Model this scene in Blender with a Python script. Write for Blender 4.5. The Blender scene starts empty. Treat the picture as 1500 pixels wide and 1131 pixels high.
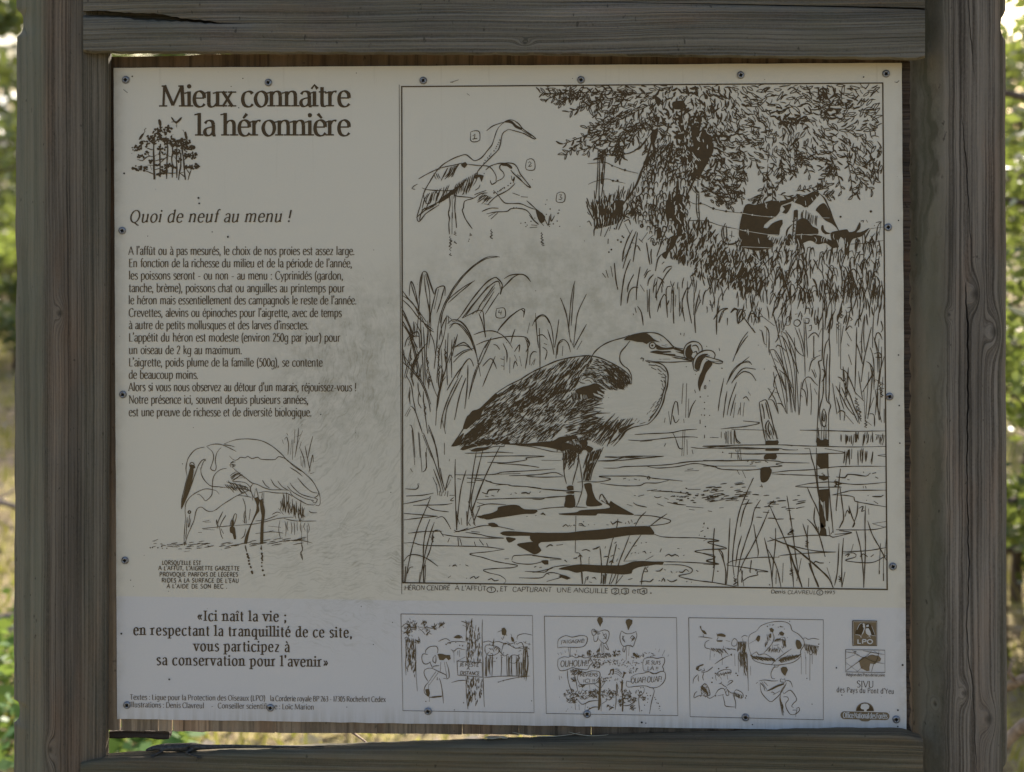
import bpy, bmesh, math, random
import numpy as np
from mathutils import Vector, Matrix
from mathutils.geometry import tessellate_polygon

scene = bpy.context.scene
col = scene.collection
R_ = math.radians

# ------------------------------------------------------------------ camera
HOR = 260.0                                     # pixel row of the horizon: the photograph is rectified (shifted) like a view camera's
CAM = Vector((0.0995, -1.798, 1.56))
YAW = 0.04988
cd = bpy.data.cameras.new('camera')
cam = bpy.data.objects.new('camera', cd)
col.objects.link(cam)
cam.location = CAM
cam.rotation_euler = (R_(90), 0, YAW)
cd.sensor_width = 36; cd.lens = 50
cd.shift_y = -(565.5 - HOR) / 1500
cd.clip_start = 0.05; cd.clip_end = 500
cd.dof.use_dof = True
cd.dof.focus_distance = 1.78
cd.dof.aperture_fstop = 4.6
scene.camera = cam

# ------------------------------------------------------------------ sky, sun, exposure
SUN_EL, SUN_AZ = R_(31), R_(14)                 # the sun stands behind the sign, a little to the right
world = bpy.data.worlds.new('World'); scene.world = world
world.use_nodes = True
wn = world.node_tree
bg = wn.nodes['Background']
sky = wn.nodes.new('ShaderNodeTexSky')
sky.sky_type = 'NISHITA'; sky.sun_disc = False
sky.sun_elevation = SUN_EL; sky.sun_rotation = SUN_AZ
sky.air_density = 1.0; sky.dust_density = 4.2; sky.ozone_density = 0.3
wn.links.new(sky.outputs[0], bg.inputs[0])
bg.inputs[1].default_value = 0.15
sd = bpy.data.lights.new('sun', 'SUN'); sd.energy = 5.0; sd.angle = R_(0.53); sd.color = (1, .93, .82)
sun = bpy.data.objects.new('sun', sd); col.objects.link(sun)
sdir = Vector((math.sin(SUN_AZ) * math.cos(SUN_EL), math.cos(SUN_AZ) * math.cos(SUN_EL), math.sin(SUN_EL)))
sun.rotation_euler = sdir.to_track_quat('Z', 'Y').to_euler()
sun.location = sdir * 20
scene.view_settings.view_transform = 'Standard'
scene.view_settings.look = 'None'
scene.view_settings.exposure = 1.02
scene.view_settings.gamma = 1.0
scene.render.engine = 'CYCLES'
scene.cycles.max_bounces = 6
scene.cycles.transparent_max_bounces = 8

# ------------------------------------------------------------------ pixel of the photograph -> point at a depth y
FPX = 1500 * 50 / 36
RGT = Vector((math.cos(YAW), math.sin(YAW), 0)); FWD = Vector((-math.sin(YAW), math.cos(YAW), 0))
def P(px, py, y=0.0):
    d = FWD + RGT * ((px - 750) / FPX) + Vector((0, 0, (HOR - py) / FPX))
    return CAM + d * ((y - CAM.y) / d.y)

# ------------------------------------------------------------------ helpers: objects
def tag(o, label=None, cat=None, group=None, kind=None):
    if label: o['label'] = label
    if cat: o['category'] = cat
    if group: o['group'] = group
    if kind: o['kind'] = kind
    return o
def empty(name, loc=(0, 0, 0)):
    o = bpy.data.objects.new(name, None); col.objects.link(o); o.location = loc
    o.empty_display_size = .05
    return o
def mesh_obj(name, verts, faces, mat, parent=None, smooth=False, uvs=None):
    me = bpy.data.meshes.new(name)
    me.from_pydata([tuple(v) for v in verts], [], faces)
    me.update()
    if smooth: me.polygons.foreach_set('use_smooth', [True] * len(me.polygons))
    o = bpy.data.objects.new(name, me); col.objects.link(o)
    for m in (mat if isinstance(mat, (list, tuple)) else [mat]): me.materials.append(m)
    if parent is not None:
        o.parent = parent
        off = Vector((0, 0, 0)); p = parent
        while p is not None: off += Vector(p.location); p = p.parent
        me.transform(Matrix.Translation(-off))
    return o
def recalc(o):
    bm = bmesh.new(); bm.from_mesh(o.data)
    bmesh.ops.recalc_face_normals(bm, faces=bm.faces)
    bm.to_mesh(o.data); bm.free()

# ------------------------------------------------------------------ helpers: node materials
class NT:
    def __init__(s, name):
        s.m = bpy.data.materials.new(name); s.m.use_nodes = True
        s.t = s.m.node_tree; s.b = s.t.nodes['Principled BSDF']; s.out = s.t.nodes['Material Output']
    def n(s, typ, **kw):
        x = s.t.nodes.new(typ)
        for k, v in kw.items(): setattr(x, k, v)
        return x
    def set(s, sock, v):
        if hasattr(v, 'is_output') or isinstance(v, bpy.types.NodeSocket): s.t.links.new(v, sock)
        else: sock.default_value = v
    def math(s, op, a, b=0.0, c=0.0, clamp=False):
        x = s.n('ShaderNodeMath', operation=op); x.use_clamp = clamp
        s.set(x.inputs[0], a); s.set(x.inputs[1], b); s.set(x.inputs[2], c)
        return x.outputs[0]
    def noise(s, vec, scale=5, detail=4, rough=.55, dist=0, dim='3D'):
        x = s.n('ShaderNodeTexNoise', noise_dimensions=dim)
        if vec is not None: s.set(x.inputs['Vector'], vec)
        x.inputs['Scale'].default_value = scale; x.inputs['Detail'].default_value = detail
        x.inputs['Roughness'].default_value = rough; x.inputs['Distortion'].default_value = dist
        return x.outputs['Fac']
    def ramp(s, fac, stops, interp='LINEAR'):
        x = s.n('ShaderNodeValToRGB'); x.color_ramp.interpolation = interp
        e = x.color_ramp.elements
        while len(e) < len(stops): e.new(.5)
        for q, (p, c) in zip(e, stops):
            q.position = p; q.color = (c if isinstance(c, (tuple, list)) else (c, c, c))[:3] + (1,) if not isinstance(c, (int, float)) else (c, c, c, 1)
        s.set(x.inputs[0], fac)
        return x.outputs[0]
    def mix(s, fac, a, b, mode='MIX'):
        x = s.n('ShaderNodeMix', data_type='RGBA', blend_type=mode)
        s.set(x.inputs[0], fac)
        for sock, v in ((x.inputs[6], a), (x.inputs[7], b)):
            if isinstance(v, (tuple, list)): v = tuple(v[:3]) + (1,)
            s.set(sock, v)
        return x.outputs[2]
    def maprange(s, v, a, b, c=0.0, d=1.0, smooth=False):
        x = s.n('ShaderNodeMapRange'); x.clamp = True
        if smooth: x.interpolation_type = 'SMOOTHSTEP'
        s.set(x.inputs[0], v)
        for i, q in enumerate((a, b, c, d)): s.set(x.inputs[i + 1], q)
        return x.outputs[0]
    def pos(s):
        return s.n('ShaderNodeNewGeometry').outputs['Position']
    def sep(s, v):
        x = s.n('ShaderNodeSeparateXYZ'); s.set(x.inputs[0], v); return x.outputs
    def comb(s, x_, y_, z_):
        x = s.n('ShaderNodeCombineXYZ')
        for i, v in enumerate((x_, y_, z_)): s.set(x.inputs[i], v)
        return x.outputs[0]
    def scale(s, v, sc):
        x = s.n('ShaderNodeVectorMath', operation='MULTIPLY'); s.set(x.inputs[0], v); x.inputs[1].default_value = sc
        return x.outputs[0]
    def bump(s, h, strength=.5, dist=.001):
        x = s.n('ShaderNodeBump'); x.inputs['Strength'].default_value = strength; x.inputs['Distance'].default_value = dist
        s.set(x.inputs['Height'], h); s.t.links.new(x.outputs[0], s.b.inputs['Normal'])
    def col(s, c, rough=.7, spec=.3):
        s.set(s.b.inputs['Base Color'], c if not isinstance(c, tuple) else tuple(c[:3]) + (1,))
        s.set(s.b.inputs['Roughness'], rough); s.b.inputs['Specular IOR Level'].default_value = spec
        return s.m
# ------------------------------------------------------------------ materials
def wood(name, axis, dark, light, moss=None, knots=(), moss_x=None, freq=230, seed=0.0, brown=None):
    """Weathered softwood: growth lines along the given axis, rings round the knots, green algae in a band."""
    t = NT(name); p = t.pos(); x, y, z = t.sep(p)
    along, across = (z, x) if axis == 'z' else (x, z)
    wob = t.noise(t.comb(t.math('MULTIPLY', across, 9), seed, t.math('MULTIPLY', along, 2.2)), 1.0, 3, .5)
    u = t.math('ADD', across, t.math('MULTIPLY', t.math('SUBTRACT', wob, .5), .008))
    u = t.math('ADD', u, t.math('MULTIPLY', y, .7))
    for (kx, kz, r) in knots:
        dx = t.math('SUBTRACT', x, kx); dz = t.math('SUBTRACT', z, kz)
        if axis == 'z': dz = t.math('MULTIPLY', dz, .45)
        else: dx = t.math('MULTIPLY', dx, .5)
        d = t.math('SQRT', t.math('ADD', t.math('MULTIPLY', dx, dx), t.math('MULTIPLY', dz, dz)))
        e = t.math('EXPONENT', t.math('MULTIPLY', t.math('MULTIPLY', d, d), -1.0 / (r * r)))
        u = t.math('ADD', u, t.math('MULTIPLY', e, 1.5 * r if int(kx * 1e4) % 2 else -1.5 * r))
    rag = t.noise(t.scale(p, (90, 90, 40)), 1.0, 3, .6)
    u = t.math('ADD', u, t.math('MULTIPLY', t.math('SUBTRACT', rag, .5), .0016))
    g1 = t.noise(t.comb(t.math('MULTIPLY', u, freq), t.math('MULTIPLY', along, 1.6), seed + 3), 1.0, 3, .6)
    g2 = t.noise(t.comb(t.math('MULTIPLY', u, freq * 2.6), t.math('MULTIPLY', along, 9), seed + 9), 1.0, 2, .6)
    fib = t.noise(t.comb(t.math('MULTIPLY', u, 1500), t.math('MULTIPLY', along, 45), seed), 1.0, 2, .7)
    ln = t.maprange(g1, .38, .58)
    hair = t.maprange(t.noise(t.comb(t.math('MULTIPLY', u, freq * 2.1), t.math('MULTIPLY', along, .9), seed + 5), 1.0, 2, .5), .55, .66)
    mott = t.noise(t.scale(p, (420, 420, 240)), 1.0, 4, .75)
    g = t.math('ADD', t.math('MULTIPLY', ln, .55), t.math('ADD', t.math('MULTIPLY', g2, .3), t.math('MULTIPLY', fib, .3)))
    g = t.math('ADD', g, t.math('MULTIPLY', t.math('SUBTRACT', mott, .5), .5))
    big = t.noise(t.scale(p, (7, 7, 7)), 1.0, 5, .6)
    c = t.ramp(g, [(.18, dark), (.62, light), (.95, tuple(min(1, v * 1.25) for v in light))])
    c = t.mix(t.math('MULTIPLY', hair, .62), c, tuple(v * .5 for v in dark))
    tone = t.noise(t.comb(t.math('MULTIPLY', across, 32), seed * 1.7, t.math('MULTIPLY', along, 2.6)), 1.0, 4, .65)
    tv = t.maprange(tone, .3, .7, .68, 1.38)
    c = t.mix(1.0, c, t.comb(tv, tv, tv), 'MULTIPLY')
    warm = t.noise(t.comb(t.math('MULTIPLY', across, 20), seed * 3.1 + 4, t.math('MULTIPLY', along, 4)), 1.0, 3, .6)
    c = t.mix(t.maprange(warm, .5, .68, 0, .5), c, t.mix(1.0, c, (1.28, .96, .78), 'MULTIPLY'))
    if brown: c = t.mix(t.maprange(big, .5, .72), c, t.mix(.6, c, brown))
    if moss:
        mm = t.maprange(t.noise(t.scale(p, (14, 14, 5)), 1.0, 5, .65), .35, .75)
        if moss_x:
            bands = None
            for (a, b, s_) in moss_x:
                q = t.math('MULTIPLY', t.maprange(x, a - .006, a + .006, 0, 1, True), t.maprange(x, b - .012, b + .012, 1, 0, True))
                q = t.math('MULTIPLY', q, s_)
                bands = q if bands is None else t.math('MAXIMUM', bands, q)
            mm = t.math('MULTIPLY', t.math('ADD', t.math('MULTIPLY', mm, .5), .55), bands, clamp=True)
        else:
            mm = t.math('MULTIPLY', mm, .55)
        c = t.mix(mm, c, t.mix(.65, c, moss))
    for (kx, kz, r) in knots:
        dx = t.math('SUBTRACT', x, kx); dz = t.math('SUBTRACT', z, kz)
        d = t.math('SQRT', t.math('ADD', t.math('MULTIPLY', dx, dx), t.math('MULTIPLY', t.math('MULTIPLY', dz, dz), .45 if axis == 'z' else 2.2)))
        c = t.mix(t.maprange(d, r * .05, r * .7, .6, 0, True), c, tuple(v * .35 for v in dark))
    spots = t.maprange(t.noise(t.scale(p, (160, 160, 90)), 1.0, 2, .5), .70, .76, 0, .6)
    c = t.mix(spots, c, tuple(v * .4 for v in dark))
    t.bump(t.math('ADD', ln, t.math('MULTIPLY', fib, .5)), .55, .0016)
    return t.col(c, .85, .2)

zz = lambda py, y=-.018: P(750, py, y).z
xx = lambda px, y=-.018: P(px, 565, y).x
M = {}
M['post_left'] = wood('weathered_post_wood', 'z', (.036, .030, .023), (.108, .092, .074), moss=(.150, .160, .118),
                      moss_x=[(xx(5), xx(64), 1.0), (xx(120), xx(175), .25)], knots=[(xx(89), zz(462), .007), (xx(74), zz(1112), .007)], seed=1.3, freq=340)
M['post_right'] = wood('weathered_post_wood_knotty', 'z', (.044, .036, .029), (.142, .124, .106), moss=(.082, .086, .050),
                       moss_x=[(xx(1315), xx(1384), 1.0), (xx(1462), xx(1490), .45)],
                       knots=[(xx(1428), zz(428), .010), (xx(1390), zz(458), .004), (xx(1456), zz(482), .011), (xx(1413), zz(1003), .007), (xx(1374), zz(1026), .0035), (xx(1448), zz(1040), .010)], seed=7.7, freq=300)
M['rail_top'] = wood('weathered_rail_wood', 'x', (.042, .037, .031), (.120, .110, .095), moss=(.11, .11, .07),
                     knots=[(xx(770), zz(66), .005)], seed=4.1, freq=300)
M['rail_bottom'] = wood('mossy_rail_wood', 'x', (.050, .044, .030), (.098, .087, .064), moss=(.098, .10, .056), brown=(.10, .075, .05), seed=5.9, freq=260)
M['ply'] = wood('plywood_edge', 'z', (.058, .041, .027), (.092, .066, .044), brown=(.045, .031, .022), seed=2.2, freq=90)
def pale_low_left():  # board colour turns paler towards the bottom, less so to the right
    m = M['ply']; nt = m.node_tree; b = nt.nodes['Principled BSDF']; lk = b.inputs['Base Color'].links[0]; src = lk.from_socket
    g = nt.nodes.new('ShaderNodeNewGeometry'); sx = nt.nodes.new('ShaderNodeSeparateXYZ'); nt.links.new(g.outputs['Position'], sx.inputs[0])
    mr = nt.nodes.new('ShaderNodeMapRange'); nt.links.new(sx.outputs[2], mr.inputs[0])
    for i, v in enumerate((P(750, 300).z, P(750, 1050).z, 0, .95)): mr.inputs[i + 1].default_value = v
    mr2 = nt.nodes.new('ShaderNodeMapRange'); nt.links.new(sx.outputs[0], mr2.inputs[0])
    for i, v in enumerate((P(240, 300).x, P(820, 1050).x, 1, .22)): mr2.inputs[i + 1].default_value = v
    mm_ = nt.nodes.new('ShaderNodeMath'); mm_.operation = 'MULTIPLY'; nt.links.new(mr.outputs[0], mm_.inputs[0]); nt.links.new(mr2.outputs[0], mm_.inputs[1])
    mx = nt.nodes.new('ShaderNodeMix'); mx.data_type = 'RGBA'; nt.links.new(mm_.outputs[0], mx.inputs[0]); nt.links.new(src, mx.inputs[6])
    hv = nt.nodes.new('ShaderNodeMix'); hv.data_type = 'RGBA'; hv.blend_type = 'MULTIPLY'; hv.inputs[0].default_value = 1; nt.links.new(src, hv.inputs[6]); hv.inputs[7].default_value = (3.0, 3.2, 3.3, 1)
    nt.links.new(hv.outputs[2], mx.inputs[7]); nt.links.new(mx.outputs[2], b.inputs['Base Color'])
pale_low_left()
M['batten'] = wood('dark_batten_wood', 'x', (.022, .016, .012), (.05, .038, .03), seed=8.8)

def panel_mat():
    t = NT('printed_laminate'); p = t.pos(); x, y, z = t.sep(p)
    X = lambda px: P(px, 565).x
    Z = lambda py: P(750, py).z
    cream, pale = (.532, .503, .440), (.503, .496, .508)
    c = t.mix(t.maprange(z, Z(882.6), Z(881.4)), pale, cream)
    # slight yellowing in clouds, bleaching to the left
    cl = t.noise(t.scale(p, (3.2, 1, 3.2)), 1.0, 3, .5)
    c = t.mix(t.maprange(cl, .4, .75, 0, .35), c, t.mix(.5, c, (.62, .57, .46)))
    # wiped-on grime: two soft patches with arc-shaped streaks
    def patch(cx, cz, rx, rz):
        a = t.math('DIVIDE', t.math('SUBTRACT', x, cx), rx); b = t.math('DIVIDE', t.math('SUBTRACT', z, cz), rz)
        return t.maprange(t.math('SQRT', t.math('ADD', t.math('MULTIPLY', a, a), t.math('MULTIPLY', b, b))), .25, 1.0, 1, 0, True)
    def arcs(cx, cz, fr, fa, seed):
        a = t.math('SUBTRACT', x, cx); b = t.math('SUBTRACT', z, cz)
        r = t.math('SQRT', t.math('ADD', t.math('MULTIPLY', a, a), t.math('MULTIPLY', b, b)))
        th = t.math('ARCTAN2', b, a)
        wv = t.noise(t.scale(p, (16, 1, 16)), 1.0, 3, .6)
        r = t.math('ADD', r, t.math('MULTIPLY', t.math('SUBTRACT', wv, .5), .05))
        st_ = t.noise(t.comb(t.math('MULTIPLY', r, fr), t.math('MULTIPLY', th, fa), seed), 1.0, 5, .7)
        return t.math('ADD', t.math('MULTIPLY', st_, .72), t.math('MULTIPLY', t.noise(t.scale(p, (55, 1, 55)), 1.0, 5, .7), .30))
    mott = t.noise(t.scale(p, (38, 1, 38)), 1.0, 5, .7)
    px_ = 1 / 1155.0
    g1 = t.math('MULTIPLY', patch(X(800), Z(440), 300 * px_, 150 * px_), t.maprange(mott, .40, .62))
    s1 = t.math('MULTIPLY', patch(X(520), Z(640), 170 * px_, 330 * px_), t.maprange(arcs(X(330), Z(520), 420, 5, 1.0), .5, .66))
    s2 = t.math('MULTIPLY', patch(X(520), Z(830), 240 * px_, 90 * px_), t.maprange(arcs(X(560), Z(1250), 420, 7, 5.0), .5, .68))
    s4 = t.math('MULTIPLY', patch(X(500), Z(540), 150 * px_, 190 * px_), t.maprange(mott, .42, .66))
    s3 = t.math('MULTIPLY', patch(X(880), Z(690), 420 * px_, 240 * px_), t.maprange(arcs(X(900), Z(150), 300, 4, 9.0), .42, .70))
    s5 = t.math('MULTIPLY', patch(X(500), Z(920), 170 * px_, 70 * px_), t.maprange(arcs(X(380), Z(1290), 500, 8, 3.0), .52, .68))
    g = t.math('ADD', t.math('MULTIPLY', g1, .42), t.math('ADD', t.math('MULTIPLY', s1, .46), t.math('MULTIPLY', s2, .62)))
    g = t.math('ADD', g, t.math('ADD', t.math('MULTIPLY', s3, .26), t.math('ADD', t.math('MULTIPLY', s4, .52), t.math('MULTIPLY', s5, .36))), clamp=True)
    c = t.mix(g, c, (.235, .215, .155))
    # a thin film of dust overall in the picture field and rust bleeding below the edges
    film = t.math('MULTIPLY', patch(X(820), Z(570), 420 * px_, 420 * px_), .20)
    c = t.mix(film, c, (.36, .345, .27))
    wx = t.noise(t.comb(t.math('MULTIPLY', x, 130), 0.0, t.math('MULTIPLY', z, 6)), 1.0, 4, .6)
    low = t.math('MULTIPLY', t.maprange(z, Z(1035), Z(1064), 0, 1), t.maprange(wx, .42, .62))
    side = t.math('MAXIMUM', t.maprange(x, X(186), X(170), 0, 1), t.maprange(x, X(1308), X(1324), 0, 1))
    side = t.math('MULTIPLY', side, t.maprange(mott, .40, .62))
    drip = t.math('MULTIPLY', t.maprange(z, Z(330), Z(110), 0, 1), t.maprange(wx, .60, .72))
    c = t.mix(t.math('ADD', t.math('MULTIPLY', low, .35), t.math('ADD', t.math('MULTIPLY', side, .30), t.math('MULTIPLY', drip, .22)), clamp=True), c, (.25, .21, .15))
    edge = t.maprange(z, Z(104), Z(92), 0, .35)
    c = t.mix(edge, c, (.45, .35, .22))
    fine = t.noise(t.scale(p, (420, 1, 420)), 1.0, 2, .6)
    c = t.mix(t.maprange(fine, .3, .7, .06, 0), c, (.3, .29, .26))
    m = t.col(c, t.maprange(g, 0, .3, .42, .7), .35)
    t.bump(t.noise(t.scale(p, (260, 1, 260)), 1.0, 2, .5), .08, .0005)
    return m
M['panel'] = panel_mat()

def flat(name, c, rough=.7, spec=.3, var=.25, sc=120):
    t = NT(name)
    n = t.noise(t.scale(t.pos(), (sc, sc, sc)), 1.0, 3, .6)
    return t.col(t.mix(t.maprange(n, .3, .7), tuple(v * (1 - var) for v in c), tuple(min(1, v * (1 + var)) for v in c)), rough, spec)
M['ink'] = flat('printed_brown_ink', (.060, .038, .016), .6, .25, .10)
M['ink_thin'] = flat('thin_printed_brown_ink', (.084, .055, .024), .6, .25, .10)
M['ink_cartoon'] = flat('sepia_printed_ink', (.105, .074, .038), .6, .25, .12)
M['tan'] = flat('printed_tan_ink', (.165, .120, .070), .6, .25, .08)
M['white_print'] = flat('unprinted_laminate', (.48, .475, .47), .5, .3, .04)
M['speck'] = flat('dirt', (.05, .045, .04), .9, .1)
def metal():
    t = NT('screw_steel')
    n = t.noise(t.scale(t.pos(), (300, 300, 300)), 1.0, 3, .6)
    c = t.mix(t.maprange(n, .5, .72), (.22, .235, .27), (.13, .085, .055))
    t.b.inputs['Metallic'].default_value = .8
    return t.col(c, t.maprange(n, .3, .7, .28, .55), .5)
M['steel'] = metal()
M['recess'] = flat('dark_screw_recess', (.02, .018, .016), .9, .1)  # near-black colour inside the screw heads' recess
# ------------------------------------------------------------------ printed ink: pen strokes, fills and lettering
# Drawn in the photograph's own pixel units on the face of the panel, then laid on it as thin sheets.
rng = random.Random(11)
class Ink:
    def __init__(s): s.v = []; s.f = []; s.k = 0; s.lift = 0.0
    def lay(s):
        s.k += 1
        return -(.00035 + s.lift + .00045 * ((s.k * .6180339) % 1))
    def build(s, name, mat, parent, lift=0.0):
        vs = [P(a, b, 0) + Vector((0, d - lift, 0)) for a, b, d in s.v]
        return mesh_obj(name, vs, s.f, mat, parent)
cur = None; CLIP = False
def clip(v):
    global CLIP; CLIP = v
def weight(v):
    global WSC; WSC = v
WSC = .86                                        # pen weight
TX = (0, 0, 1.0)
def use(i):
    global cur; cur = i
def T(x0, y0, f):
    global TX; TX = (x0, y0, f)
def pts_of(s):
    n = [float(q) for q in s.split()]
    return [(TX[0] + n[i] / TX[2], TX[1] + n[i + 1] / TX[2]) for i in range(0, len(n) - 1, 2)]
def crom(p, closed=False, step=2.2):
    n = len(p)
    if n < 3 and not closed: return list(p)
    out = []
    rngi = range(n) if closed else range(n - 1)
    for i in rngi:
        p0 = p[(i - 1) % n] if closed or i > 0 else p[i]
        p1 = p[i]; p2 = p[(i + 1) % n]
        p3 = p[(i + 2) % n] if closed or i + 2 < n else p2
        d = math.hypot(p2[0] - p1[0], p2[1] - p1[1])
        m = max(1, min(10, int(d / step)))
        for k in range(m):
            t = k / m; t2 = t * t; t3 = t2 * t
            out.append(tuple(.5 * (2 * p1[q] + (p2[q] - p0[q]) * t + (2 * p0[q] - 5 * p1[q] + 4 * p2[q] - p3[q]) * t2 + (3 * p1[q] - p0[q] - 3 * p2[q] + p3[q]) * t3) for q in (0, 1)))
    if not closed: out.append(p[-1])
    return out
def ribbon(p, wf, closed=False):
    """p: points, wf(i, n, tangent) -> full width"""
    q = [p[0]]
    for a in p[1:]:
        if math.hypot(a[0] - q[-1][0], a[1] - q[-1][1]) > 1e-3: q.append(a)
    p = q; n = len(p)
    if n < 2 or (CLIP and any(a < 589.5 + (b - 127) * .0022 or a > 1292.5 + (b - 122) * .0088 or b < 126.5 - (a - 588) * .0075 for a, b in p)): return
    d = cur.lay(); b = len(cur.v)
    for i in range(n):
        if closed: a, c = p[i - 1], p[(i + 1) % n]
        else: a, c = p[max(0, i - 1)], p[min(n - 1, i + 1)]
        tx, ty = c[0] - a[0], c[1] - a[1]; l = math.hypot(tx, ty) or 1
        tx /= l; ty /= l; w = wf(i, n, (tx, ty)) / 2
        cur.v.append((p[i][0] - ty * w, p[i][1] + tx * w, d)); cur.v.append((p[i][0] + ty * w, p[i][1] - tx * w, d))
    for i in range(n - 1 + (1 if closed else 0)):
        j = (i + 1) % n
        cur.f.append((b + 2 * i, b + 2 * j, b + 2 * j + 1, b + 2 * i + 1))
def stroke(p, w, taper=.45, smooth=True, wob=.18):
    p = crom(p) if smooth else list(p)
    ph = rng.random() * 6; w = w * WSC
    def wf(i, n, t):
        e = min(i, n - 1 - i) / max(1, n * .22)
        return w * (taper + (1 - taper) * min(1, e)) * (1 + wob * math.sin(ph + i * .7))
    ribbon(p, wf)
def S(w, txt, taper=.5):
    for s in txt.split(';'):
        if s.strip(): stroke(pts_of(s), w, taper)
def L(w, txt):
    for s in txt.split(';'):
        if s.strip(): stroke(pts_of(s), w, 1.0, False, .05)
def fill(p):
    if len(p) < 3: return
    d = cur.lay(); b = len(cur.v)
    tri = tessellate_polygon([[Vector((a, c, 0)) for a, c in p]])
    for a, c in p: cur.v.append((a, c, d))
    for t in tri: cur.f.append(tuple(b + i for i in t))
def F(txt, smooth=True):
    for s in txt.split(';'):
        if s.strip():
            p = pts_of(s)
            fill(crom(p, True, 3) if smooth else p)
def disc(x, y, r, n=8, e=1.0):
    a0 = rng.random() * 3
    fill([(x + r * math.cos(a0 + 6.2832 * i / n) * (1 + rng.uniform(-.12, .12)), y + r * e * math.sin(a0 + 6.2832 * i / n)) for i in range(n)])
def Dt(r, txt):
    for x, y in pts_of(txt): disc(x, y, r * rng.uniform(.8, 1.2))
def ring(x, y, rx, ry, w):
    p = [(x + rx * math.cos(6.2832 * i / 20), y + ry * math.sin(6.2832 * i / 20)) for i in range(20)]
    ribbon(p, lambda i, n, t: w, True)
def inside(x, y, poly):
    c = False; n = len(poly); j = n - 1
    for i in range(n):
        xi, yi = poly[i]; xj, yj = poly[j]
        if (yi > y) != (yj > y) and x < (xj - xi) * (y - yi) / (yj - yi) + xi: c = not c
        j = i
    return c
def scatter(poly, n, mind=0, avoid=()):
    xs = [a for a, b in poly]; ys = [b for a, b in poly]; out = []; tries = 0
    while len(out) < n and tries < n * 30:
        tries += 1
        x = rng.uniform(min(xs), max(xs)); y = rng.uniform(min(ys), max(ys))
        if not inside(x, y, poly) or any(inside(x, y, a) for a in avoid): continue
        if mind and any((x - a) ** 2 + (y - b) ** 2 < mind * mind for a, b in out): continue
        out.append((x, y))
    return out
def tick(x, y, ang, l, w, bend=.15):
    dx, dy = math.cos(ang) * l / 2, math.sin(ang) * l / 2
    b = rng.uniform(-bend, bend) * l
    stroke([(x - dx, y - dy), (x - dy / l * b, y + dx / l * b), (x + dx, y + dy)], w, .35)
def leaf(x, y, ang, l, wd, solid, w=1.3):
    """a willow leaf: outlined lens or one fat brush stroke"""
    ex, ey = x + math.cos(ang) * l, y + math.sin(ang) * l
    nx, ny = -math.sin(ang), math.cos(ang); b = rng.uniform(-.15, .15) * l
    mx, my = (x + ex) / 2 + nx * b, (y + ey) / 2 + ny * b
    if solid:
        p = crom([(x, y), (mx, my), (ex, ey)])
        ribbon(p, lambda i, n, t: max(.6, wd * math.sin(math.pi * (i + .6) / (n + .4))))
    else:
        h = wd / 2
        p = crom([(x, y), (mx + nx * h, my + ny * h), (ex, ey), (mx - nx * h, my - ny * h)], True, 2)
        ribbon(p, lambda i, n, t: w, True)
def twig(x, y, ang, l, nl, ll, solid=.5, w=1.3, curl=.5):
    p = [(x, y)]; a = ang; cv = rng.uniform(-curl, curl)
    for i in range(5):
        a += cv / 5; p.append((p[-1][0] + math.cos(a) * l / 5, p[-1][1] + math.sin(a) * l / 5))
    stroke(p, w)
    for i in range(nl):
        t = (i + .7) / nl * 5; k = min(4, int(t)); u = t - k
        bx = p[k][0] + (p[k + 1][0] - p[k][0]) * u; by = p[k][1] + (p[k + 1][1] - p[k][1]) * u
        s = 1 if i % 2 else -1
        leaf(bx, by, a + s * rng.uniform(.35, 1.0), ll * rng.uniform(.7, 1.3), rng.uniform(1.9, 3.0), rng.random() < solid, w * .85)
def hatch(w, a, b, dx, dy, n, jit=.25, scale=5.357):
    """n strokes standing along the line a-b (local coordinates), each running by (dx, dy)"""
    for i in range(n):
        t = (i + rng.uniform(-.3, .3)) / max(1, n - 1)
        x = a[0] + (b[0] - a[0]) * t; y = a[1] + (b[1] - a[1]) * t
        k = rng.uniform(1 - jit, 1 + jit); j = rng.uniform(-.12, .12)
        q = [(x, y), (x + dx * k * .5 + dy * j, y + dy * k * .5 - dx * j), (x + dx * k, y + dy * k)]
        stroke([(TX[0] + u / TX[2], TX[1] + v / TX[2]) for u, v in q], w, .35)
def scrib(x, y, n, sx, sy, w):
    p = [(x, y)]
    for i in range(n): p.append((x + (sx if i % 2 else -sx) * rng.uniform(.4, 1), p[-1][1] + sy * rng.uniform(.5, 1.5)))
    stroke(p, w)
def blade(x0, y0, x1, y1, bend, w=1.3, wd=3.5):
    """a reed leaf: two lines meeting at the tip"""
    mx, my = (x0 + x1) / 2 + bend, (y0 + y1) / 2 - abs(bend) * .35
    stroke([(x0 - wd / 2, y0), (mx - wd / 2, my), (x1, y1)], w, .5)
    if wd > 0: stroke([(x0 + wd / 2, y0), (mx + wd / 2, my), (x1, y1)], w, .5)

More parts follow.
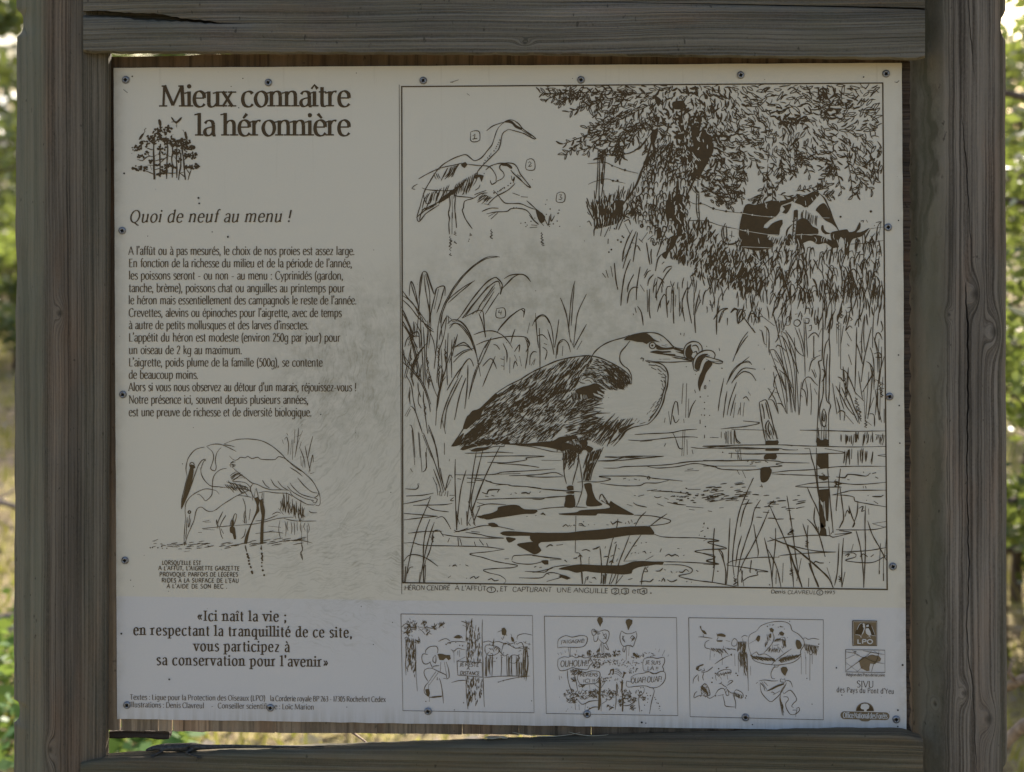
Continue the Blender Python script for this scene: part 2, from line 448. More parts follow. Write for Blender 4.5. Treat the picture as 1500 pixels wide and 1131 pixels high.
# ---- lettering: pen skeletons with broad-nib contrast. Units: x-height 50, capital 70, ascender 75.
G = {
 'a': (42, 'c 8 40 14 48 23 50 32 46 35 36;l 35 36 35 7;c 35 8 37 1 43 0;c 35 29 22 27 11 22 7 12 11 3 19 0 28 4 35 13', ''),
 'b': (49, 'l 10 74 10 2;c 10 38 18 47 28 50 39 43 43 26 39 7 27 -1 17 0 10 5', 'f 10 74'),
 'c': (42, 'c 38 42 32 49 25 50 12 44 6 26 11 6 24 -1 33 1 39 8', ''),
 'd': (50, 'c 39 42 32 49 25 50 12 44 6 24 11 4 20 -1 30 3 39 12;l 39 75 39 0', 'f 39 74;r 39 1'),
 'e': (44, 'l 8 28 39 28;c 39 28 37 42 24 51 11 44 6 25 11 6 24 -1 34 2 40 9', ''),
 'f': (28, 'c 31 70 25 75 18 71 15 60;l 15 60 15 0;l 4 48 27 48', 's 15 0'),
 'g': (48, 'c 39 42 32 49 25 50 12 44 6 24 11 5 20 1 30 4 39 12;l 39 50 39 -6;c 39 -6 35 -19 23 -23 8 -19', 'r 39 49'),
 'h': (50, 'l 10 75 10 0;c 10 36 18 46 27 50 36 46 39 35;l 39 35 39 0', 'f 10 74;s 10 0;s 39 0'),
 'i': (21, 'l 10 50 10 0', 'd 10 67;f 10 49;s 10 0'),
 'j': (21, 'l 11 50 11 -8;c 11 -8 8 -18 -2 -22', 'd 11 67;f 11 49'),
 'k': (44, 'l 10 75 10 0;l 35 50 11 23;l 19 30 41 0', 'f 10 74;s 10 0'),
 'l': (21, 'l 10 75 10 0', 'f 10 74;s 10 0'),
 'm': (77, 'l 10 50 10 0;c 10 36 17 46 26 50 34 46 37 35;l 37 35 37 0;c 37 36 45 46 54 50 62 46 65 35;l 65 35 65 0', 'f 10 49;s 10 0;s 37 0;s 65 0'),
 'n': (50, 'l 10 50 10 0;c 10 36 18 46 27 50 36 46 39 35;l 39 35 39 0', 'f 10 49;s 10 0;s 39 0'),
 'o': (49, 'o 25 50 38 43 43 25 38 7 25 -1 12 7 6 25 12 43', ''),
 'p': (49, 'l 10 50 10 -22;c 10 38 18 47 28 50 39 43 43 26 39 7 27 -1 17 0 10 5', 'f 10 49;s 10 -22'),
 'q': (49, 'c 39 42 32 49 25 50 12 44 6 24 11 4 20 -1 30 3 39 12;l 39 50 39 -22', 's 39 -22'),
 'r': (34, 'l 10 50 10 0;c 10 34 16 44 24 50 32 48', 'f 10 49;s 10 0'),
 's': (38, 'c 32 43 25 50 14 49 8 40 13 31 25 25 33 17 31 5 20 -1 6 4', ''),
 't': (30, 'c 14 64 14 10 18 1 27 1;l 3 48 28 48', ''),
 'u': (50, 'l 10 50 10 14;c 10 14 12 3 20 -1 30 3 39 13;l 39 50 39 0', 'f 10 49;f 39 49;r 39 1'),
 'v': (43, 'l 4 50 22 0;n 39 50 22 0', 's 5 50;s 38 50'),
 'x': (44, 'l 6 50 38 0;n 37 50 6 0', 's 7 50;s 37 50;s 7 0;s 37 0'),
 'y': (44, 'l 4 50 23 4;n 40 50 23 4 15 -15 6 -22', 's 5 50;s 39 50'),
 'z': (41, 'l 6 49 35 49;w 35 49 6 1;l 6 1 37 1', ''),
 'A': (58, 'n 2 0 28 70;l 28 70 55 0;l 12 24 45 24', 's 3 0;s 54 0'),
 'B': (54, 'l 11 70 11 0;c 11 69 30 70 42 62 42 45 30 37 11 37;c 11 37 34 38 47 30 47 10 34 1 11 1', ''),
 'C': (58, 'c 53 60 42 70 31 71 13 60 6 35 13 9 31 -1 44 1 54 11', ''),
 'D': (64, 'l 12 70 12 0;c 12 69 34 70 51 60 57 35 51 9 34 1 12 1', 's 10 0;s 10 70'),
 'E': (48, 'l 11 70 11 0;l 5 69 43 69;l 11 37 37 37;l 5 1 44 1', ''),
 'F': (45, 'l 11 70 11 0;l 5 69 43 69;l 11 36 36 36', 's 11 0'),
 'G': (60, 'c 53 60 42 70 31 71 13 60 6 35 13 9 31 -1 44 2 53 10;l 53 30 53 6;l 36 31 56 31', ''),
 'H': (62, 'l 11 70 11 0;l 51 70 51 0;l 11 36 51 36', 's 11 0;s 51 0;s 11 70;s 51 70'),
 'I': (26, 'l 13 70 13 0', 's 13 0;s 13 70'),
 'J': (30, 'l 17 70 17 4;c 17 4 12 -10 2 -14', 's 17 70'),
 'L': (44, 'l 11 70 11 0;l 5 1 42 1', 's 11 70'),
 'M': (84, 'n 12 70 9 0;l 12 70 41 4;n 41 4 70 70;l 70 70 74 0', 's 8 0;s 74 0;r 3 70;k 74 70'),
 'N': (64, 'n 11 70 11 0;l 11 70 53 2;n 53 2 53 70', 's 11 0;s 53 70;k 8 70'),
 'O': (66, 'o 33 71 52 60 60 35 52 10 33 -1 14 10 6 35 14 60', ''),
 'P': (52, 'l 11 70 11 0;c 11 69 32 70 46 62 46 43 34 34 11 34', 's 11 0;k 8 70'),
 'Q': (68, 'o 33 71 52 60 60 35 52 10 33 -1 14 10 6 35 14 60;c 34 -1 46 -8 56 -15 66 -17', ''),
 'R': (56, 'l 11 70 11 0;c 11 69 32 70 45 62 45 45 34 36 11 36;l 28 36 54 0', 's 11 0'),
 'S': (46, 'c 39 61 30 71 17 69 9 57 15 43 30 35 40 22 35 5 22 -1 7 5', ''),
 'T': (52, 'l 26 70 26 0;l 2 69 50 69', 's 26 0'),
 'U': (60, 'l 11 70 11 20;c 11 20 15 4 30 -1 45 4 50 20;n 50 20 50 70', 's 11 70;s 50 70'),
 'V': (56, 'l 3 70 28 0;n 53 70 28 0', 's 4 70;s 52 70'),
 'Y': (54, 'l 3 70 27 34;n 51 70 27 34;l 27 34 27 0', 's 27 0'),
 'Z': (50, 'l 5 69 45 69;w 45 69 5 1;l 5 1 46 1', ''),
 '0': (44, 'o 22 70 34 58 38 35 34 11 22 -1 10 11 6 35 10 58', ''),
 '1': (30, 'c 6 58 15 64 18 70;l 18 70 18 0', 's 18 0'),
 '2': (42, 'c 7 56 14 68 23 70 34 62 34 48 22 26 6 1;l 6 1 38 1', ''),
 '3': (42, 'c 8 64 22 70 34 60 31 45 18 38;c 18 38 34 34 37 18 28 2 7 2', ''),
 '4': (44, 'l 30 70 4 22;l 4 22 42 22;l 31 70 31 0', ''),
 '5': (42, 'l 36 69 13 69;l 13 69 11 41;c 11 41 28 43 37 30 33 9 20 -1 6 3', ''),
 '6': (42, 'c 34 68 18 60 7 34 10 8 22 -1 34 9 36 26 26 38 14 34 8 22', ''),
 '7': (40, 'l 5 69 37 69;c 37 69 22 40 15 0', ''),
 '9': (42, 'c 8 2 24 10 35 36 32 62 20 71 8 61 6 44 16 33 28 37 34 48', ''),
 '.': (20, '', 'd 9 3'), ',': (20, 'c 9 6 11 -2 5 -13', 'd 9 3'), ':': (22, '', 'd 10 4;d 10 42'), ';': (22, 'c 10 6 12 -2 6 -13', 'd 10 4;d 10 42'),
 '!': (22, 'l 11 70 10 22', 'd 10 4'), "'": (17, 'c 9 75 11 68 6 57', 'd 8 72'), '-': (34, 'l 4 25 30 25', ''),
 '(': (26, 'c 22 76 10 52 9 26 12 0 22 -17', ''), ')': (26, 'c 4 76 16 52 17 26 14 0 4 -17', ''),
 '«': (44, 'l 21 42 7 25;n 7 25 21 8;l 37 42 23 25;n 23 25 37 8', ''), '»': (44, 'n 7 42 21 25;l 21 25 7 8;n 23 42 37 25;l 37 25 23 8', ''),
 '"': (22, 'l 7 75 7 58;l 15 75 15 58', ''),
}
ACC = {'é': ('e', 'q 19 57 31 72'), 'è': ('e', 'q 28 57 15 72'), 'à': ('a', 'q 26 57 13 72'), 'î': ('ı', 'q 0 58 10 71 20 58'), 'û': ('u', 'q 14 58 25 71 36 58'),
       'ê': ('e', 'q 12 58 23 71 34 58'), 'ï': ('ı', ''), 'É': ('E', 'q 22 77 34 90'), 'È': ('E', 'q 32 77 20 90'), 'À': ('A', 'q 34 78 20 92'), 'Û': ('U', 'q 18 78 30 92 42 78')}
G['ı'] = (21, 'l 10 50 10 0', 'f 10 49;s 10 0')
def glyph(ch):
    if ch in ACC:
        b, a = ACC[ch]; w, s, e = G[b]
        return w, s + (';' + a.replace('q', 'a', 1) if a else ''), e + (';d 3 67;d 18 67' if ch == 'ï' else '')
    return G[ch]
def text(txt, x0, y0, x1, y1, xh, W=9.0, thin=4.0, serif=1.0, slant=0.0, hand=0.0, space=22, track=0):
    """set a line from (x0, y0) to (x1, y1) on its baseline; widths are fitted, so it fills that length exactly"""
    adv = 0
    for ch in txt: adv += (space if ch == ' ' else glyph(ch)[0] + track)
    sx = math.hypot(x1 - x0, y1 - y0) / adv; sy = xh / 50.0
    ux, uy = (x1 - x0) / (adv * sx), (y1 - y0) / (adv * sx)
    def to(gx, gy, pen, jx=0, jy=0):
        X = (pen + gx + slant * gy * sy / sx) * sx
        return (x0 + ux * X + jx, y0 + uy * X - gy * sy + jy)
    pen = 0
    wpx, tpx = W * sy, thin * sy
    for ch in txt:
        if ch == ' ': pen += space; continue
        w, st, ex = glyph(ch)
        jx, jy = (rng.uniform(-hand, hand), rng.uniform(-hand, hand)) if hand else (0, 0)
        for s in st.split(';'):
            q = s.split()
            if not q: continue
            kind = q[0]; n = [float(v) for v in q[1:]]
            p = [to(n[i] + (rng.uniform(-3, 3) if hand else 0), n[i + 1] + (rng.uniform(-3, 3) if hand else 0), pen, jx, jy) for i in range(0, len(n), 2)]
            if kind == 'o': pp = crom(p, True, max(.5, xh / 14))
            elif kind == 'c': pp = crom(p, False, max(.5, xh / 14))
            else: pp = p
            def wf(i, nn, t, kind=kind):
                tx, ty = t
                if kind == 'n': return max(tpx, wpx * .62)
                if kind == 'w': return wpx * .9
                if kind == 'a': return wpx * (.55 + .35 * (i == nn - 1))
                c = abs(ty * .96 - tx * -.26 * (1 if kind in 'co' else 0))
                c = min(1, c)
                return math.sqrt((wpx * c) ** 2 + (tpx * math.sqrt(1 - c * c)) ** 2)
            ribbon(pp, wf, kind == 'o')
        for s in ex.split(';'):
            q = s.split()
            if not q: continue
            gx, gy = float(q[1]), float(q[2])
            if q[0] == 'd':
                c = to(gx, gy, pen, jx, jy); disc(c[0], c[1], wpx * .62, 9)
            elif serif and not hand:
                h = W * sy / sx * 1.05 * serif + 1; th = tpx * 1.0; up = 1 if gy < 10 else -1
                if q[0] == 's': p = [to(gx - h, gy + up * .02, pen), to(gx + h, gy, pen)]
                elif q[0] in 'fk': p = [to(gx - h * 1.15, gy - (3 if q[0] == 'f' else 0), pen), to(gx, gy + .5, pen)]
                else: p = [to(gx, gy, pen), to(gx + h * 1.2, gy, pen)]
                m = up * tpx * .5
                p = [(a, b - m) for a, b in p]
                ribbon(p, lambda i, n, t: th)
        pen += w + track
# ------------------------------------------------------------------ the words on the panel
def heading():
    text('Mieux connaître', 235.5, 156.3, 513.5, 156.0, 22.2, 12.2, 4.6)
    text('la héronnière', 287.5, 198.8, 513.5, 198.6, 22.2, 12.2, 4.6)
def subheading():
    text('Quoi de neuf au menu !', 189, 325.8, 427, 325.0, 12.4, 9.4, 4.8, .6, .20, space=30, track=6)
BODY = """97 285 1233 A l'affût ou à pas mesurés, le choix de nos proies est assez large.
98 347 1220 En fonction de la richesse du milieu et de la période de l'année,
98 409 1175 les poissons seront - ou non - au menu : Cyprinidés (gardon,
98 472 1183 tanche, brème), poissons chat ou anguilles au printemps pour
97 533 1243 le héron mais essentiellement des campagnols le reste de l'année.
98 596 1168 Crevettes, alevins ou épinoches pour l'aigrette, avec de temps
98 658 1002 à autre de petits mollusques et des larves d'insectes.
98 720 1162 L'appétit du héron est modeste (environ 250g par jour) pour
98 783 668 un oiseau de 2 kg au maximum.
98 845 1072 L'aigrette, poids plume de la famille (500g), se contente
98 907 448 de beaucoup moins.
97 969 1242 Alors si vous nous observez au détour d'un marais, réjouissez-vous !
98 1032 1000 Notre présence ici, souvent depuis plusieurs années,
98 1095 1017 est une preuve de richesse et de diversité biologique."""
def body_text():
    for l in BODY.split('\n'):
        a, b, c, t = l.split(' ', 3)
        f = 3.4275
        text(t, 160 + float(a) / f, 290 + float(b) / f, 160 + float(c) / f, 290 + (float(b) + 1) / f, 8.5, 8.6, 4.8, .4, space=30)
def quote():
    f = 3.5714
    for t, a, b, c, d in (("«Ici naît la vie ;", 460, 104, 935, 108), ("en respectant la tranquillité de ce site,", 127, 178, 1278, 192),
                          ("vous participez à", 443, 262, 950, 267), ("sa conservation pour l'avenir»", 247, 335, 1153, 345)):
        text(t, 160 + a / f, 880 + b / f, 160 + c / f, 880 + d / f, 10.6, 11.2, 5.2, 1.0, space=32, track=10)
def credits():
    f = 3.5714
    for t, a, b, c, d in (("Textes : Ligue pour la Protection des Oiseaux (LPO)", 108, 517, 818, 523), ("la Corderie royale BP 263 - 17305 Rochefort Cedex", 842, 524, 1448, 529),
                          ("Illustrations : Denis Clavreul", 106, 556, 498, 562), ("-", 533, 563, 546, 563), ("Conseiller scientifique : Loïc Marion", 568, 562, 1073, 569)):
        text(t, 160 + a / f, 880 + b / f, 160 + c / f, 880 + d / f, 5.5, 8.6, 4.6, .4, track=3)
def hand_note():
    f = 5.357
    for t, a, c, b in (("LORSQU'ELLE EST", 147, 455, 305), ("A L'AFFÛT, L'AIGRETTE GARZETTE", 120, 757, 348), ("PROVOQUE PARFOIS DE LÉGÈRES", 128, 745, 397),
                       ("RIDES À LA SURFACE DE L'EAU", 145, 752, 444), ("À L'AIDE DE SON BEC .", 183, 660, 490)):
        text(t, 210 + a / f, 770 + b / f, 210 + c / f, 770 + (b + 3) / f, 4.3, 12, 10, 0, .02, .2, 36, 7)
def caption():
    f = 3.947; x = lambda v: 580 + v / f; y = lambda v: 840 + v / f
    text('HÉRON CENDRÉ', x(48), y(96), x(314), y(97), 4.9, 9.5, 7, 0, .06, .2, 24)
    text("À L'AFFÛT", x(340), y(97), x(522), y(100), 4.9, 9.5, 7, 0, .06, .2, 24)
    ring(x(551), y(94), 6.4, 4.1, 1.1); text('1', x(541), y(102), x(560), y(102), 3.6, 12, 10, 0)
    text(', ET', x(583), y(102), x(645), y(103), 4.9, 9.5, 7, 0, .06, .2, 20)
    text('CAPTURANT', x(673), y(105), x(900), y(107), 4.9, 9.5, 7, 0, .06, .2, 20)
    text('UNE ANGUILLE', x(927), y(108), x(1228), y(113), 4.9, 9.5, 7, 0, .06, .2, 24)
    for cx, t in ((1268, '2'), (1325, '3'), (1431, '4')):
        p = [(x(cx - 21), y(92)), (x(cx), y(85)), (x(cx + 20), y(90)), (x(cx + 20), y(112)), (x(cx), y(121)), (x(cx - 20), y(114))]
        ribbon(p, lambda i, n, t: 1.2, True)
        text(t, x(cx - 9), y(113), x(cx + 11), y(113), 3.5, 13, 10, 0)
    text(',', x(1290), y(118), x(1300), y(118), 4, 10, 8, 0)
    text('et', x(1360), y(114), x(1404), y(114), 5.4, 9, 6, 0, .2, .2)
    disc(x(1474), y(113), 1.1)
def signature():
    f = 6.52; x = lambda v: 1110 + v / f; y = lambda v: 840 + v / f
    text('Denis', x(122), y(190), x(262), y(191), 3.6, 13, 8, 0, .1, .25)
    text('CLAVREUL', x(280), y(194), x(553), y(196), 3.7, 10, 8, 0, .12, .25)
    ring(x(592), y(182), 4.6, 3.8, 1.0); text('c', x(582), y(192), x(602), y(192), 3, 11, 8, 0)
    text('1995', x(632), y(196), x(738), y(196), 3.3, 12, 9, 0, .1, .2)
# ------------------------------------------------------------------ the large ink drawing of the grey heron
def picture_frame():
    weight(.86); T(0, 0, 1)
    L(2.2, '588.2 127 1293.5 121.7; 1293 121 1299.5 864; 1300.5 863.4 589.5 853.4; 590.3 854 588.5 126')
    L(1.0, '584.8 124 588.6 870')
def three_herons():
    clip(False)
    T(580, 110, 5.357)
    S(1.7, '850 372 815 400 790 440 770 500 752 550 720 590 680 640 650 662 615 672 590 655 550 625 500 635 440 660 380 695 340 730 310 765 270 830 230 900 205 970 185 1050 165 1115; 885 425 845 450 830 480 820 540 800 590 760 630 720 670 680 710 640 760 618 810')
    S(1.8, '850 368 885 352 920 355 960 380 1000 425 1055 465 1100 498 1086 502 1040 478 1000 458 940 440 885 425; 985 430 1060 478; 1000 455 1020 462 1000 460')
    S(1.5, '710 438 760 400 820 378 855 370')
    F('848 372 868 356 890 352 915 362 945 392 992 420 986 432 935 412 912 385 880 374')
    Dt(.9, '815 510 800 545 785 575 770 595 745 620 720 650 700 670 690 690 735 635 790 560 808 530')
    F('510 700 545 682 562 700 538 730 518 718')
    S(1.5, '310 740 380 722 460 705 520 690; 560 700 650 710 720 715 755 740 785 790 785 832; 178 815 230 785 300 750 345 738; 170 855 140 872 125 890 152 897; 205 885 240 898 310 905 400 908 450 900')
    hatch(1.5, (400, 730), (500, 695), -45, 85, 9); hatch(1.4, (300, 770), (330, 770), 18, 40, 3)
    hatch(1.6, (480, 850), (640, 760), -30, 95, 13, .4); hatch(1.8, (400, 930), (560, 820), -45, 60, 12, .5)
    hatch(1.5, (250, 930), (420, 860), -40, 110, 10, .4); hatch(1.6, (540, 870), (600, 830), -30, 90, 5)
    F('400 935 440 905 480 900 470 925 430 945 380 985 330 1000 360 960')
    F('610 800 640 780 690 790 680 820 670 840 655 800 625 815')
    S(1.6, '660 860 650 885 620 905; 215 930 225 980 245 1010 270 1000 290 940; 300 900 325 930 320 990; 190 1100 250 1040 330 1000 420 960; 200 1060 235 1045 320 1015; 420 940 425 1020 412 1080 425 1125; 440 950 445 1125; 470 940 462 1020 466 1125; 430 930 480 950 560 958 610 965; 640 950 600 970 540 990 530 1040 520 1060 540 1125')
    S(1.4, '615 940 650 925 710 905; 620 960 670 930 720 925; 650 970 700 945 720 950')
    hatch(1.5, (690, 930), (760, 960), -50, 40, 7, .5)
    # second head
    S(1.7, '785 835 830 815 850 790 840 760 815 735 820 705 850 692 890 690 930 700 955 730 975 775 1010 820 1058 882 1030 870 985 830 950 800 905 750; 705 745 740 715 800 695 850 690; 740 825 752 858 790 838; 935 850 890 895 840 925 790 950 745 990 720 1020')
    F('820 705 850 690 890 700 915 725 905 738 870 715 840 712')
    S(1.8, '900 745 930 780 960 800 990 830; 950 780 980 800; 905 790 915 830 930 800 920 850')
    Dt(1.1, '770 925 800 915 825 900 850 885 880 868 900 850 835 890 815 908')
    # third head stabbing the water
    S(1.6, '765 905 800 940 830 980 860 1005 920 1008 980 1010 1050 1040 1095 1055; 915 925 970 945; 980 955 1035 958; 1025 985 1070 1025 1100 1052 1150 1090')
    F('1095 1050 1120 1065 1150 1085 1170 1110 1165 1150 1140 1165 1115 1130')
    S(1.6, '675 1070 740 1045 805 1045; 710 1090 780 1075 870 1070 900 1050 950 1045 1010 1055 1045 1080 1085 1140 1120 1165; 725 1110 780 1080; 745 1130 800 1080; 690 1010 740 1020')
    Dt(.8, '925 1040 945 1040 965 1045 985 1048 1185 980 1175 1015 1210 1050 1280 1060 1270 1085 1180 1095')
    # numbered tags
    S(1.4, '585 448 620 437 655 447 658 510 640 522 600 524 585 512 586 448'); L(1.3, '604 478 620 462 617 500; 600 503 638 497')
    S(1.4, '1025 668 1060 656 1088 680 1085 742 1025 742 1018 710 1026 668; 1038 692 1050 678 1062 692 1040 718 1068 712')
    S(1.4, '1262 932 1290 918 1325 932 1322 990 1290 1000 1258 990 1263 932; 1280 940 1302 938 1288 958 1304 965 1294 978 1276 974')
    T(580, 300, 5.357)
    S(1.7, '422 40 412 70 420 110 415 150 420 232; 440 60 440 232; 466 60 470 110 476 182; 520 40 545 110 600 190; 190 10 165 100 180 132 210 100 240 65 340 0; 168 95 220 50 300 10; 185 120 200 60 230 20')
    S(1.7, '1165 105 1195 160 1205 85; 1130 130 1160 165; 1045 80 1075 115 1120 158; 1215 70 1218 130 1245 85; 1060 158 1110 162; 1050 180 1110 175; 1190 165 1215 150')
    F('1110 50 1150 78 1165 105 1150 125 1125 100')
    Dt(.9, '980 145 1015 140 1020 172 1030 160 1090 105 1060 130 1210 35 1275 65 1265 128 1235 150 1285 170 1180 75 1280 42 1150 130 1205 170')
    for x, y, n in ((428, 245, 10), (466, 205, 4), (466, 285, 2), (588, 222, 3), (750, 190, 6), (1145, 215, 5), (1148, 258, 5), (432, 380, 2)):
        scrib(580 + x / 5.357, 300 + y / 5.357, n, 2.4, 2.1, 2.0)
    Dt(.8, '575 270 570 285 752 262 1150 320 1160 318')

def reeds_left():
    T(580, 300, 5.357)
    S(1.6, '105 715 108 650 120 600 145 650 165 740 180 830 200 920; 120 600 125 640 150 720 170 780; 180 735 190 600 210 530 240 530 270 610 302 705; 210 535 200 600 185 720; 220 550 235 680 260 820 275 950; 240 540 275 640 300 705; 232 545 265 700 262 930')
    S(1.7, '305 700 320 655 380 640 385 715; 380 645 350 760 320 850; 320 660 285 800 262 930; 335 660 300 820')
    S(1.5, '815 410 740 405 660 440 560 520 480 610 410 720 360 830 330 960 320 1100; 800 409 700 427 590 502 500 600 420 722 370 835 345 930; 620 595 540 640 460 700 400 760 360 870; 610 600 500 690 410 770')
    S(2.0, '820 705 835 630 800 580 770 572 700 620 600 740 510 870 470 910; 820 660 800 600 720 650 600 790 520 890; 830 640 818 700')
    S(1.5, '770 680 700 790 660 850; 810 690 750 780 700 860; 720 640 620 770 540 880; 780 620 680 760 630 850; 760 640 650 800; 775 650 690 760')
    S(1.7, '1058 605 1030 565 980 545 920 570 850 640 830 665; 850 580 900 552 980 545 1020 560 1055 600; 920 572 870 620 830 660; 795 1000 840 940 920 860 980 820 1010 820 1000 885; 800 985 880 890 960 832; 985 822 1005 840 1003 870')
    S(1.4, '788 815 850 812 855 880 788 882 789 815; 812 825 805 845 832 848; 828 830 822 864')
    S(1.7, '45 665 100 740 160 810 240 920; 50 710 130 770 180 865; 45 740 110 800 190 900 290 980; 42 800 90 900 130 1000; 45 925 100 1010 150 1125; 44 840 80 900 140 1040; 46 900 120 1030 170 1125; 200 880 240 960 300 1000')
    S(1.7, '70 1115 90 1050 150 1000 180 1010 185 1125; 95 1060 150 1030 185 1035; 400 870 360 960 340 1060; 400 870 445 905; 405 935 440 905 500 910 560 970 600 1060 620 1125; 420 970 460 930 520 950 580 1030 612 1125; 410 870 415 930')
    S(1.6, '520 890 600 850 640 830 680 835 690 900 702 1040; 650 850 680 930 705 1040; 620 840 600 860; 610 1020 680 995 760 990 830 1020 880 1070 915 1125; 630 1100 700 1070 800 1045 900 1032 1020 1040 1045 1090; 1020 1040 1050 1085 1035 1125; 700 1125 745 1045; 460 1115 530 1080 560 1100')
    S(1.5, '1070 950 1100 890 1150 862 1190 890 1220 960 1235 1060 1240 1120; 1085 920 1130 875 1175 880 1205 930; 1095 850 1105 1000 1120 1125; 1290 730 1330 830 1350 930 1370 1080; 1405 595 1380 700 1365 850 1355 1000; 1400 640 1388 760 1375 950; 1495 700 1430 840 1410 960 1395 1100; 1245 1120 1265 1000 1278 900; 1110 1030 1150 1020 1190 1060; 1300 745 1340 880; 935 975 915 1030 900 1090; 1050 925 1030 1010')
    T(580, 460, 5.357)
    # stems and leaves falling away below the clump
    S(1.6, '45 300 100 380 160 470 220 560 275 710; 45 370 130 450 200 545 240 640; 190 0 200 200 212 400 218 560; 215 100 225 300 230 560; 60 60 110 180 150 340 180 500; 100 150 140 260 175 400 200 520; 250 50 245 200 240 360 290 560 330 660; 330 90 320 240 300 430; 345 240 330 420 320 540; 390 200 385 330 390 430 330 640 312 875; 410 150 400 400 405 560')
    S(1.5, '440 200 435 350 438 500; 460 180 445 330; 465 262 520 225 560 240 600 290; 480 255 540 245 600 280; 450 380 520 310 590 280; 455 340 530 290 610 270; 440 60 500 60 560 120 610 230 640 360 665 490; 420 90 470 70 530 120 590 210 640 350; 640 390 690 270 750 185; 655 400 700 300 745 200; 640 400 600 520 570 670; 655 380 610 520 575 640')
    S(1.8, '480 500 530 400 575 350 600 380 610 410; 400 600 470 480 530 400; 520 480 460 600 400 740 380 900; 490 500 420 640 370 780 350 900; 350 400 370 480 340 640 320 760; 565 400 560 560 540 745; 550 500 500 640 460 830; 330 650 350 560 390 490')
    S(1.6, '680 410 740 350 770 380 790 430; 680 570 720 470 780 330; 765 240 790 245 815 280; 840 230 870 300 870 380; 820 350 850 360; 825 405 850 410; 850 330 848 440; 895 340 893 465; 930 320 950 370; 920 430 935 370 955 410; 930 295 970 240 965 300; 1010 180 1030 230 1035 300 1015 430; 1020 200 1045 240 1020 300; 970 330 985 410')
    S(1.6, '1050 400 1055 330 1080 295 1105 300; 1060 405 1085 360; 1125 110 1130 300 1130 420; 1150 260 1185 290 1170 360; 1160 230 1185 240; 1240 320 1225 240 1190 120; 1255 350 1270 240 1310 200 1350 230 1370 300; 1265 320 1275 240 1310 210; 1305 330 1310 250; 1400 270 1370 200; 1395 265 1440 180 1495 80; 1420 280 1460 210; 1080 400 1092 350')
    S(1.5, '80 480 120 560 135 660 155 760; 110 720 140 740 165 800 210 940; 110 570 95 660; 180 620 175 690 200 740; 70 800 110 730; 85 805 115 745; 215 650 225 760 250 940; 255 870 300 990 325 1125; 260 890 250 940; 105 870 130 900 150 1125; 175 925 190 1125; 210 950 280 1125; 220 580 260 700 270 770; 380 1010 380 1100; 330 660 345 580; 360 820 390 940; 240 1050 240 1120')
    scr = [(250, 340, 6), (335, 240, 8), (265, 460, 6), (390, 260, 6), (340, 390, 6), (230, 700, 5), (120, 320, 3)]
    for x, y, n in scr: scrib(580 + x / 5.357, 460 + y / 5.357, n, 1.6, 3.5, 1.7)
    # leaves in the thick of the clump
    for i in range(14):
        x = rng.uniform(590, 660); y = rng.uniform(450, 545)
        a = rng.uniform(-.35, .35) + (0.3 if x < 610 else 0)
        blade(x, y + 40, x + math.sin(a) * 45, y + 40 - rng.uniform(30, 70), rng.uniform(-5, 5), 1.25, rng.choice((0, 2.5)))
    for i in range(12):
        x = rng.uniform(592, 650); y = rng.uniform(520, 620)
        tick(x, y, 1.57 + rng.uniform(-.35, .25), rng.uniform(10, 26), 1.7)

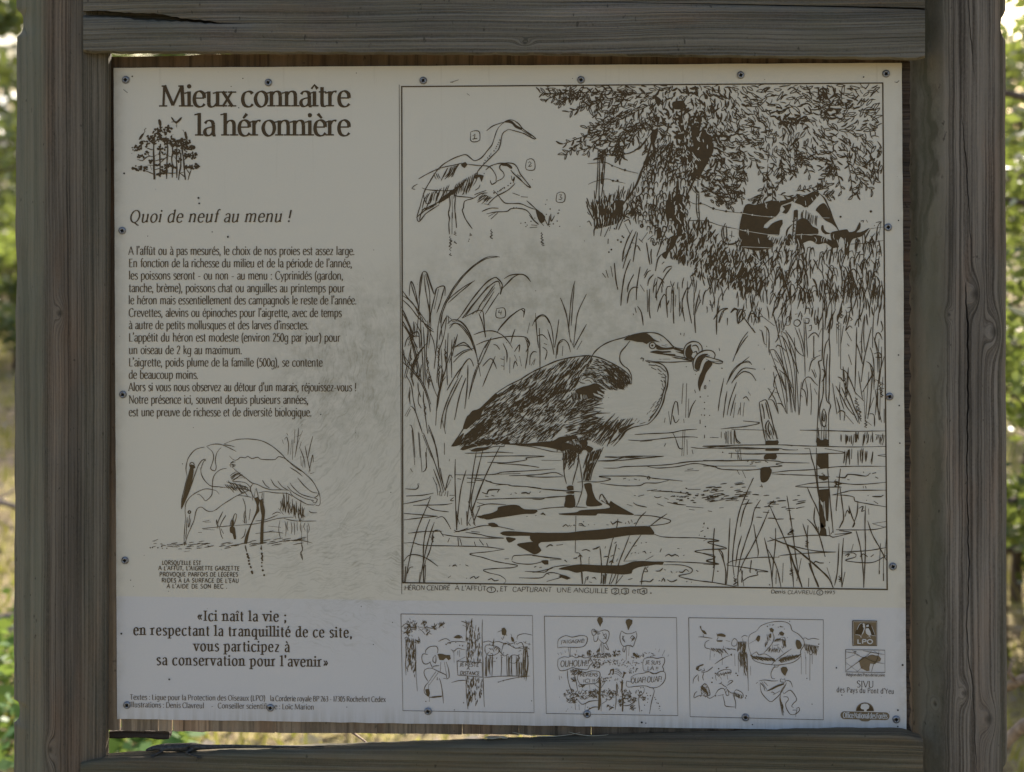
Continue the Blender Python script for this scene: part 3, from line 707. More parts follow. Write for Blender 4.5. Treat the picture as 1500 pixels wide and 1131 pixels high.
BODY_POLY = None
def big_heron():
    T(650, 470, 5.357)
    outline = '60 985 100 930 165 830 185 760 260 690 330 640 410 570 500 510 600 460 680 410 760 370 900 310 1050 280 1150 275 1250 300 1380 365 1450 420 1475 470 1440 520 1370 545 1290 550 1200 620 1180 720 1300 740 1500 760 1490 830 1400 900 1320 990 1260 985 1200 1020 1130 1010 1060 1040 940 1030 850 1000 700 965 500 950 300 960 180 1010'
    poly = pts_of(outline)
    S(2.0, '60 985 100 930 165 830; 400 575 500 510 600 460 680 410 760 370 900 310 1050 280 1150 275 1250 300 1380 365 1450 420 1475 470 1470 500')
    F('150 850 165 790 185 745 200 735 225 705 275 690 330 640 410 565 425 580 350 650 310 700 290 745 250 790 215 820 180 850')
    F('1030 548 1080 520 1140 505 1200 490 1280 545 1215 520 1265 570 1200 545 1220 580 1170 565 1185 595 1130 612 1120 580 1060 575')
    F('480 968 560 960 650 962 760 950 860 940 900 915 960 905 1050 905 1020 930 960 930 920 950 890 985 940 1020 850 1000 760 985 650 980')
    F('60 985 90 945 130 900 160 880 140 930 120 975; 128 1008 150 985 220 975 260 980 190 1005 150 1016; 210 1020 250 998 330 990 380 975 330 1010 260 1026')
    S(1.3, '200 1010 260 1020 330 1010 400 985 480 985; 440 985 470 985 480 970; 290 985 330 950 350 960; 500 960 600 978 700 990 850 1025 940 1030')
    # back feathers: long strokes following the slope
    T(0, 0, 1)
    def field(poly, n, angf, l, w, avoid=(), mind=0):
        for x, y in scatter(poly, n, mind, avoid):
            tick(x, y, angf(x, y) + rng.uniform(-.16, .16), l * rng.uniform(.6, 1.3), w * rng.uniform(.75, 1.25), .12)
    loc = lambda t: (lambda b: b)([(650 + float(t.split()[i]) / 5.357, 470 + float(t.split()[i + 1]) / 5.357) for i in range(0, len(t.split()), 2)])
    back = loc('330 650 420 580 520 515 650 440 780 380 920 320 1060 290 1180 290 1150 350 1080 420 1050 500 980 560 860 600 700 660 560 700 400 710 310 720')
    wing = loc('120 960 200 850 300 730 420 700 560 690 700 650 860 600 1000 570 1110 610 1120 680 1040 760 960 830 900 900 760 950 560 960 400 950 250 965 150 985')
    shoulder = loc('1080 430 1150 350 1200 300 1300 325 1400 380 1460 440 1465 490 1400 540 1300 545 1240 500 1190 480 1160 440')
    field(back, 480, lambda x, y: -.62 - .35 * (x - 700) / 170, 12, 1.3)
    field(loc('560 640 700 560 900 500 1050 450 1030 540 900 590 750 640 600 690'), 130, lambda x, y: -.95, 8, 2.0)
    field(wing, 760, lambda x, y: -.62 - .2 * (x - 680) / 170, 8.5, 1.25)
    field(loc('300 740 500 690 700 690 900 640 1000 600 1000 680 800 740 560 760 380 760'), 130, lambda x, y: -.75, 5, 1.7)
    field(loc('100 960 220 850 330 760 400 800 300 900 200 970'), 150, lambda x, y: -.72, 9, 1.8)
    field(loc('150 985 300 930 500 930 520 965 320 970 180 1000'), 90, lambda x, y: -.4, 7, 2.1)
    field(loc('1000 650 1110 625 1210 640 1150 720 1210 770 1190 880 1100 960 960 930 960 800'), 210, lambda x, y: -.35 + .25 * (y - 600) / 60, 9, 1.2)
    field(loc('900 930 1000 900 1110 930 1130 1000 1060 1040 940 1030 890 990'), 90, lambda x, y: 1.2, 8, 1.5)
    for k in range(9):      # scalloped rows of wing coverts
        x0, y0 = 690 + k * 14, 612 + 14 * math.sin(k * 2.1)
        for j in range(4):
            stroke([(x0 + j * 5 - 4, y0 + j * 7), (x0 + j * 5, y0 + j * 7 + 4), (x0 + j * 5 + 7, y0 + j * 7 - 1)], 1.3)
    field(shoulder, 420, lambda x, y: .35 + .9 * (x - 880) / 60, 5.5, 1.25)
    field(loc('1280 380 1360 370 1440 430 1465 480 1400 530 1330 520 1290 460'), 230, lambda x, y: 1.0, 5, 1.8)
    T(650, 470, 5.357)
    S(1.4, '1070 470 1090 430 1130 415 1170 425 1190 470 1200 490; 1085 465 1120 445 1160 450 1190 485; 1060 470 1075 485 1110 490; 1110 470 1140 465 1165 490; 1155 335 1150 310 1165 270')
    S(1.5, '1100 620 1180 600 1250 610; 1130 640 1200 625 1240 632; 1120 660 1240 650')
    hatch(1.5, (1090, 640), (1110, 860), 120, -40, 13, .35); hatch(1.6, (1190, 510), (1150, 600), 90, 40, 8, .4)
    hatch(1.5, (1080, 720), (1060, 880), 190, -40, 10, .3); hatch(1.4, (1040, 870), (1120, 930), 150, -110, 10, .3)
    hatch(1.4, (1120, 930), (1240, 985), 120, -160, 13, .35); hatch(1.5, (1200, 900), (1330, 985), 110, -130, 10, .4)
    hatch(1.3, (1260, 790), (1480, 760), -60, 90, 14, .35); hatch(1.6, (1330, 880), (1280, 990), 60, -110, 7, .4)
    hatch(1.3, (1000, 560), (1110, 560), 8, 70, 16, .3)
    F('1370 850 1430 825 1500 800 1420 860 1385 880; 900 930 960 910 1000 925 960 950 920 985 900 970; 1060 945 1120 930 1130 960 1110 1000 1060 1040 1085 985')
    S(1.6, '1500 830 1440 860 1390 910 1370 935')
    # thighs
    hatch(1.6, (950, 1000), (1090, 950), 20, 70, 12, .4); hatch(1.6, (940, 1030), (1060, 1010), -12, 70, 10, .4); hatch(1.5, (900, 960), (960, 930), -10, 60, 7)
    T(780, 640, 4.714)
    S(1.8, '210 100 215 180 220 260 235 325; 322 110 312 190 290 270 275 330; 385 90 372 180 365 230 355 300; 490 70 450 150 415 230 400 300')
    hatch(1.5, (222, 110), (300, 95), -8, 90, 11, .4); hatch(1.6, (230, 170), (250, 230), 60, -75, 5, .3)
    hatch(1.9, (385, 110), (470, 80), -30, 90, 13, .4); hatch(1.9, (372, 190), (430, 170), -22, 70, 9, .4); hatch(1.9, (366, 250), (405, 240), -10, 50, 6, .3)
    F('170 60 230 40 290 60 340 100 320 110 250 85 200 100; 380 60 420 80 390 110 365 80', True)
    F('235 345 250 335 282 338 285 365 240 366; 232 382 290 380 285 392 236 390; 232 404 284 404 292 482 222 484 226 440')
    S(1.4, '315 110 345 330 320 440 300 485; 350 335 320 450')
    F('355 325 405 320 415 370 440 430 482 470 375 476 378 400 360 350; 365 292 395 288 392 304 366 302')
    F('180 530 300 520 340 505 500 495 535 480 470 440 480 436 510 462 505 435 530 460 540 440 560 455 620 490 660 512 700 538 600 535 450 530 440 542 340 542 220 540')
    S(1.6, '460 435 470 400 480 395 520 450; 480 395 505 450')
    # head (crest, eye, bill) and neck
    T(840, 470, 5.357)
    S(1.9, '135 335 145 280 180 230 240 185 310 155 400 130 440 112; 500 100 560 93 640 95 700 120 750 165 790 205 860 220; 445 155 410 200 370 250 365 310 390 350 430 380 455 430 457 465')
    F('395 148 440 115 500 98 560 93 600 112 630 142 680 168 640 162 600 165 575 182 545 168 500 165 450 152')
    ring(840 + 620 / 5.357, 470 + 193 / 5.357, 4.6, 4.6, 1.5); disc(840 + 618 / 5.357, 470 + 193 / 5.357, 1.7)
    F('648 182 690 205 740 210 790 203 785 220 740 226 690 228 652 222')
    F('598 246 650 232 700 238 760 236 770 246 700 254 800 262 800 272 720 266 660 256')
    F('780 215 800 212 870 236 868 262 800 240 850 245 790 225')
    S(1.7, '600 245 700 262 800 275 920 300; 575 308 640 320 760 325 860 320 935 320; 790 285 860 300 930 315; 640 255 630 235')
    S(1.2, '670 300 690 302; 700 300 760 300; 680 140 690 160; 720 185 740 190; 690 190 730 200; 770 280 800 292 860 296')
    S(2.3, '525 300 535 290 550 296 545 318; 580 320 620 325 680 335 720 365 742 420 738 500 720 570 700 650 660 730 610 790 580 812')
    S(1.6, '580 812 520 825 450 840 400 870 360 930; 720 420 722 500 700 580 680 650 640 720 590 790')
    S(2.6, '565 312 600 330; 590 345 640 350; 640 345 690 365; 610 365 650 385; 660 375 690 400; 690 370 725 400; 665 410 700 425; 700 410 730 440; 690 440 725 450; 685 465 700 480; 710 465 722 495; 695 490 705 520; 690 530 702 545; 712 520 700 570; 685 590 700 570; 670 620 690 600; 655 650 675 625; 640 680 670 650; 620 715 645 690; 600 760 640 720; 590 785 620 750')
    S(1.4, '620 660 650 630; 605 690 635 655; 590 720 610 700; 575 735 585 720; 520 810 565 795; 500 800 520 780; 480 790 500 765; 440 800 470 770')
    # eel looped round the bill
    F('884 285 878 235 895 200 925 182 922 212 938 246 926 276 950 300 938 308')
    S(2.0, '870 285 864 235 885 188 930 163 980 170 1008 205 1008 248; 930 200 960 190 980 215 985 240; 940 250 965 240 970 270; 870 285 900 305 945 310')
    S(2.2, '945 385 938 325 960 275 1000 243 1050 230 1095 240 1112 268 1102 298; 985 388 1000 322 1030 284 1070 274; 945 385 965 395 985 388')
    F('950 350 962 305 985 275 1025 258 1060 262 1020 285 992 325 980 388 958 382')
    S(1.7, '1040 282 1100 295 1172 320 1150 336 1095 326 1040 300; 1090 318 1168 322')
    F('1030 330 1060 312 1092 335 1072 368 1042 410 1022 470 1000 520 992 556 976 505 984 445 1010 385')
    Dt(.9, '885 360 958 420 1068 470 1055 590 995 597 1028 640 1028 690 1028 740 1005 738 1068 742 1035 830 1165 372 1045 200')
    ring(840 + 1033 / 5.357, 470 + 520 / 5.357, 1.2, 2.4, 1.0)
    S(2.0, '950 540 958 565; 993 775 994 808; 1028 900 1028 920; 1142 212 1148 236; 840 95 842 112; 870 95 866 120')

def water():
    T(840, 470, 5.357)
    S(1.5, '480 892 600 885 760 878 860 858 970 850; 430 935 520 940 600 935 780 915 920 910 975 915; 520 948 620 940; 920 992 1010 1000 1150 985 1300 975 1500 975; 1010 985 1200 990 1500 1000; 1155 848 1250 838 1350 828 1460 800 1330 785; 1240 850 1500 858; 245 1070 320 1072 440 1062 710 1062; 190 1100 330 1098 540 1078 700 1064; 820 1115 900 1105 1100 1098 1500 1095; 1215 1040 1500 1040; 1070 915 1140 917')
    S(1.6, '745 710 760 810; 762 815 780 690 800 630 815 640 825 740; 780 740 800 800 830 770; 860 490 850 650; 888 490 880 760; 905 610 900 760; 960 620 925 680 905 760; 720 760 712 800; 865 770 868 800; 860 860 850 1060; 875 860 865 1060; 800 920 830 1000 860 1000; 890 930 893 1050; 780 880 800 920; 725 960 712 985; 930 1010 938 1045')
    S(1.6, '1135 710 1150 600 1180 450; 1175 760 1190 640 1205 550; 1205 740 1230 620 1280 480; 1230 745 1255 640 1275 575; 1255 760 1270 640; 1200 500 1250 390 1320 330 1390 330; 1240 490 1300 400 1350 370 1430 380; 1210 480 1270 380 1380 280; 1250 470 1320 405 1360 400 1400 420 1432 470; 1310 340 1370 315 1400 345; 1250 320 1310 170 1370 85; 1270 270 1320 180 1370 115; 1290 735 1305 680; 1312 640 1308 740; 1340 640 1330 750; 1330 610 1355 595 1380 630; 1370 555 1390 585; 1160 870 1158 910; 1200 870 1205 960; 1230 870 1235 965; 1260 860 1258 960; 1265 870 1280 950 1310 960; 1185 880 1190 930; 1270 1010 1275 1020; 1290 1010 1290 1090; 1310 1010 1315 1095')
    Dt(.8, '1170 1030 1150 1000 1430 1110 1400 1105')
    # lower left
    T(580, 630, 4.714)
    F('590 590 660 572 700 552 705 532 760 520 815 515 852 522 885 545 975 550 960 576 880 580 780 595 700 606 625 618')
    F('555 595 600 590 640 600 600 612; 635 645 680 640 710 665 660 668; 718 710 740 700 800 698 900 705 1000 712 1100 715 1200 710 1200 755 1100 765 1000 775 985 800 1005 830 960 858 900 830 835 790 900 775 1000 765 1035 735 900 730 760 730')
    F('760 740 800 742 830 752 780 778')
    S(1.5, '475 160 580 158 700 152 810 158; 545 185 700 180 900 178 1025 180; 630 222 760 225 880 210 905 200 895 192 1025 182; 700 230 880 242 990 258; 1005 208 1140 210; 405 308 540 310 680 305 740 290 900 282 1100 268; 680 305 860 300; 780 315 900 312 1000 305 1100 293 1160 320; 900 318 1000 325 1150 322; 520 330 600 340 680 368 790 378; 690 380 760 375 800 385 900 390 1020 408 1100 412 1280 428; 560 480 700 475 860 470 1020 468 1180 455 1230 455; 975 550 1060 538 1200 530 1320 535')
    S(1.5, '65 405 140 408 155 385 150 370 165 372; 70 455 180 450 260 435; 50 510 130 495 230 470 240 455; 120 520 200 518 330 515 390 505; 210 520 260 550 365 565; 55 575 180 585 290 595; 55 620 180 605 290 595; 275 610 320 598 350 630 380 685; 85 712 200 700 320 698; 320 720 420 735 600 745 745 748; 400 705 480 690 600 660 700 665 820 690; 55 780 120 778 190 795 400 800 600 805 750 822; 750 822 640 840 510 855 600 880 680 905 760 920 840 935 800 950 700 955 605 965 640 985 720 1005 760 1040 740 1062; 480 705 580 720 640 735 745 745; 520 700 580 705; 300 690 320 720 330 735')
    S(1.5, '800 900 810 870 850 865 940 862 1040 880 1130 888; 800 905 840 920 940 925 1040 900; 890 975 990 980 1030 980 1050 965 1090 945 1200 930; 850 1020 1000 1020 1040 990 1090 985 1150 1010 1040 1045; 1040 985 1060 1000; 560 530 640 510 760 515; 560 500 620 515; 360 1020 380 1005; 80 990 95 950 120 945')
    S(2.4, '595 430 630 440 640 415 720 410; 700 430 715 408; 615 455 640 460; 660 450 680 455; 790 445 800 440; 820 432 835 438; 865 435 900 432 920 440 930 425; 990 430 1000 425; 425 335 450 340; 490 330 520 335; 540 345 600 350; 550 360 490 362; 620 352 660 356')
    S(2.0, '365 940 375 935; 390 940 410 930 420 940; 440 930 445 928; 480 930 500 940; 485 1025 490 1020; 510 1025 540 1010 550 1025 575 1010; 635 1035 660 1025 680 1040 710 1035; 750 890 780 888; 955 945 970 940; 990 950 1005 945; 1040 805 1070 790 1085 800; 1110 795 1150 790; 900 597 910 594; 965 590 970 588; 1000 580 1015 572 1030 582; 1150 665 1160 660; 1190 665 1200 655; 1225 658 1240 660; 1260 655 1310 665; 1225 885 1250 885; 1165 895 1180 910')
    # reeds standing in the foreground
    S(1.7, '410 200 408 330 412 500 418 690; 485 275 450 400 430 560 420 690; 555 150 530 300 510 480 490 650; 600 140 560 300 520 480 540 600; 720 110 640 270 570 430 520 590; 620 310 570 440 520 560; 580 530 550 600 535 640; 500 490 520 560 545 650; 415 570 440 650; 450 605 455 655; 400 690 430 700 500 675; 520 600 500 640')
    S(3.2, '418 560 420 690; 428 740 432 798; 490 560 492 660'); S(2.0, '440 745 455 795; 540 770 550 800; 575 755 605 795; 370 745 358 775; 625 780 640 810; 500 640 515 660; 530 640 550 660')
    S(1.7, '240 465 200 560 150 680 110 820 80 960 65 1050; 235 615 205 700 190 820 190 1050; 265 635 230 740 200 860 165 1050; 260 730 235 830 205 900; 295 690 260 700 250 760; 55 905 90 865 150 862 220 890 290 940; 205 900 190 980 195 1050')
    S(2.8, '188 800 190 1050; 68 940 60 1050; 168 980 160 1050; 205 930 200 1050')
    S(2.2, '238 735 260 770; 242 760 265 740; 250 725 255 775')
    S(1.7, '190 20 240 150 290 290 330 430; 230 0 280 130 300 280 340 420; 260 270 300 380 310 430; 305 260 330 390; 340 420 370 310 390 330; 350 400 380 340; 280 370 290 450; 300 420 305 455; 320 425 315 455; 345 425 335 455; 360 420 355 460; 255 325 280 380; 110 0 130 240; 160 20 180 290; 205 150 210 260 185 290; 335 90 335 170; 100 265 115 290; 370 200 368 215; 370 450 410 450; 400 465 375 485 400 488')
    # lower middle
    T(780, 640, 4.714)
    F('-5 665 120 662 250 660 330 650 450 640 550 630 640 620 720 616 800 616 825 635 842 662 838 674 750 675 660 680 560 695 480 708 350 712 200 718 90 725 -5 720')
    F('180 912 240 892 330 880 450 885 560 886 625 884 690 862 760 856 830 860 908 862 900 882 850 882 800 890 740 898 690 920 685 942 620 950 560 945 480 940 420 935 360 928 305 938 250 922')
    F('200 950 225 955 265 975 240 985 180 960'); F('60 855 110 852 110 880 85 882')
    S(1.5, '500 135 600 140 760 145 900 132; 450 165 560 160 640 140 760 135; 490 215 580 215 640 205 800 200 950 190 1100 170 1320 160; 780 200 860 215 1000 205 1100 185 1180 190 1320 225; 1050 235 1150 232; 1070 225 1110 220; 310 312 370 308 460 310 540 290 460 272 640 270 760 270 830 285 940 295 1035 305; 470 320 540 330 640 338 740 335 780 318 860 318 940 300; 840 672 900 690 1010 695 1150 698 1290 715; 1290 715 1210 725 1240 740 1320 760; 1320 770 1200 778 1120 790 1180 805 1260 835 1200 858 1290 878; 905 862 1050 865 1290 878; 905 882 1030 885 1100 910 1090 940 1010 960 1100 985 1240 1005 1320 1015; 700 540 820 545 920 565 955 580 920 600 800 615; 0 430 60 430 120 415 290 408; 70 360 180 370 340 380; 0 345 60 355; 0 820 100 830 200 842; 120 850 200 845; 0 935 60 925 140 905; 630 858 720 855')
    S(1.6, '650 465 690 478; 695 452 720 470 790 485; 860 460 905 478; 930 450 1000 465 1060 470; 790 372 860 362; 820 372 950 378 1060 390; 850 375 890 368; 1070 362 1160 362; 1060 480 1180 490; 1290 490 1320 488; 1210 510 1240 515; 1080 500 1120 505; 1210 350 1240 352; 700 405 715 405; 730 410 770 400; 840 410 860 420 890 412; 910 420 940 432')
    for i in range(58):
        x = rng.uniform(960, 1330); y = 405 + rng.gauss(0, 22)
        s_ = rng.uniform(5, 16); T(780, 640, 4.714)
        stroke([(780 + (x - s_) / 4.714, 640 + y / 4.714), (780 + x / 4.714, 640 + (y + rng.uniform(-6, 6)) / 4.714), (780 + (x + s_) / 4.714, 640 + (y + rng.uniform(-4, 4)) / 4.714)], rng.uniform(1.3, 2.1))
    ring(780 + 802 / 4.714, 640 + 282 / 4.714, 2, 2, 1.2)
    S(2.0, '210 620 230 605 245 620; 260 618 270 610; 280 612 290 605; 320 600 340 600 355 612; 385 608 390 604; 425 608 430 604; 510 605 525 608; 540 590 560 600 580 585 620 592; 540 580 555 610; 640 600 645 590; 660 580 670 600; 680 570 690 590; 700 600 715 592; 760 590 765 588; 625 290 645 285; 665 300 670 296; 700 290 720 296; 735 300 740 296; 95 762 120 745 140 752; 165 748 172 745; 200 745 210 742; 340 785 370 778 400 790; 415 775 440 770 460 760; 500 770 505 755; 490 830 520 825 530 835; 540 825 560 815; 565 735 580 725; 530 870 545 855 560 870; 580 860 590 840; 590 770 605 775; 670 725 680 735; 680 810 690 800; 705 800 715 798; 730 805 735 800; 760 795 775 790 785 805; 810 800 820 795; 880 795 890 770; 1000 770 1015 772; 915 825 940 810 960 822 985 812 1010 825; 1040 820 1050 815; 750 735 755 728; 780 730 790 728; 700 755 720 750')
    S(2.0, '850 925 880 925 900 905; 910 915 920 920; 955 925 965 940; 990 935 1000 930; 1010 930 1035 935 1060 915 1080 930; 1130 920 1145 930; 1280 930 1285 925; 770 930 795 930 785 910; 740 1000 780 995 810 1000 835 980; 870 995 880 990; 890 1000 905 975 915 1000; 930 985 960 1000 1000 985; 1060 1000 1070 998; 1095 1005 1100 1000; 660 985 690 978; 370 970 385 965 375 990; 390 1000 410 1005; 410 975 430 970 440 985; 10 900 25 895; 50 900 65 900; 1150 680 1155 675; 1190 690 1195 685; 1160 655 1180 645; 1175 625 1180 620; 1210 635 1215 630; 1185 600 1186 590; 220 850 240 865; 285 840 310 832; 390 835 395 830; 300 800 320 800; 20 545 25 540; 60 535 75 530 90 540')
    S(1.7, '325 800 335 870 342 1010; 315 830 330 815 345 830; 390 830 390 880; 465 760 475 860 478 1010; 440 765 465 755; 555 700 530 800 510 900 490 1015; 590 565 580 630 550 720; 670 680 640 760 600 860 570 960 540 1015; 750 675 690 760 630 860; 785 515 740 560 710 615; 930 530 870 570 800 625; 835 820 780 850; 780 895 760 950 752 1020; 780 910 800 895; 580 740 560 830 540 890; 370 970 360 1015; 300 545 295 800; 1255 630 1250 740 1250 870 1255 905; 1250 930 1240 1000; 1280 770 1310 800 1320 850; 625 955 580 1010')
    S(3.0, '342 935 345 1015; 480 945 472 1015; 510 945 500 1015; 550 945 530 1018; 592 945 575 1018; 490 950 488 1018')
def water_right():
    T(1030, 630, 4.525)
    F('412 72 430 68 470 70 495 66 495 95 412 97; 412 120 470 122 505 124 500 136 412 136; 410 162 485 158 480 195 440 192 405 195; 385 250 440 246 455 262 450 290 435 325 415 345 385 345 378 300')
    F('752 66 830 66 835 104 752 104; 755 160 830 152 832 255 775 252 755 230; 765 300 830 305 825 325 800 335 765 320; 765 395 835 388 832 540 828 605 815 600 805 470 790 480 775 460; 765 470 790 500 800 560 812 600 812 640 780 650 765 700 820 704 815 660 770 590', False)
    S(1.7, '400 0 412 70; 410 0 425 65; 430 0 445 60; 445 0 465 60; 470 0 490 65; 480 0 495 60; 755 0 752 70; 765 0 770 60; 785 0 782 60; 800 0 802 60; 815 0 815 60; 832 0 832 70')
    S(1.8, '750 115 755 300 770 470 780 690; 825 255 835 400 850 560 862 680; 765 640 765 700; 832 640 840 700; 845 690 860 670; 770 395 770 470; 798 470 800 600; 785 395 790 470')
    S(1.5, '0 105 150 102 340 98 520 98 640 104 800 108 1000 112 1215 108; 0 120 200 122 330 125 500 122 540 130 620 132; 170 152 320 160 460 155 640 158 800 155 940 150 805 122; 670 122 700 122; 0 200 140 205 320 198 480 205 545 215 705 218; 0 230 80 240 110 258 250 265 350 262 440 245 525 238 480 225 545 215; 0 238 350 238; 440 285 560 270 720 262 860 245 1000 240 1215 240; 455 290 560 295 700 300 760 302 840 310; 610 372 700 355 800 345 860 345 1000 360 1120 355 1215 345; 612 375 740 380 850 378 920 378; 855 430 940 410 1000 400 1215 398; 860 430 940 432 1000 445 1005 470 1100 490 1210 508; 880 660 1000 662 1120 660 1180 650 1210 640; 870 690 985 680 900 665; 425 738 520 715 700 698 840 700 860 710 985 682; 425 738 480 728; 440 710 500 740 600 770 740 800 880 808; 920 805 1080 800 1215 778; 500 840 520 830 700 815 880 808; 155 890 200 865 350 845 505 842; 155 895 300 915 430 938 360 940 365 960; 0 735 40 720 105 735 30 745 155 782 90 790 0 792; 0 815 70 830 75 850 20 865 105 888 0 890; 0 1000 100 1015 220 1038; 920 815 1000 815 1010 840 945 865 1115 878 1215 828; 1120 620 1215 605; 1125 622 1210 645; 1155 168 1215 160; 1160 170 1210 175; 640 0 760 2 870 5 1000 8 1215 5; 1140 30 1205 38; 60 48 100 50')
    S(2.1, '880 310 940 315 955 295 1000 295 1080 305 1100 290; 1100 290 1110 285; 1120 288 1145 282; 1140 310 1160 320; 955 328 970 330; 1060 275 1065 282; 1060 370 1062 385; 1075 370 1080 385; 1120 440 1180 440 1195 430; 1130 470 1160 490; 1080 465 1085 465; 1090 432 1095 436; 860 345 890 340 880 360 920 355; 290 210 300 205; 320 215 340 208; 345 215 385 210; 410 205 430 215; 310 228 330 222; 730 885 745 870 770 880 800 880; 835 878 840 876; 940 830 970 820 955 840; 1040 840 1060 820 1090 840; 1110 840 1130 825; 580 105 592 103; 620 130 628 130')
    S(1.7, '225 265 240 295; 260 270 282 318; 190 150 185 185; 215 130 220 145; 240 125 238 145; 230 160 245 200; 250 175 255 205; 395 370 375 375; 385 360 392 380; 150 8 150 90; 165 5 165 95; 185 0 188 95; 208 0 205 95; 210 0 220 60 248 85; 120 10 120 55; 8 30 10 55')
    # reflections of the reeds at right
    for x0, x1, y0, y1, n in ((895, 990, 15, 95, 8), (990, 1125, 10, 105, 17), (1140, 1210, 20, 100, 7), (925, 1130, 120, 235, 18)):
        for i in range(n):
            x = rng.uniform(x0, x1); a = rng.uniform(y0, y0 + 25); b = a + rng.uniform(.4, .9) * (y1 - y0); q = rng.uniform(-14, 6)
            S(rng.uniform(1.1, 1.9), f'{x} {a} {x + q * .4} {(a + b) / 2} {x + q} {min(b, y1)}')
    # ripples
    for i in range(64):
        x = rng.uniform(0, 330) if i < 40 else rng.uniform(240, 720)
        y = (430 + rng.gauss(0, 34)) if i < 40 else 455 + (x - 240) * .05 + rng.uniform(-45, 125)
        l = rng.uniform(10, 34); sl = -.12 if i < 40 else rng.uniform(-.22, .1)
        S(rng.uniform(1.2, 1.9), f'{x - l} {y - l * sl} {x} {y - 1} {x + l} {y + l * sl}')
    # foreground blades
    S(1.8, '335 315 290 410 240 540 210 700 195 850 205 965; 330 318 320 340; 305 458 270 530 245 640; 380 462 340 530 320 620 280 740 240 880 225 1035; 355 460 360 462; 178 585 172 720 165 880 155 1020; 255 700 230 790 215 900; 435 530 380 660 320 780 270 870 240 940; 470 465 440 495 430 500; 440 500 480 590 530 700 580 830 620 950 655 1042; 435 500 450 510; 555 435 575 560 595 690 615 850 640 1000; 690 380 720 450 750 510 780 600; 705 120 720 190 740 260 760 400 780 500; 735 590 750 650 770 700 790 770 808 840; 740 510 735 600 760 660; 690 590 730 630 765 690; 75 650 65 780 75 880 60 1010; 100 790 130 850 150 940 145 1020; 335 625 350 720 365 800 362 840; 405 712 430 820 450 930 460 1040; 480 650 478 760 465 880 455 1000; 420 780 450 830 490 920 515 1040')
    S(2.8, '480 728 600 780 690 850 770 920 830 980 862 1045; 560 760 590 860 630 960 655 1042; 862 1045 850 1020; 700 880 740 980 768 1042; 455 960 460 1040; 505 980 515 1040; 228 960 232 1035; 260 930 255 1010; 918 960 920 1042; 1062 960 1064 1045')
    S(1.8, '695 630 690 740 710 880 760 1040; 660 620 690 720 690 760; 590 690 560 690 600 660 575 680; 575 830 590 930 600 1040; 650 850 620 1000; 530 880 525 1010; 485 930 482 1020; 700 980 698 1040; 820 910 855 1020; 910 255 895 380 880 530; 905 370 920 480 930 590 900 650; 965 500 985 570 1005 620 990 645; 940 575 955 530 970 555 965 500; 1025 470 1020 550 1000 610; 1015 670 1040 770 1055 880 1065 1000; 1075 500 1072 640 1075 780 1065 1040; 1090 600 1120 690 1170 780 1215 865; 1030 520 1060 505 1050 540 1070 530; 1095 520 1098 560; 995 755 980 810; 930 715 920 860 918 1040; 900 750 890 930 870 1030; 940 940 920 1040; 1175 750 1165 950; 1195 830 1195 1000; 1215 700 1200 850; 320 860 310 940 315 945; 360 930 355 955; 265 1000 300 975 365 960; 250 920 270 1035; 205 990 225 985')
    S(3.0, '880 520 882 535; 905 645 925 600; 990 645 1003 610; 1015 670 1025 710; 1195 950 1195 1000; 1168 930 1166 955; 148 985 150 1025')
    for x, y in ((590, 672), (685, 755), (908, 985), (585, 935), (210, 990), (795, 305), (880, 350)): scrib(1030 + x / 4.525, 630 + y / 4.525 - 5, 6, 3.2, 1.9, 2.0)
    Dt(1.0, '440 1025 130 148 68 908 95 935 30 650 5 620 10 705 350 930')
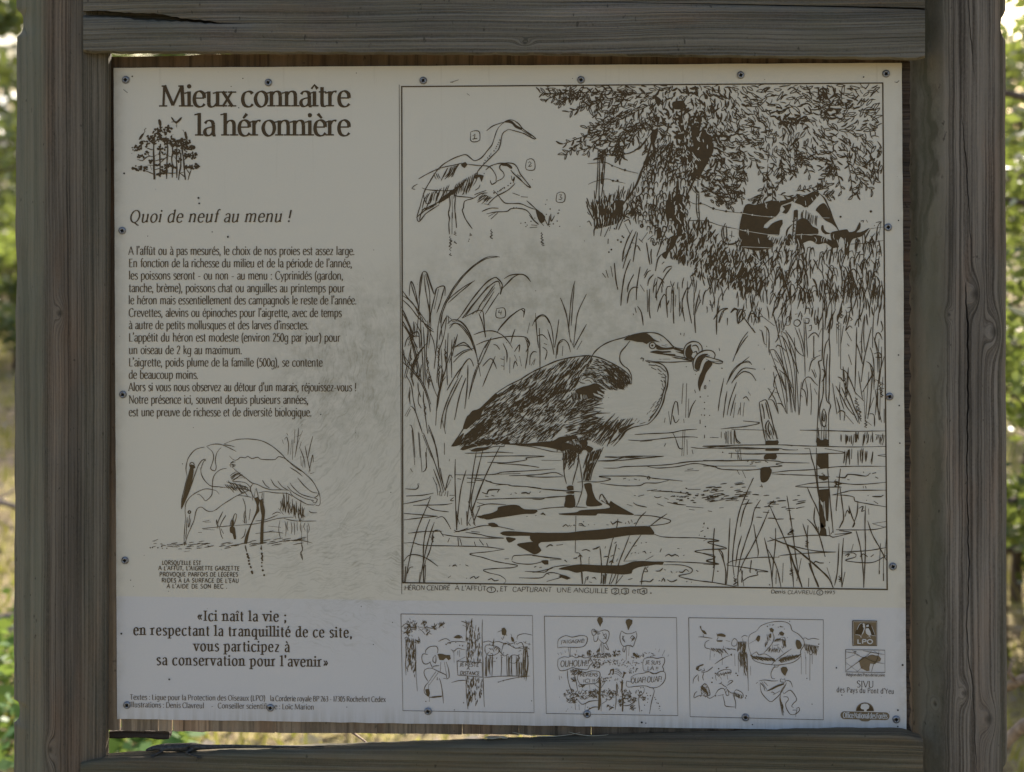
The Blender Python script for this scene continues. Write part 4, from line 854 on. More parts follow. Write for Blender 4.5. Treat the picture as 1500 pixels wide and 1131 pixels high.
def reeds_right():
    T(1030, 440, 5.357)
    # the big post and the leaning one
    S(1.9, '940 0 938 100 940 200 935 400 930 470 905 480 918 560 910 700 905 850 895 1000 892 1120; 1000 0 1010 60 1000 180 990 250 990 330 995 400 990 560 990 700 985 790 1000 830 985 900 985 1120; 970 0 960 150 955 230; 990 230 985 300 960 350 945 480 955 560 945 620 940 740 915 850 920 960 930 990; 975 420 965 560 965 760 985 810; 930 540 945 545 955 590 930 640; 945 850 930 900 935 980 960 985 965 900 948 850; 942 880 938 940 950 950 955 890; 930 990 925 1110; 950 990 945 1100; 965 980 960 1110; 905 1000 900 1100')
    F('892 1075 910 1080 925 1100 960 1085 985 1095 985 1125 892 1125'); F('980 225 992 230 990 260 978 255')
    S(2.0, '440 800 460 790 490 780 510 820 530 900 555 1000 580 1090; 440 800 450 880 465 980 490 1110; 460 810 475 870 480 930; 490 800 505 870 520 930; 510 940 490 980 500 1040 530 1090; 510 940 540 1000 555 1060; 515 960 510 1010 530 1060')
    F('490 1105 560 1100 585 1108 580 1125 488 1125')
    for i, (x0, y0, x1, y1, b) in enumerate(((655, 890, 520, 385, 10), (660, 890, 600, 360, 8), (690, 880, 560, 400, 20), (700, 880, 590, 260, 10), (720, 870, 610, 240, 14), (725, 880, 650, 235, 16), (750, 900, 715, 290, 0), (740, 560, 640, 250, 10), (755, 900, 770, 640, 0),
              (790, 440, 720, 210, 4), (800, 440, 750, 220, 4), (800, 600, 790, 140, 0), (820, 450, 800, 150, 0), (865, 450, 870, 270, 0), (815, 820, 800, 620, 6), (845, 900, 840, 650, 4), (650, 880, 550, 560, -10), (640, 700, 560, 520, 4), (665, 800, 600, 560, 4), (590, 880, 510, 690, 8), (700, 690, 590, 540, 12))):
        T(1030, 440, 5.357); a = pts_of(f'{x0} {y0} {x1} {y1}')
        blade(a[0][0], a[0][1], a[1][0], a[1][1], b / 3, 1.3, 0)
    S(1.6, '520 430 525 390 545 385 570 400 610 470 650 570 690 700 720 870; 570 370 585 350 620 370 650 400; 580 275 610 280 640 310 690 420 750 575; 645 235 690 300 740 400 790 440; 615 240 640 260; 775 700 785 640 810 605 840 605 870 640 900 670; 765 740 780 760; 770 690 800 720 815 830; 875 650 895 660; 830 560 850 480 880 455 890 440; 850 460 920 430; 870 540 890 600; 850 540 870 580 880 610; 820 300 850 265 880 255 910 290; 865 280 870 450; 905 400 925 390; 900 290 930 220; 870 690 895 740; 580 580 560 620 555 680 580 690; 560 720 595 730; 510 780 545 725 560 690; 505 690 530 700; 515 780 550 790 590 890; 580 810 610 810 640 850; 555 455 590 490; 550 515 580 525')
    S(1.7, '470 130 560 200; 440 230 460 240 480 340 495 350; 480 200 515 250 515 410; 500 210 495 370; 545 90 590 270 565 330; 580 150 575 180; 595 150 590 220; 650 200 655 140 680 130 680 190 655 195; 710 165 740 150 765 175 740 205 712 190 715 165; 800 140 830 145 825 180 790 175; 830 200 850 195 845 235 825 240; 890 120 905 160 880 190 875 130; 720 110 740 105; 770 100 780 130; 800 70 830 60 835 110; 845 60 860 70 850 130; 690 10 690 120; 640 50 655 90 640 100')
    # flower heads and grass along the top right
    S(1.8, '1050 160 1060 110 1100 120 1080 140; 1060 110 1085 30; 1105 150 1120 190; 1150 130 1170 150 1155 160; 1130 60 1160 55 1150 90 1130 95; 1115 75 1120 80; 1045 180 1050 340; 1062 180 1065 440; 1080 180 1078 540; 1100 200 1080 340; 1190 200 1215 145 1220 210; 1205 210 1200 400 1190 720; 1200 330 1230 420 1250 500; 1240 320 1250 410; 1225 330 1245 318; 1320 210 1290 340 1260 480 1240 640; 1310 370 1330 430 1340 520 1340 700; 1140 425 1165 505; 1130 340 1145 360; 1115 240 1150 200 1170 220; 1125 245 1165 320; 1345 330 1360 260 1385 260 1405 310; 1340 420 1380 410 1400 445 1350 445; 1380 300 1370 500; 1395 160 1410 220 1395 250; 1080 540 1120 560 1160 640 1200 740; 1055 600 1080 610 1100 635 1120 610; 1040 670 1090 760 1130 840 1180 900; 1045 760 1070 850 1075 940; 1085 680 1120 760 1170 860 1215 960; 1110 650 1150 740 1190 850 1240 950; 1055 885 1075 865 1110 880 1105 945; 1120 900 1180 970; 1280 480 1310 500 1330 570 1250 720; 1190 720 1260 790; 1200 830 1225 970; 1260 700 1270 940; 1300 560 1275 930; 1330 560 1310 800 1290 930; 1350 700 1380 940; 1390 700 1385 940; 1420 440 1380 600 1350 900; 1410 600 1400 760; 1350 620 1420 660; 1360 700 1420 690; 1305 890 1340 900 1345 990; 1270 940 1320 980; 1420 850 1420 960; 1340 760 1290 900; 1320 540 1350 640')
    for x, y in ((1200, 760), (1215, 800), (1230, 850), (1390, 640), (1400, 700), (1275, 935), (1060, 150), (1080, 60)): scrib(1030 + x / 5.357, 440 + y / 5.357, 6, 2.4, 2.2, 2.0)
    for i in range(12):
        x = rng.uniform(1225, 1295); y = rng.uniform(455, 610)
        blade(x, y + 30, x + rng.uniform(-7, 5), y - rng.uniform(5, 40), rng.uniform(-4, 4), 1.4, rng.choice((0, 0, 2)))
def meadow():
    clip(True)
    T(0, 0, 1)
    # grass along the foot of the tree, thinning out to the left and downwards
    mid = [(905, 360), (985, 345), (1100, 370), (1190, 370), (1296, 330), (1297, 470), (1240, 470), (1170, 470), (1080, 455), (1010, 440), (950, 425), (905, 400)]
    dark = [(985, 330), (1035, 320), (1060, 372), (1110, 385), (1125, 430), (1075, 420), (1035, 415), (1000, 385), (975, 370)]
    dark2 = [(1060, 365), (1150, 365), (1190, 375), (1185, 430), (1150, 450), (1110, 430), (1075, 425)]
    for x, y in scatter(dark, 330): tick(x, y, -1.35 + rng.uniform(-.55, .5), rng.uniform(8, 17), rng.uniform(1.8, 3.2), .25)
    for x, y in scatter(dark2, 120): tick(x, y, -1.35 + rng.uniform(-.5, .6), rng.uniform(8, 18), rng.uniform(1.6, 2.8), .2)
    fld = [(1050, 350), (1085, 352), (1120, 358), (1200, 360), (1240, 372), (1260, 345), (1297, 335), (1297, 440), (1200, 440), (1120, 440), (1040, 420)]
    for x, y in scatter(fld, 270): 
        l = rng.uniform(12, 26); a = rng.uniform(-.5, .45)
        stroke([(x, y + l / 2), (x + math.sin(a) * l * .3, y), (x + math.sin(a) * l * .9 + rng.uniform(-3, 3), y - l / 2)], rng.uniform(1.3, 2.2), .4)
    for x, y in scatter(fld, 110):
        h = rng.uniform(7, 14); w_ = rng.uniform(3, 6)
        stroke([(x - w_, y + h), (x - w_ * .4, y - h * .5), (x + w_ * .5, y - h * .6), (x + w_, y + h * .3)], 1.4)
    for x, y in scatter([(1075, 430), (1200, 430), (1200, 475), (1150, 480), (1090, 470)], 60):
        tick(x, y, -1.45 + rng.uniform(-.3, .3), rng.uniform(10, 26), 1.5)
    for x, y in scatter([(1195, 420), (1297, 400), (1297, 470), (1200, 480)], 62):
        tick(x, y, -1.5 + rng.uniform(-.25, .25), rng.uniform(12, 34), rng.uniform(1.3, 2.2))
    # separate tufts to the left of the tree
    T(820, 290, 5.357)
    S(2.0, '490 490 500 420 530 330 570 250; 495 555 510 500 550 380 600 260; 575 500 590 400 610 270; 500 480 560 380; 640 340 690 270; 650 350 620 320; 590 380 610 375 632 415; 680 350 690 420 708 525; 720 400 715 440 722 520; 750 575 770 480 800 440; 760 460 800 350 830 320; 690 330 735 290; 560 350 585 355; 455 720 440 640 428 510; 415 620 400 535; 380 625 362 565; 360 625 335 590; 480 845 485 760 510 600 555 480; 530 740 540 680 580 600; 600 800 605 700 630 540; 528 828 545 740 580 700 615 705; 630 680 665 735; 690 690 700 640 735 600; 750 785 790 680 840 590 880 545; 750 780 765 640; 810 585 840 545 880 535; 765 620 800 640 820 670; 665 630 690 580 715 570; 660 610 690 555; 610 850 640 900 655 1000; 710 945 700 850 705 715; 690 895 685 720; 765 895 790 810 820 755 835 780; 845 940 835 720 870 695; 895 985 890 850 895 700; 870 900 880 720; 940 930 935 700; 1035 985 1000 790 1010 700; 1065 1060 1060 900 1100 720; 1050 920 1055 640; 980 970 960 820 1000 700; 1120 840 1130 760 1150 720; 1230 1070 1235 900 1250 780; 1210 950 1260 880 1320 865; 1250 980 1290 880; 1315 1000 1318 940; 1395 985 1390 900 1410 870; 1400 990 1430 900 1460 880; 1340 900 1370 865 1400 880; 600 900 590 860; 580 920 575 905; 905 855 910 760; 1160 890 1150 850; 970 860 940 930; 800 520 820 500; 725 330 740 375 770 340')
    S(2.6, '490 490 505 420; 500 450 490 500; 478 845 480 820; 895 985 892 950; 380 320 378 360; 455 720 453 700; 710 945 708 925; 1065 1060 1066 1040')
    Dt(1.4, '455 330 490 300 500 310 385 425 405 405 480 345')
    for i in range(40):
        T(0, 0, 1); x = rng.uniform(950, 1070); y = rng.uniform(405, 450)
        tick(x, y, -1.45 + rng.uniform(-.4, .4), rng.uniform(8, 24), rng.uniform(1.3, 2.0))
    T(1030, 440, 5.357)
    S(1.7, '105 270 105 140 130 40; 120 175 150 90 195 65; 190 190 188 140; 215 100 250 70 270 80; 275 185 270 120 300 70 330 120 275 185; 300 110 345 170 405 255; 345 160 385 80 420 180; 370 100 405 110 435 150; 385 215 410 255; 80 150 110 100; 30 100 35 50; 50 30 80 60; 420 60 470 130; 430 180 440 130 470 130')
def tree_and_cow():
    clip(True)
    T(780, 110, 5.357)
    # bush at the foot of the fence, left of the trunk
    F('640 1125 620 1040 640 990 680 980 720 990 700 1040 660 1090 650 1125'); F('520 1125 530 1080 560 1060 580 1125')
    hatch(2.0, (500, 1125), (700, 1125), -10, -150, 20, .5); hatch(2.0, (440, 1040), (540, 1120), -20, -60, 9, .5); hatch(1.8, (560, 1000), (780, 960), 20, -80, 14, .6)
    T(820, 290, 5.357)
    hatch(2.4, (270, 250), (460, 200), 20, -150, 26, .4); hatch(2.4, (260, 150), (420, 130), -20, -110, 20, .4)
    F('430 110 400 160 440 60 480 40 500 80 470 130; 300 140 340 120 350 190 310 200')
    S(2.0, '210 60 240 120 270 180; 215 110 235 135; 215 190 230 180 250 220; 268 300 270 250 285 230 300 240; 320 300 330 230; 350 305 385 230; 390 260 400 220; 440 250 460 190 490 150; 460 250 490 180 520 130 560 110; 500 190 540 170 555 210; 510 200 550 280; 460 150 500 140 550 160')
    T(780, 110, 5.357)
    # fence
    S(1.8, '515 590 510 800 490 1020; 530 600 525 800 520 1010; 572 620 560 800 535 1010; 480 540 500 575 560 612 620 630 700 625 780 605 850 560 900 500 950 430; 500 570 540 590; 545 640 555 700 548 760')
    F('530 620 560 640 555 700 540 690; 540 760 555 760 548 860 535 850')
    S(1.1, '430 695 500 690 570 685 640 715 720 745 830 772; 437 858 490 835 580 815 640 830 730 850')
    Dt(1.5, '625 712 725 745 668 828 632 830')
    S(2.0, '648 690 650 655 672 640 665 670 648 690')
    # trunk
    F('950 430 975 420 1000 330 970 320 985 440 965 500 935 545 925 480')
    S(3.0, '950 430 935 520 900 640 870 720 840 790 810 870 770 930 700 1030 640 1125; 900 500 850 560 800 590; 1300 600 1285 780 1240 880 1190 1000 1160 1125')
    F('1235 560 1305 600 1300 700 1285 780 1250 830 1225 780 1240 740 1200 690 1150 650 1210 620')
    F('1065 940 1085 930 1090 1125 1060 1125; 1130 830 1150 870 1140 960 1150 1040 1120 1125 1100 1125 1120 1000; 885 690 930 620 900 720; 830 800 860 770 820 870')
    trunk = pts_of('960 500 1290 640 1260 860 1190 1125 660 1125 800 900 880 700')
    T(0, 0, 1)
    for x, y in scatter(trunk, 190, 3.5):
        k = rng.random(); s_ = rng.uniform(3, 6)
        if k < .6: stroke([(x - s_ * .6, y + s_), (x - s_ * .5, y - s_ * .4), (x + s_ * .2, y - s_), (x + s_ * .7, y - s_ * .1), (x + s_ * .5, y + s_ * .8)], rng.uniform(1.5, 2.3))
        else: stroke([(x, y - s_ * 1.4), (x + rng.uniform(-2, 2), y), (x + rng.uniform(-2, 2), y + s_ * 1.6)], rng.uniform(1.6, 3))
    T(820, 290, 5.357)
    base = pts_of('520 110 700 60 860 20 960 60 900 240 860 300 800 380 740 360 690 250 580 170')
    T(0, 0, 1)
    for x, y in scatter(base, 60, 3.5):
        s_ = rng.uniform(2.5, 5)
        stroke([(x - s_ * .6, y + s_), (x - s_ * .4, y - s_ * .5), (x + s_ * .5, y - s_ * .3), (x + s_ * .7, y + s_)], rng.uniform(1.5, 2.2))
    T(820, 290, 5.357)
    F('870 60 905 -20 960 -20 985 120 1000 230 970 330 930 300 880 300 850 400 800 440 830 480 860 420 900 380 920 280 880 180')
    F('760 250 790 230 800 300 770 320; 835 20 860 0 865 110 850 200 830 120; 640 205 655 200 660 225 645 235')
    S(2.2, '750 150 770 200 765 330; 840 100 850 200 800 330; 700 120 720 200 760 240; 580 110 620 60 650 100; 800 60 820 130 790 200')
    ring(940, 331, 2, 2, 1.8)
    # foliage: dark heart, then twigs hanging out all round
    T(0, 0, 1)
    heart = [(955, 128), (1062, 128), (1075, 185), (1060, 240), (1030, 262), (1000, 235), (970, 180)]
    for x, y in scatter(heart, 110): leaf(x, y, rng.uniform(0, 6.28), rng.uniform(6, 12), rng.uniform(2.0, 3.4), rng.random() < .7, 1.4)
    for x, y in scatter([(985, 195), (1030, 165), (1065, 200), (1050, 250), (1025, 265), (1015, 225)], 60): leaf(x, y, rng.uniform(0, 6.28), rng.uniform(7, 13), rng.uniform(2.4, 4), True)
    F('1012 190 1022 186 1040 196 1045 220 1030 250 1022 262 1018 225; 985 150 1000 148 1004 158 988 160; 958 140 968 146 964 156', True)
    for (x, y, a, l) in ((955, 135, 2.9, 60), (930, 135, 2.8, 70), (900, 132, 3.0, 60), (960, 150, 2.7, 70), (965, 165, 2.55, 60), (930, 160, 2.75, 60), (905, 170, 2.5, 50), (880, 150, 2.9, 50), (860, 140, 2.95, 45), (900, 185, 2.6, 60), (960, 185, 3.0, 40),
              (930, 195, 2.7, 65), (875, 192, 2.75, 55), (900, 205, 2.75, 62), (860, 205, 2.75, 40), (945, 175, 2.7, 55), (885, 130, 2.0, 40), (920, 130, 1.9, 45), (850, 132, 2.5, 40), (830, 135, 2.9, 40), (910, 200, 1.9, 28), (930, 205, 2.6, 30), (840, 130, 2.75, 45), (890, 215, 2.2, 20), (905, 215, 1.2, 18)):
        twig(x, y, a, l, 10, 9, .45, 1.4)
    can = [(1060, 126), (1292, 124), (1292, 250), (1255, 240), (1220, 225), (1200, 260), (1170, 245), (1140, 250), (1100, 225), (1070, 260), (1062, 200)]
    full = [(800, 126), (1292, 124), (1293, 260), (1262, 262), (1235, 232), (1205, 262), (1175, 232), (1150, 262), (1105, 222), (1085, 290), (1040, 292), (1000, 262), (960, 232), (930, 200), (880, 212), (862, 200), (890, 168), (850, 150)]
    for x, y in scatter(full, 1100, 5.2):
        an = math.atan2(y - 118, (x - 1005) * .55) + .55 * math.sin(x * .045 + y * .03) + .5 * math.sin(y * .07 - x * .021) + rng.uniform(-.95, .95)
        dk = max(math.exp(-((x - 1005) / 48) ** 2), .6 * math.exp(-((x - 1218) / 30) ** 2 - ((y - 150) / 26) ** 2), .5 * math.exp(-((x - 1150) / 34) ** 2 - ((y - 180) / 12) ** 2))
        k = rng.random()
        if k < .30 + .34 * dk: leaf(x, y, an, rng.uniform(7, 13), rng.uniform(1.8, 2.6) + 1.2 * dk, True)
        elif k < .74: leaf(x, y, an, rng.uniform(10, 17), rng.uniform(3.0, 4.0), False, 1.1)
        else: tick(x, y, an, rng.uniform(7, 13), 1.5, .35)
    for x, y in scatter(can, 6, 8): twig(x, y, rng.choice((.5, 1.0, 1.57, 2.2, 2.7)) + rng.uniform(-.4, .4), rng.uniform(18, 34), rng.randint(5, 8), rng.uniform(7, 10), .5, 1.4)
    for x, y in scatter(can, 20): leaf(x, y, rng.uniform(0, 6.28), rng.uniform(5, 11), rng.uniform(1.8, 3), rng.random() < .55, 1.3)
    for x, y in scatter([(1195, 128), (1245, 128), (1240, 165), (1205, 175)], 25): leaf(x, y, rng.uniform(0, 6.28), rng.uniform(6, 11), rng.uniform(2.5, 3.6), rng.random() < .75, 1.5)
    for x, y in scatter([(1125, 165), (1190, 170), (1185, 195), (1140, 185)], 22): leaf(x, y, -.3 + rng.uniform(-.5, .5), rng.uniform(6, 14), rng.uniform(2.5, 4), True)
    for x, y in scatter([(1025, 250), (1085, 250), (1085, 290), (1050, 300), (1025, 285)], 60): leaf(x, y, rng.uniform(-.5, 1.2), rng.uniform(6, 11), rng.uniform(2, 3.2), rng.random() < .7, 1.5)
    for (x, y, a, l) in ((1060, 270, .5, 35), (1045, 280, .9, 35), (1090, 225, 1.5, 40), (1105, 230, 1.3, 45), (1125, 240, 1.7, 50), (1130, 265, 1.4, 40), (1120, 270, 1.9, 35), (1150, 250, 1.9, 40), (1145, 225, 1.7, 40), (1170, 220, 1.1, 40), (1172, 225, 1.9, 35),
              (1210, 230, 1.5, 30), (1215, 225, 1.1, 60), (1240, 230, 1.3, 60), (1250, 250, 1.1, 40), (1225, 240, 2.2, 30), (1275, 225, 1.2, 40), (1285, 215, 1.5, 45), (1140, 285, .1, 40), (1165, 280, -.1, 35), (1195, 280, -.4, 20), (1120, 285, 2.6, 20), (1260, 265, 1.7, 22), (1205, 285, .1, 14)):
        twig(x, y, a, l, 8, 9, .45, 1.4)
    # cow
    T(1030, 270, 5.357)
    F('310 222 328 168 360 152 400 162 460 150 520 130 600 130 660 120 720 95 715 112 690 137 612 168 602 210 572 250 522 280 502 298 480 318 474 340 502 345 540 308 590 285 622 280 624 310 604 345 592 402 545 395 508 395 510 430 545 450 552 480 540 502 470 514 420 522 380 514 300 490 292 430 280 400 284 340 294 280')
    F('730 75 800 85 870 55 915 72 890 105 840 160 800 182 770 162 738 152 715 142 740 110'); F('882 205 905 170 950 148 985 200 1010 260 1040 322 1058 352 1010 310 960 285 930 255 905 225'); F('620 170 650 163 692 150 680 192 650 232 620 222 642 195')
    S(2.6, '915 75 950 110 985 180 1010 250 1035 310 1062 362; 655 445 655 380 670 345 700 315')
    F('738 290 790 265 830 290 860 330 900 350 902 390 870 402 830 392 760 400 730 392'); F('728 395 850 402 905 400 960 420 1010 440 1062 430 1052 482 1020 502 960 462 900 472 840 442 760 472 728 462'); F('655 398 692 395 690 474 648 474')
    F('1000 382 1050 365 1130 353 1145 375 1190 365 1210 330 1228 295 1236 312 1230 350 1202 376 1250 370 1302 343 1280 376 1240 410 1182 426 1160 450 1147 490 1142 540 1108 552 1108 520 1110 470 1100 428 1080 412 1064 438 1064 492 1028 492 1008 440'); F('930 320 926 360 958 392 1002 385 970 375 948 350 944 322')
    S(2.0, '715 205 708 330 695 475; 742 205 732 330 722 475; 715 205 740 200')
    F('716 205 742 203 736 260 716 262')
    for i in range(22): disc(1030 + rng.uniform(702, 735) / 5.357, 270 + rng.uniform(250, 470) / 5.357, .9)
    hatch(1.6, (770, 270), (890, 330), 5, -75, 9, .4); hatch(1.6, (510, 400), (640, 440), -25, 55, 9, .3); hatch(1.5, (560, 470), (640, 480), 25, -60, 6)
    F('140 400 142 360 155 330 150 400 165 445 200 465 255 452 282 425 284 440 258 465 205 478 165 462'); S(1.8, '175 305 160 345 165 430; 180 320 185 400 180 450; 205 400 245 410; 225 365 222 420; 195 435 215 440 205 450')
    S(1.1, '-170 80 -80 150 0 155 80 190 180 212 300 225; 740 250 840 262 940 265 1080 258 1220 235 1310 215 1415 195; 1300 350 1415 335; -180 290 0 285 140 325 285 355; 1150 470 1300 460 1415 440; 110 465 290 480')
    cur_ = cur
    Dt(1.7, '80 190 180 212 300 222 1078 255 1315 213 -20 150')
    S(1.6, '1235 290 1260 285 1255 300; 1280 280 1290 300; 1340 330 1345 320; 1355 300 1400 295 1370 330 1350 480; 1395 300 1380 400')
    # thin shadowed leaves over the cow's back
    F('0 160 20 150 5 300 25 320 10 380 -10 380', False) if False else None
    T(1020, 110, 5.172)
    S(1.8, '5 880 0 1000 10 1086; 20 880 18 1000 25 1086; 0 900 15 905; 5 930 18 928; 5 1045 20 1040')
def pale_marks():
    clip(False); T(780, 110, 5.357)
    core = pts_of('1235 560 1305 600 1300 700 1285 780 1250 830 1200 690 1150 650'); T(820, 290, 5.357)
    foot = pts_of('905 0 960 -20 990 120 1000 230 960 330 880 300 850 400 830 470 870 300 880 180')
    T(0, 0, 1)
    for x, y in scatter(core, 22): leaf(x, y, 1.4 + rng.uniform(-.6, .6), rng.uniform(4, 9), rng.uniform(1.0, 1.7), True)
    for x, y in scatter(foot, 26): leaf(x, y, 1.2 + rng.uniform(-.5, .7), rng.uniform(4, 9), rng.uniform(1.0, 1.8), True)
    for x, y in scatter([(985, 150), (1040, 150), (1060, 230), (1010, 250)], 40): leaf(x, y, 1.4 + rng.uniform(-.8, .8), rng.uniform(4, 9), rng.uniform(.9, 1.7), True)
    for x, y in scatter([(985, 340), (1050, 345), (1120, 400), (1110, 430), (1010, 400)], 90): leaf(x, y, -1.35 + rng.uniform(-.5, .5), rng.uniform(4, 10), rng.uniform(.9, 1.7), True)
    for x, y in scatter([(870, 300), (905, 295), (900, 335), (875, 345)], 18): leaf(x, y, -1.6 + rng.uniform(-.3, .3), rng.uniform(6, 12), rng.uniform(.8, 1.4), True)
    """the wire and the leaves that are left unprinted where they cross the cow"""
    T(1030, 270, 5.357)
    S(.75, '300 225 400 243 500 254 575 257; 900 262 990 264; 285 355 330 365 500 392 590 398; 730 396 830 394 900 392; 300 490 420 494 540 500', 1)
    S(2.0, '480 130 500 190; 500 150 490 180; 590 100 600 140; 850 105 862 130; 880 85 892 110; 800 130 805 165; 760 85 790 95; 340 520 450 610; 440 615 470 590')
    Dt(1.3, '385 240 535 255 330 363')
    for i in range(22):
        x = rng.uniform(560, 1130); y = rng.uniform(410, 500)
        S(1.1, f'{x} {y} {x + rng.uniform(-8, 8)} {y - 22} {x + rng.uniform(-16, 16)} {y - 45}')
    for i in range(24):
        x = rng.uniform(990, 1120); y = rng.uniform(335, 425)
        tick(x, y, -1.4 + rng.uniform(-.5, .5), rng.uniform(5, 11), rng.uniform(.9, 1.5))
def egret():
    weight(.78)
    T(210, 610, 5.357)
    S(1.4, '635 215 700 190 760 178 850 178 940 195 1020 240 1090 300 1130 345 1200 395 1270 450 1330 510 1370 580 1385 620 1388 680 1375 700 1340 690; 495 235 540 220 600 218 660 240 730 275; 630 222 680 228 720 240; 480 240 410 260 360 315 340 370 335 420 345 470; 500 240 540 275 552 320 540 370 528 410 560 427 572 400 565 340 580 280 610 245; 450 420 470 360 490 335 460 345 430 390 400 470 375 530; 450 400 455 450 480 500 530 545 600 552 640 558')
    F('370 400 350 470 335 540 315 620 296 720 330 660 355 600 375 530 390 470 395 410')
    ring(210 + 382 / 5.357, 610 + 378 / 5.357, 3.2, 3.2, 1.3); F('360 385 375 375 405 388 408 405 390 412 370 410')
    S(1.4, '345 470 330 540 305 640 298 725; 400 470 370 560 330 660 300 725; 480 345 492 350')
    S(1.3, '655 408 610 415 565 450 545 500 542 570 535 620 490 662 470 640 440 612 420 610; 595 610 575 585 530 572 480 570 420 595 370 630 335 680 328 740 332 790; 640 555 600 560; 570 735 610 700 680 655 740 620 830 580; 332 790 325 880 320 960 325 1015; 325 1015 345 940 375 870 400 810 412 750 430 718 460 712 500 740 550 742 610 700; 345 790 340 880 332 960; 365 770 355 870 375 800')
    ring(210 + 362 / 5.357, 610 + 750 / 5.357, 1.9, 1.9, 1.6)
    S(1.4, '675 310 700 335 720 345 745 335 760 320 800 325 820 312 850 330 900 320 920 335 1000 340 1040 335 1060 315 1110 330 1160 370; 700 400 740 435 800 480 850 520 900 535 950 560 1010 575 1080 575 1150 580; 1150 585 1170 620 1230 660 1290 690 1340 695; 905 600 960 590 1040 600 1130 605 1170 630; 935 500 960 540 990 560; 1000 490 1030 540 1080 572; 1055 505 1090 550 1140 580; 1150 520 1180 560 1240 610 1340 640; 1130 545 1170 590 1260 640 1340 660; 1210 480 1260 540 1320 590 1365 600; 1340 640 1370 620 1375 600; 1320 660 1350 680 1365 650 1340 640; 1130 340 1180 390 1240 430; 1150 400 1200 430 1250 470; 860 530 840 560 850 600 870 640')
    hatch(1.3, (685, 360), (695, 400), 30, -8, 6, .3); hatch(1.3, (680, 470), (700, 510), 60, -40, 7, .35); hatch(1.3, (690, 520), (830, 560), -45, -10, 8, .5); hatch(1.6, (640, 530), (760, 560), 45, 50, 10, .4); hatch(1.3, (700, 545), (840, 590), -30, -35, 10, .4)
    S(1.2, '690 400 680 380 700 355 710 350; 740 620 800 625 850 635; 700 510 800 520 840 560; 690 490 780 480; 720 430 800 490; 640 555 830 580 860 660; 780 640 800 700 800 800')
    F('870 640 900 630 915 655 905 700 912 740 890 770 850 850 830 920 812 1000 790 1000 805 930 845 840 870 780 885 740 888 690')
    F('915 655 935 645 945 690 955 740 952 790 945 850 940 1000 918 1000 922 850 928 780 920 730')
    S(1.4, '885 560 900 620 905 650; 935 600 930 640 940 655; 880 570 870 640; 945 600 945 680')
    S(2.3, '800 1010 805 1040 812 1060; 925 1010 930 1050'); Dt(1.5, '815 1080 822 1095 828 1110 930 1075 935 1095 930 1115')
    # ripples
    for i in range(42):
        x = rng.uniform(80, 520); y = 1005 + rng.gauss(0, 16) + (x - 300) * .02; l = rng.uniform(8, 26)
        S(1.2, f'{x - l} {y + 2} {x} {y} {x + l} {y + rng.uniform(-5, 5)}')
    for i in range(40):
        x = rng.uniform(520, 1280); y = 1015 - (x - 520) * .06 + rng.gauss(0, 13); l = rng.uniform(15, 50)
        S(1.2, f'{x - l} {y + l * .22} {x} {y} {x + l} {y - l * .15}')
    Dt(1.0, '55 1030 72 1028 115 1030 145 1020 150 1035 185 1035')
    S(1.2, '320 1062 365 1055; 465 825 520 815; 480 830 530 828; 460 880 640 862 720 855; 430 910 460 910; 470 885 560 890; 720 855 860 845 940 830 1060 800 1180 790; 880 820 960 810 1060 770; 980 860 1080 870; 880 920 1000 905 1100 915; 1100 800 1200 820 1360 820; 960 910 1020 895; 1100 970 1250 975 1330 995; 1220 820 1260 810')
    S(1.4, '580 880 590 820 625 745; 595 880 615 830 648 775; 575 850 575 810 590 870; 800 840 790 780 798 740; 810 840 805 780; 780 815 800 840; 830 815 840 725; 600 880 610 930 625 960; 610 880 630 920; 805 880 790 940 765 958; 700 865 705 800 720 762 732 770 725 810 705 865; 680 865 690 820 700 800')
    F('680 868 715 868 725 920 728 962 712 965 700 920 682 912'); F('690 865 695 820 705 800 712 830 708 865')
    # reeds behind
    hatch(1.5, (1070, 740), (1260, 790), 5, -110, 13, .5); hatch(1.6, (1090, 640), (1250, 720), 8, 90, 11, .4); hatch(1.0, (1080, 815), (1290, 835), 4, 110, 9, .5)
    S(1.3, '1135 300 1140 220 1125 160 1110 180; 1155 300 1165 180; 1170 340 1175 180; 1190 320 1210 200 1218 90; 1200 240 1250 110; 1185 210 1190 100; 1205 160 1240 140; 1240 200 1225 250; 1230 250 1260 330 1270 400; 1270 230 1290 340 1310 430; 1290 330 1310 230 1330 155; 1300 440 1320 340 1330 300 1335 360; 1240 390 1235 310; 1250 400 1255 340; 1090 180 1100 215; 1310 450 1340 440; 1240 70 1250 60; 1125 130 1135 150; 1010 770 1050 750 1080 760; 1300 740 1320 755 1365 755; 1060 720 1100 770; 1230 820 1250 770 1270 790; 1240 990 1250 1040 1235 1080 1250 1125; 1285 850 1290 1005; 1245 850 1240 1000')
    T(210, 770, 5.357)
    S(2.0, '800 160 805 180 812 205; 922 165 930 190'); Dt(1.5, '815 225 820 245 828 275 832 300 845 330 842 322 855 372 852 360 930 225 932 250 935 270 930 290 930 318 938 350 948 388 925 180')
    S(1.3, '1240 150 1250 190 1235 210 1248 240 1250 272')
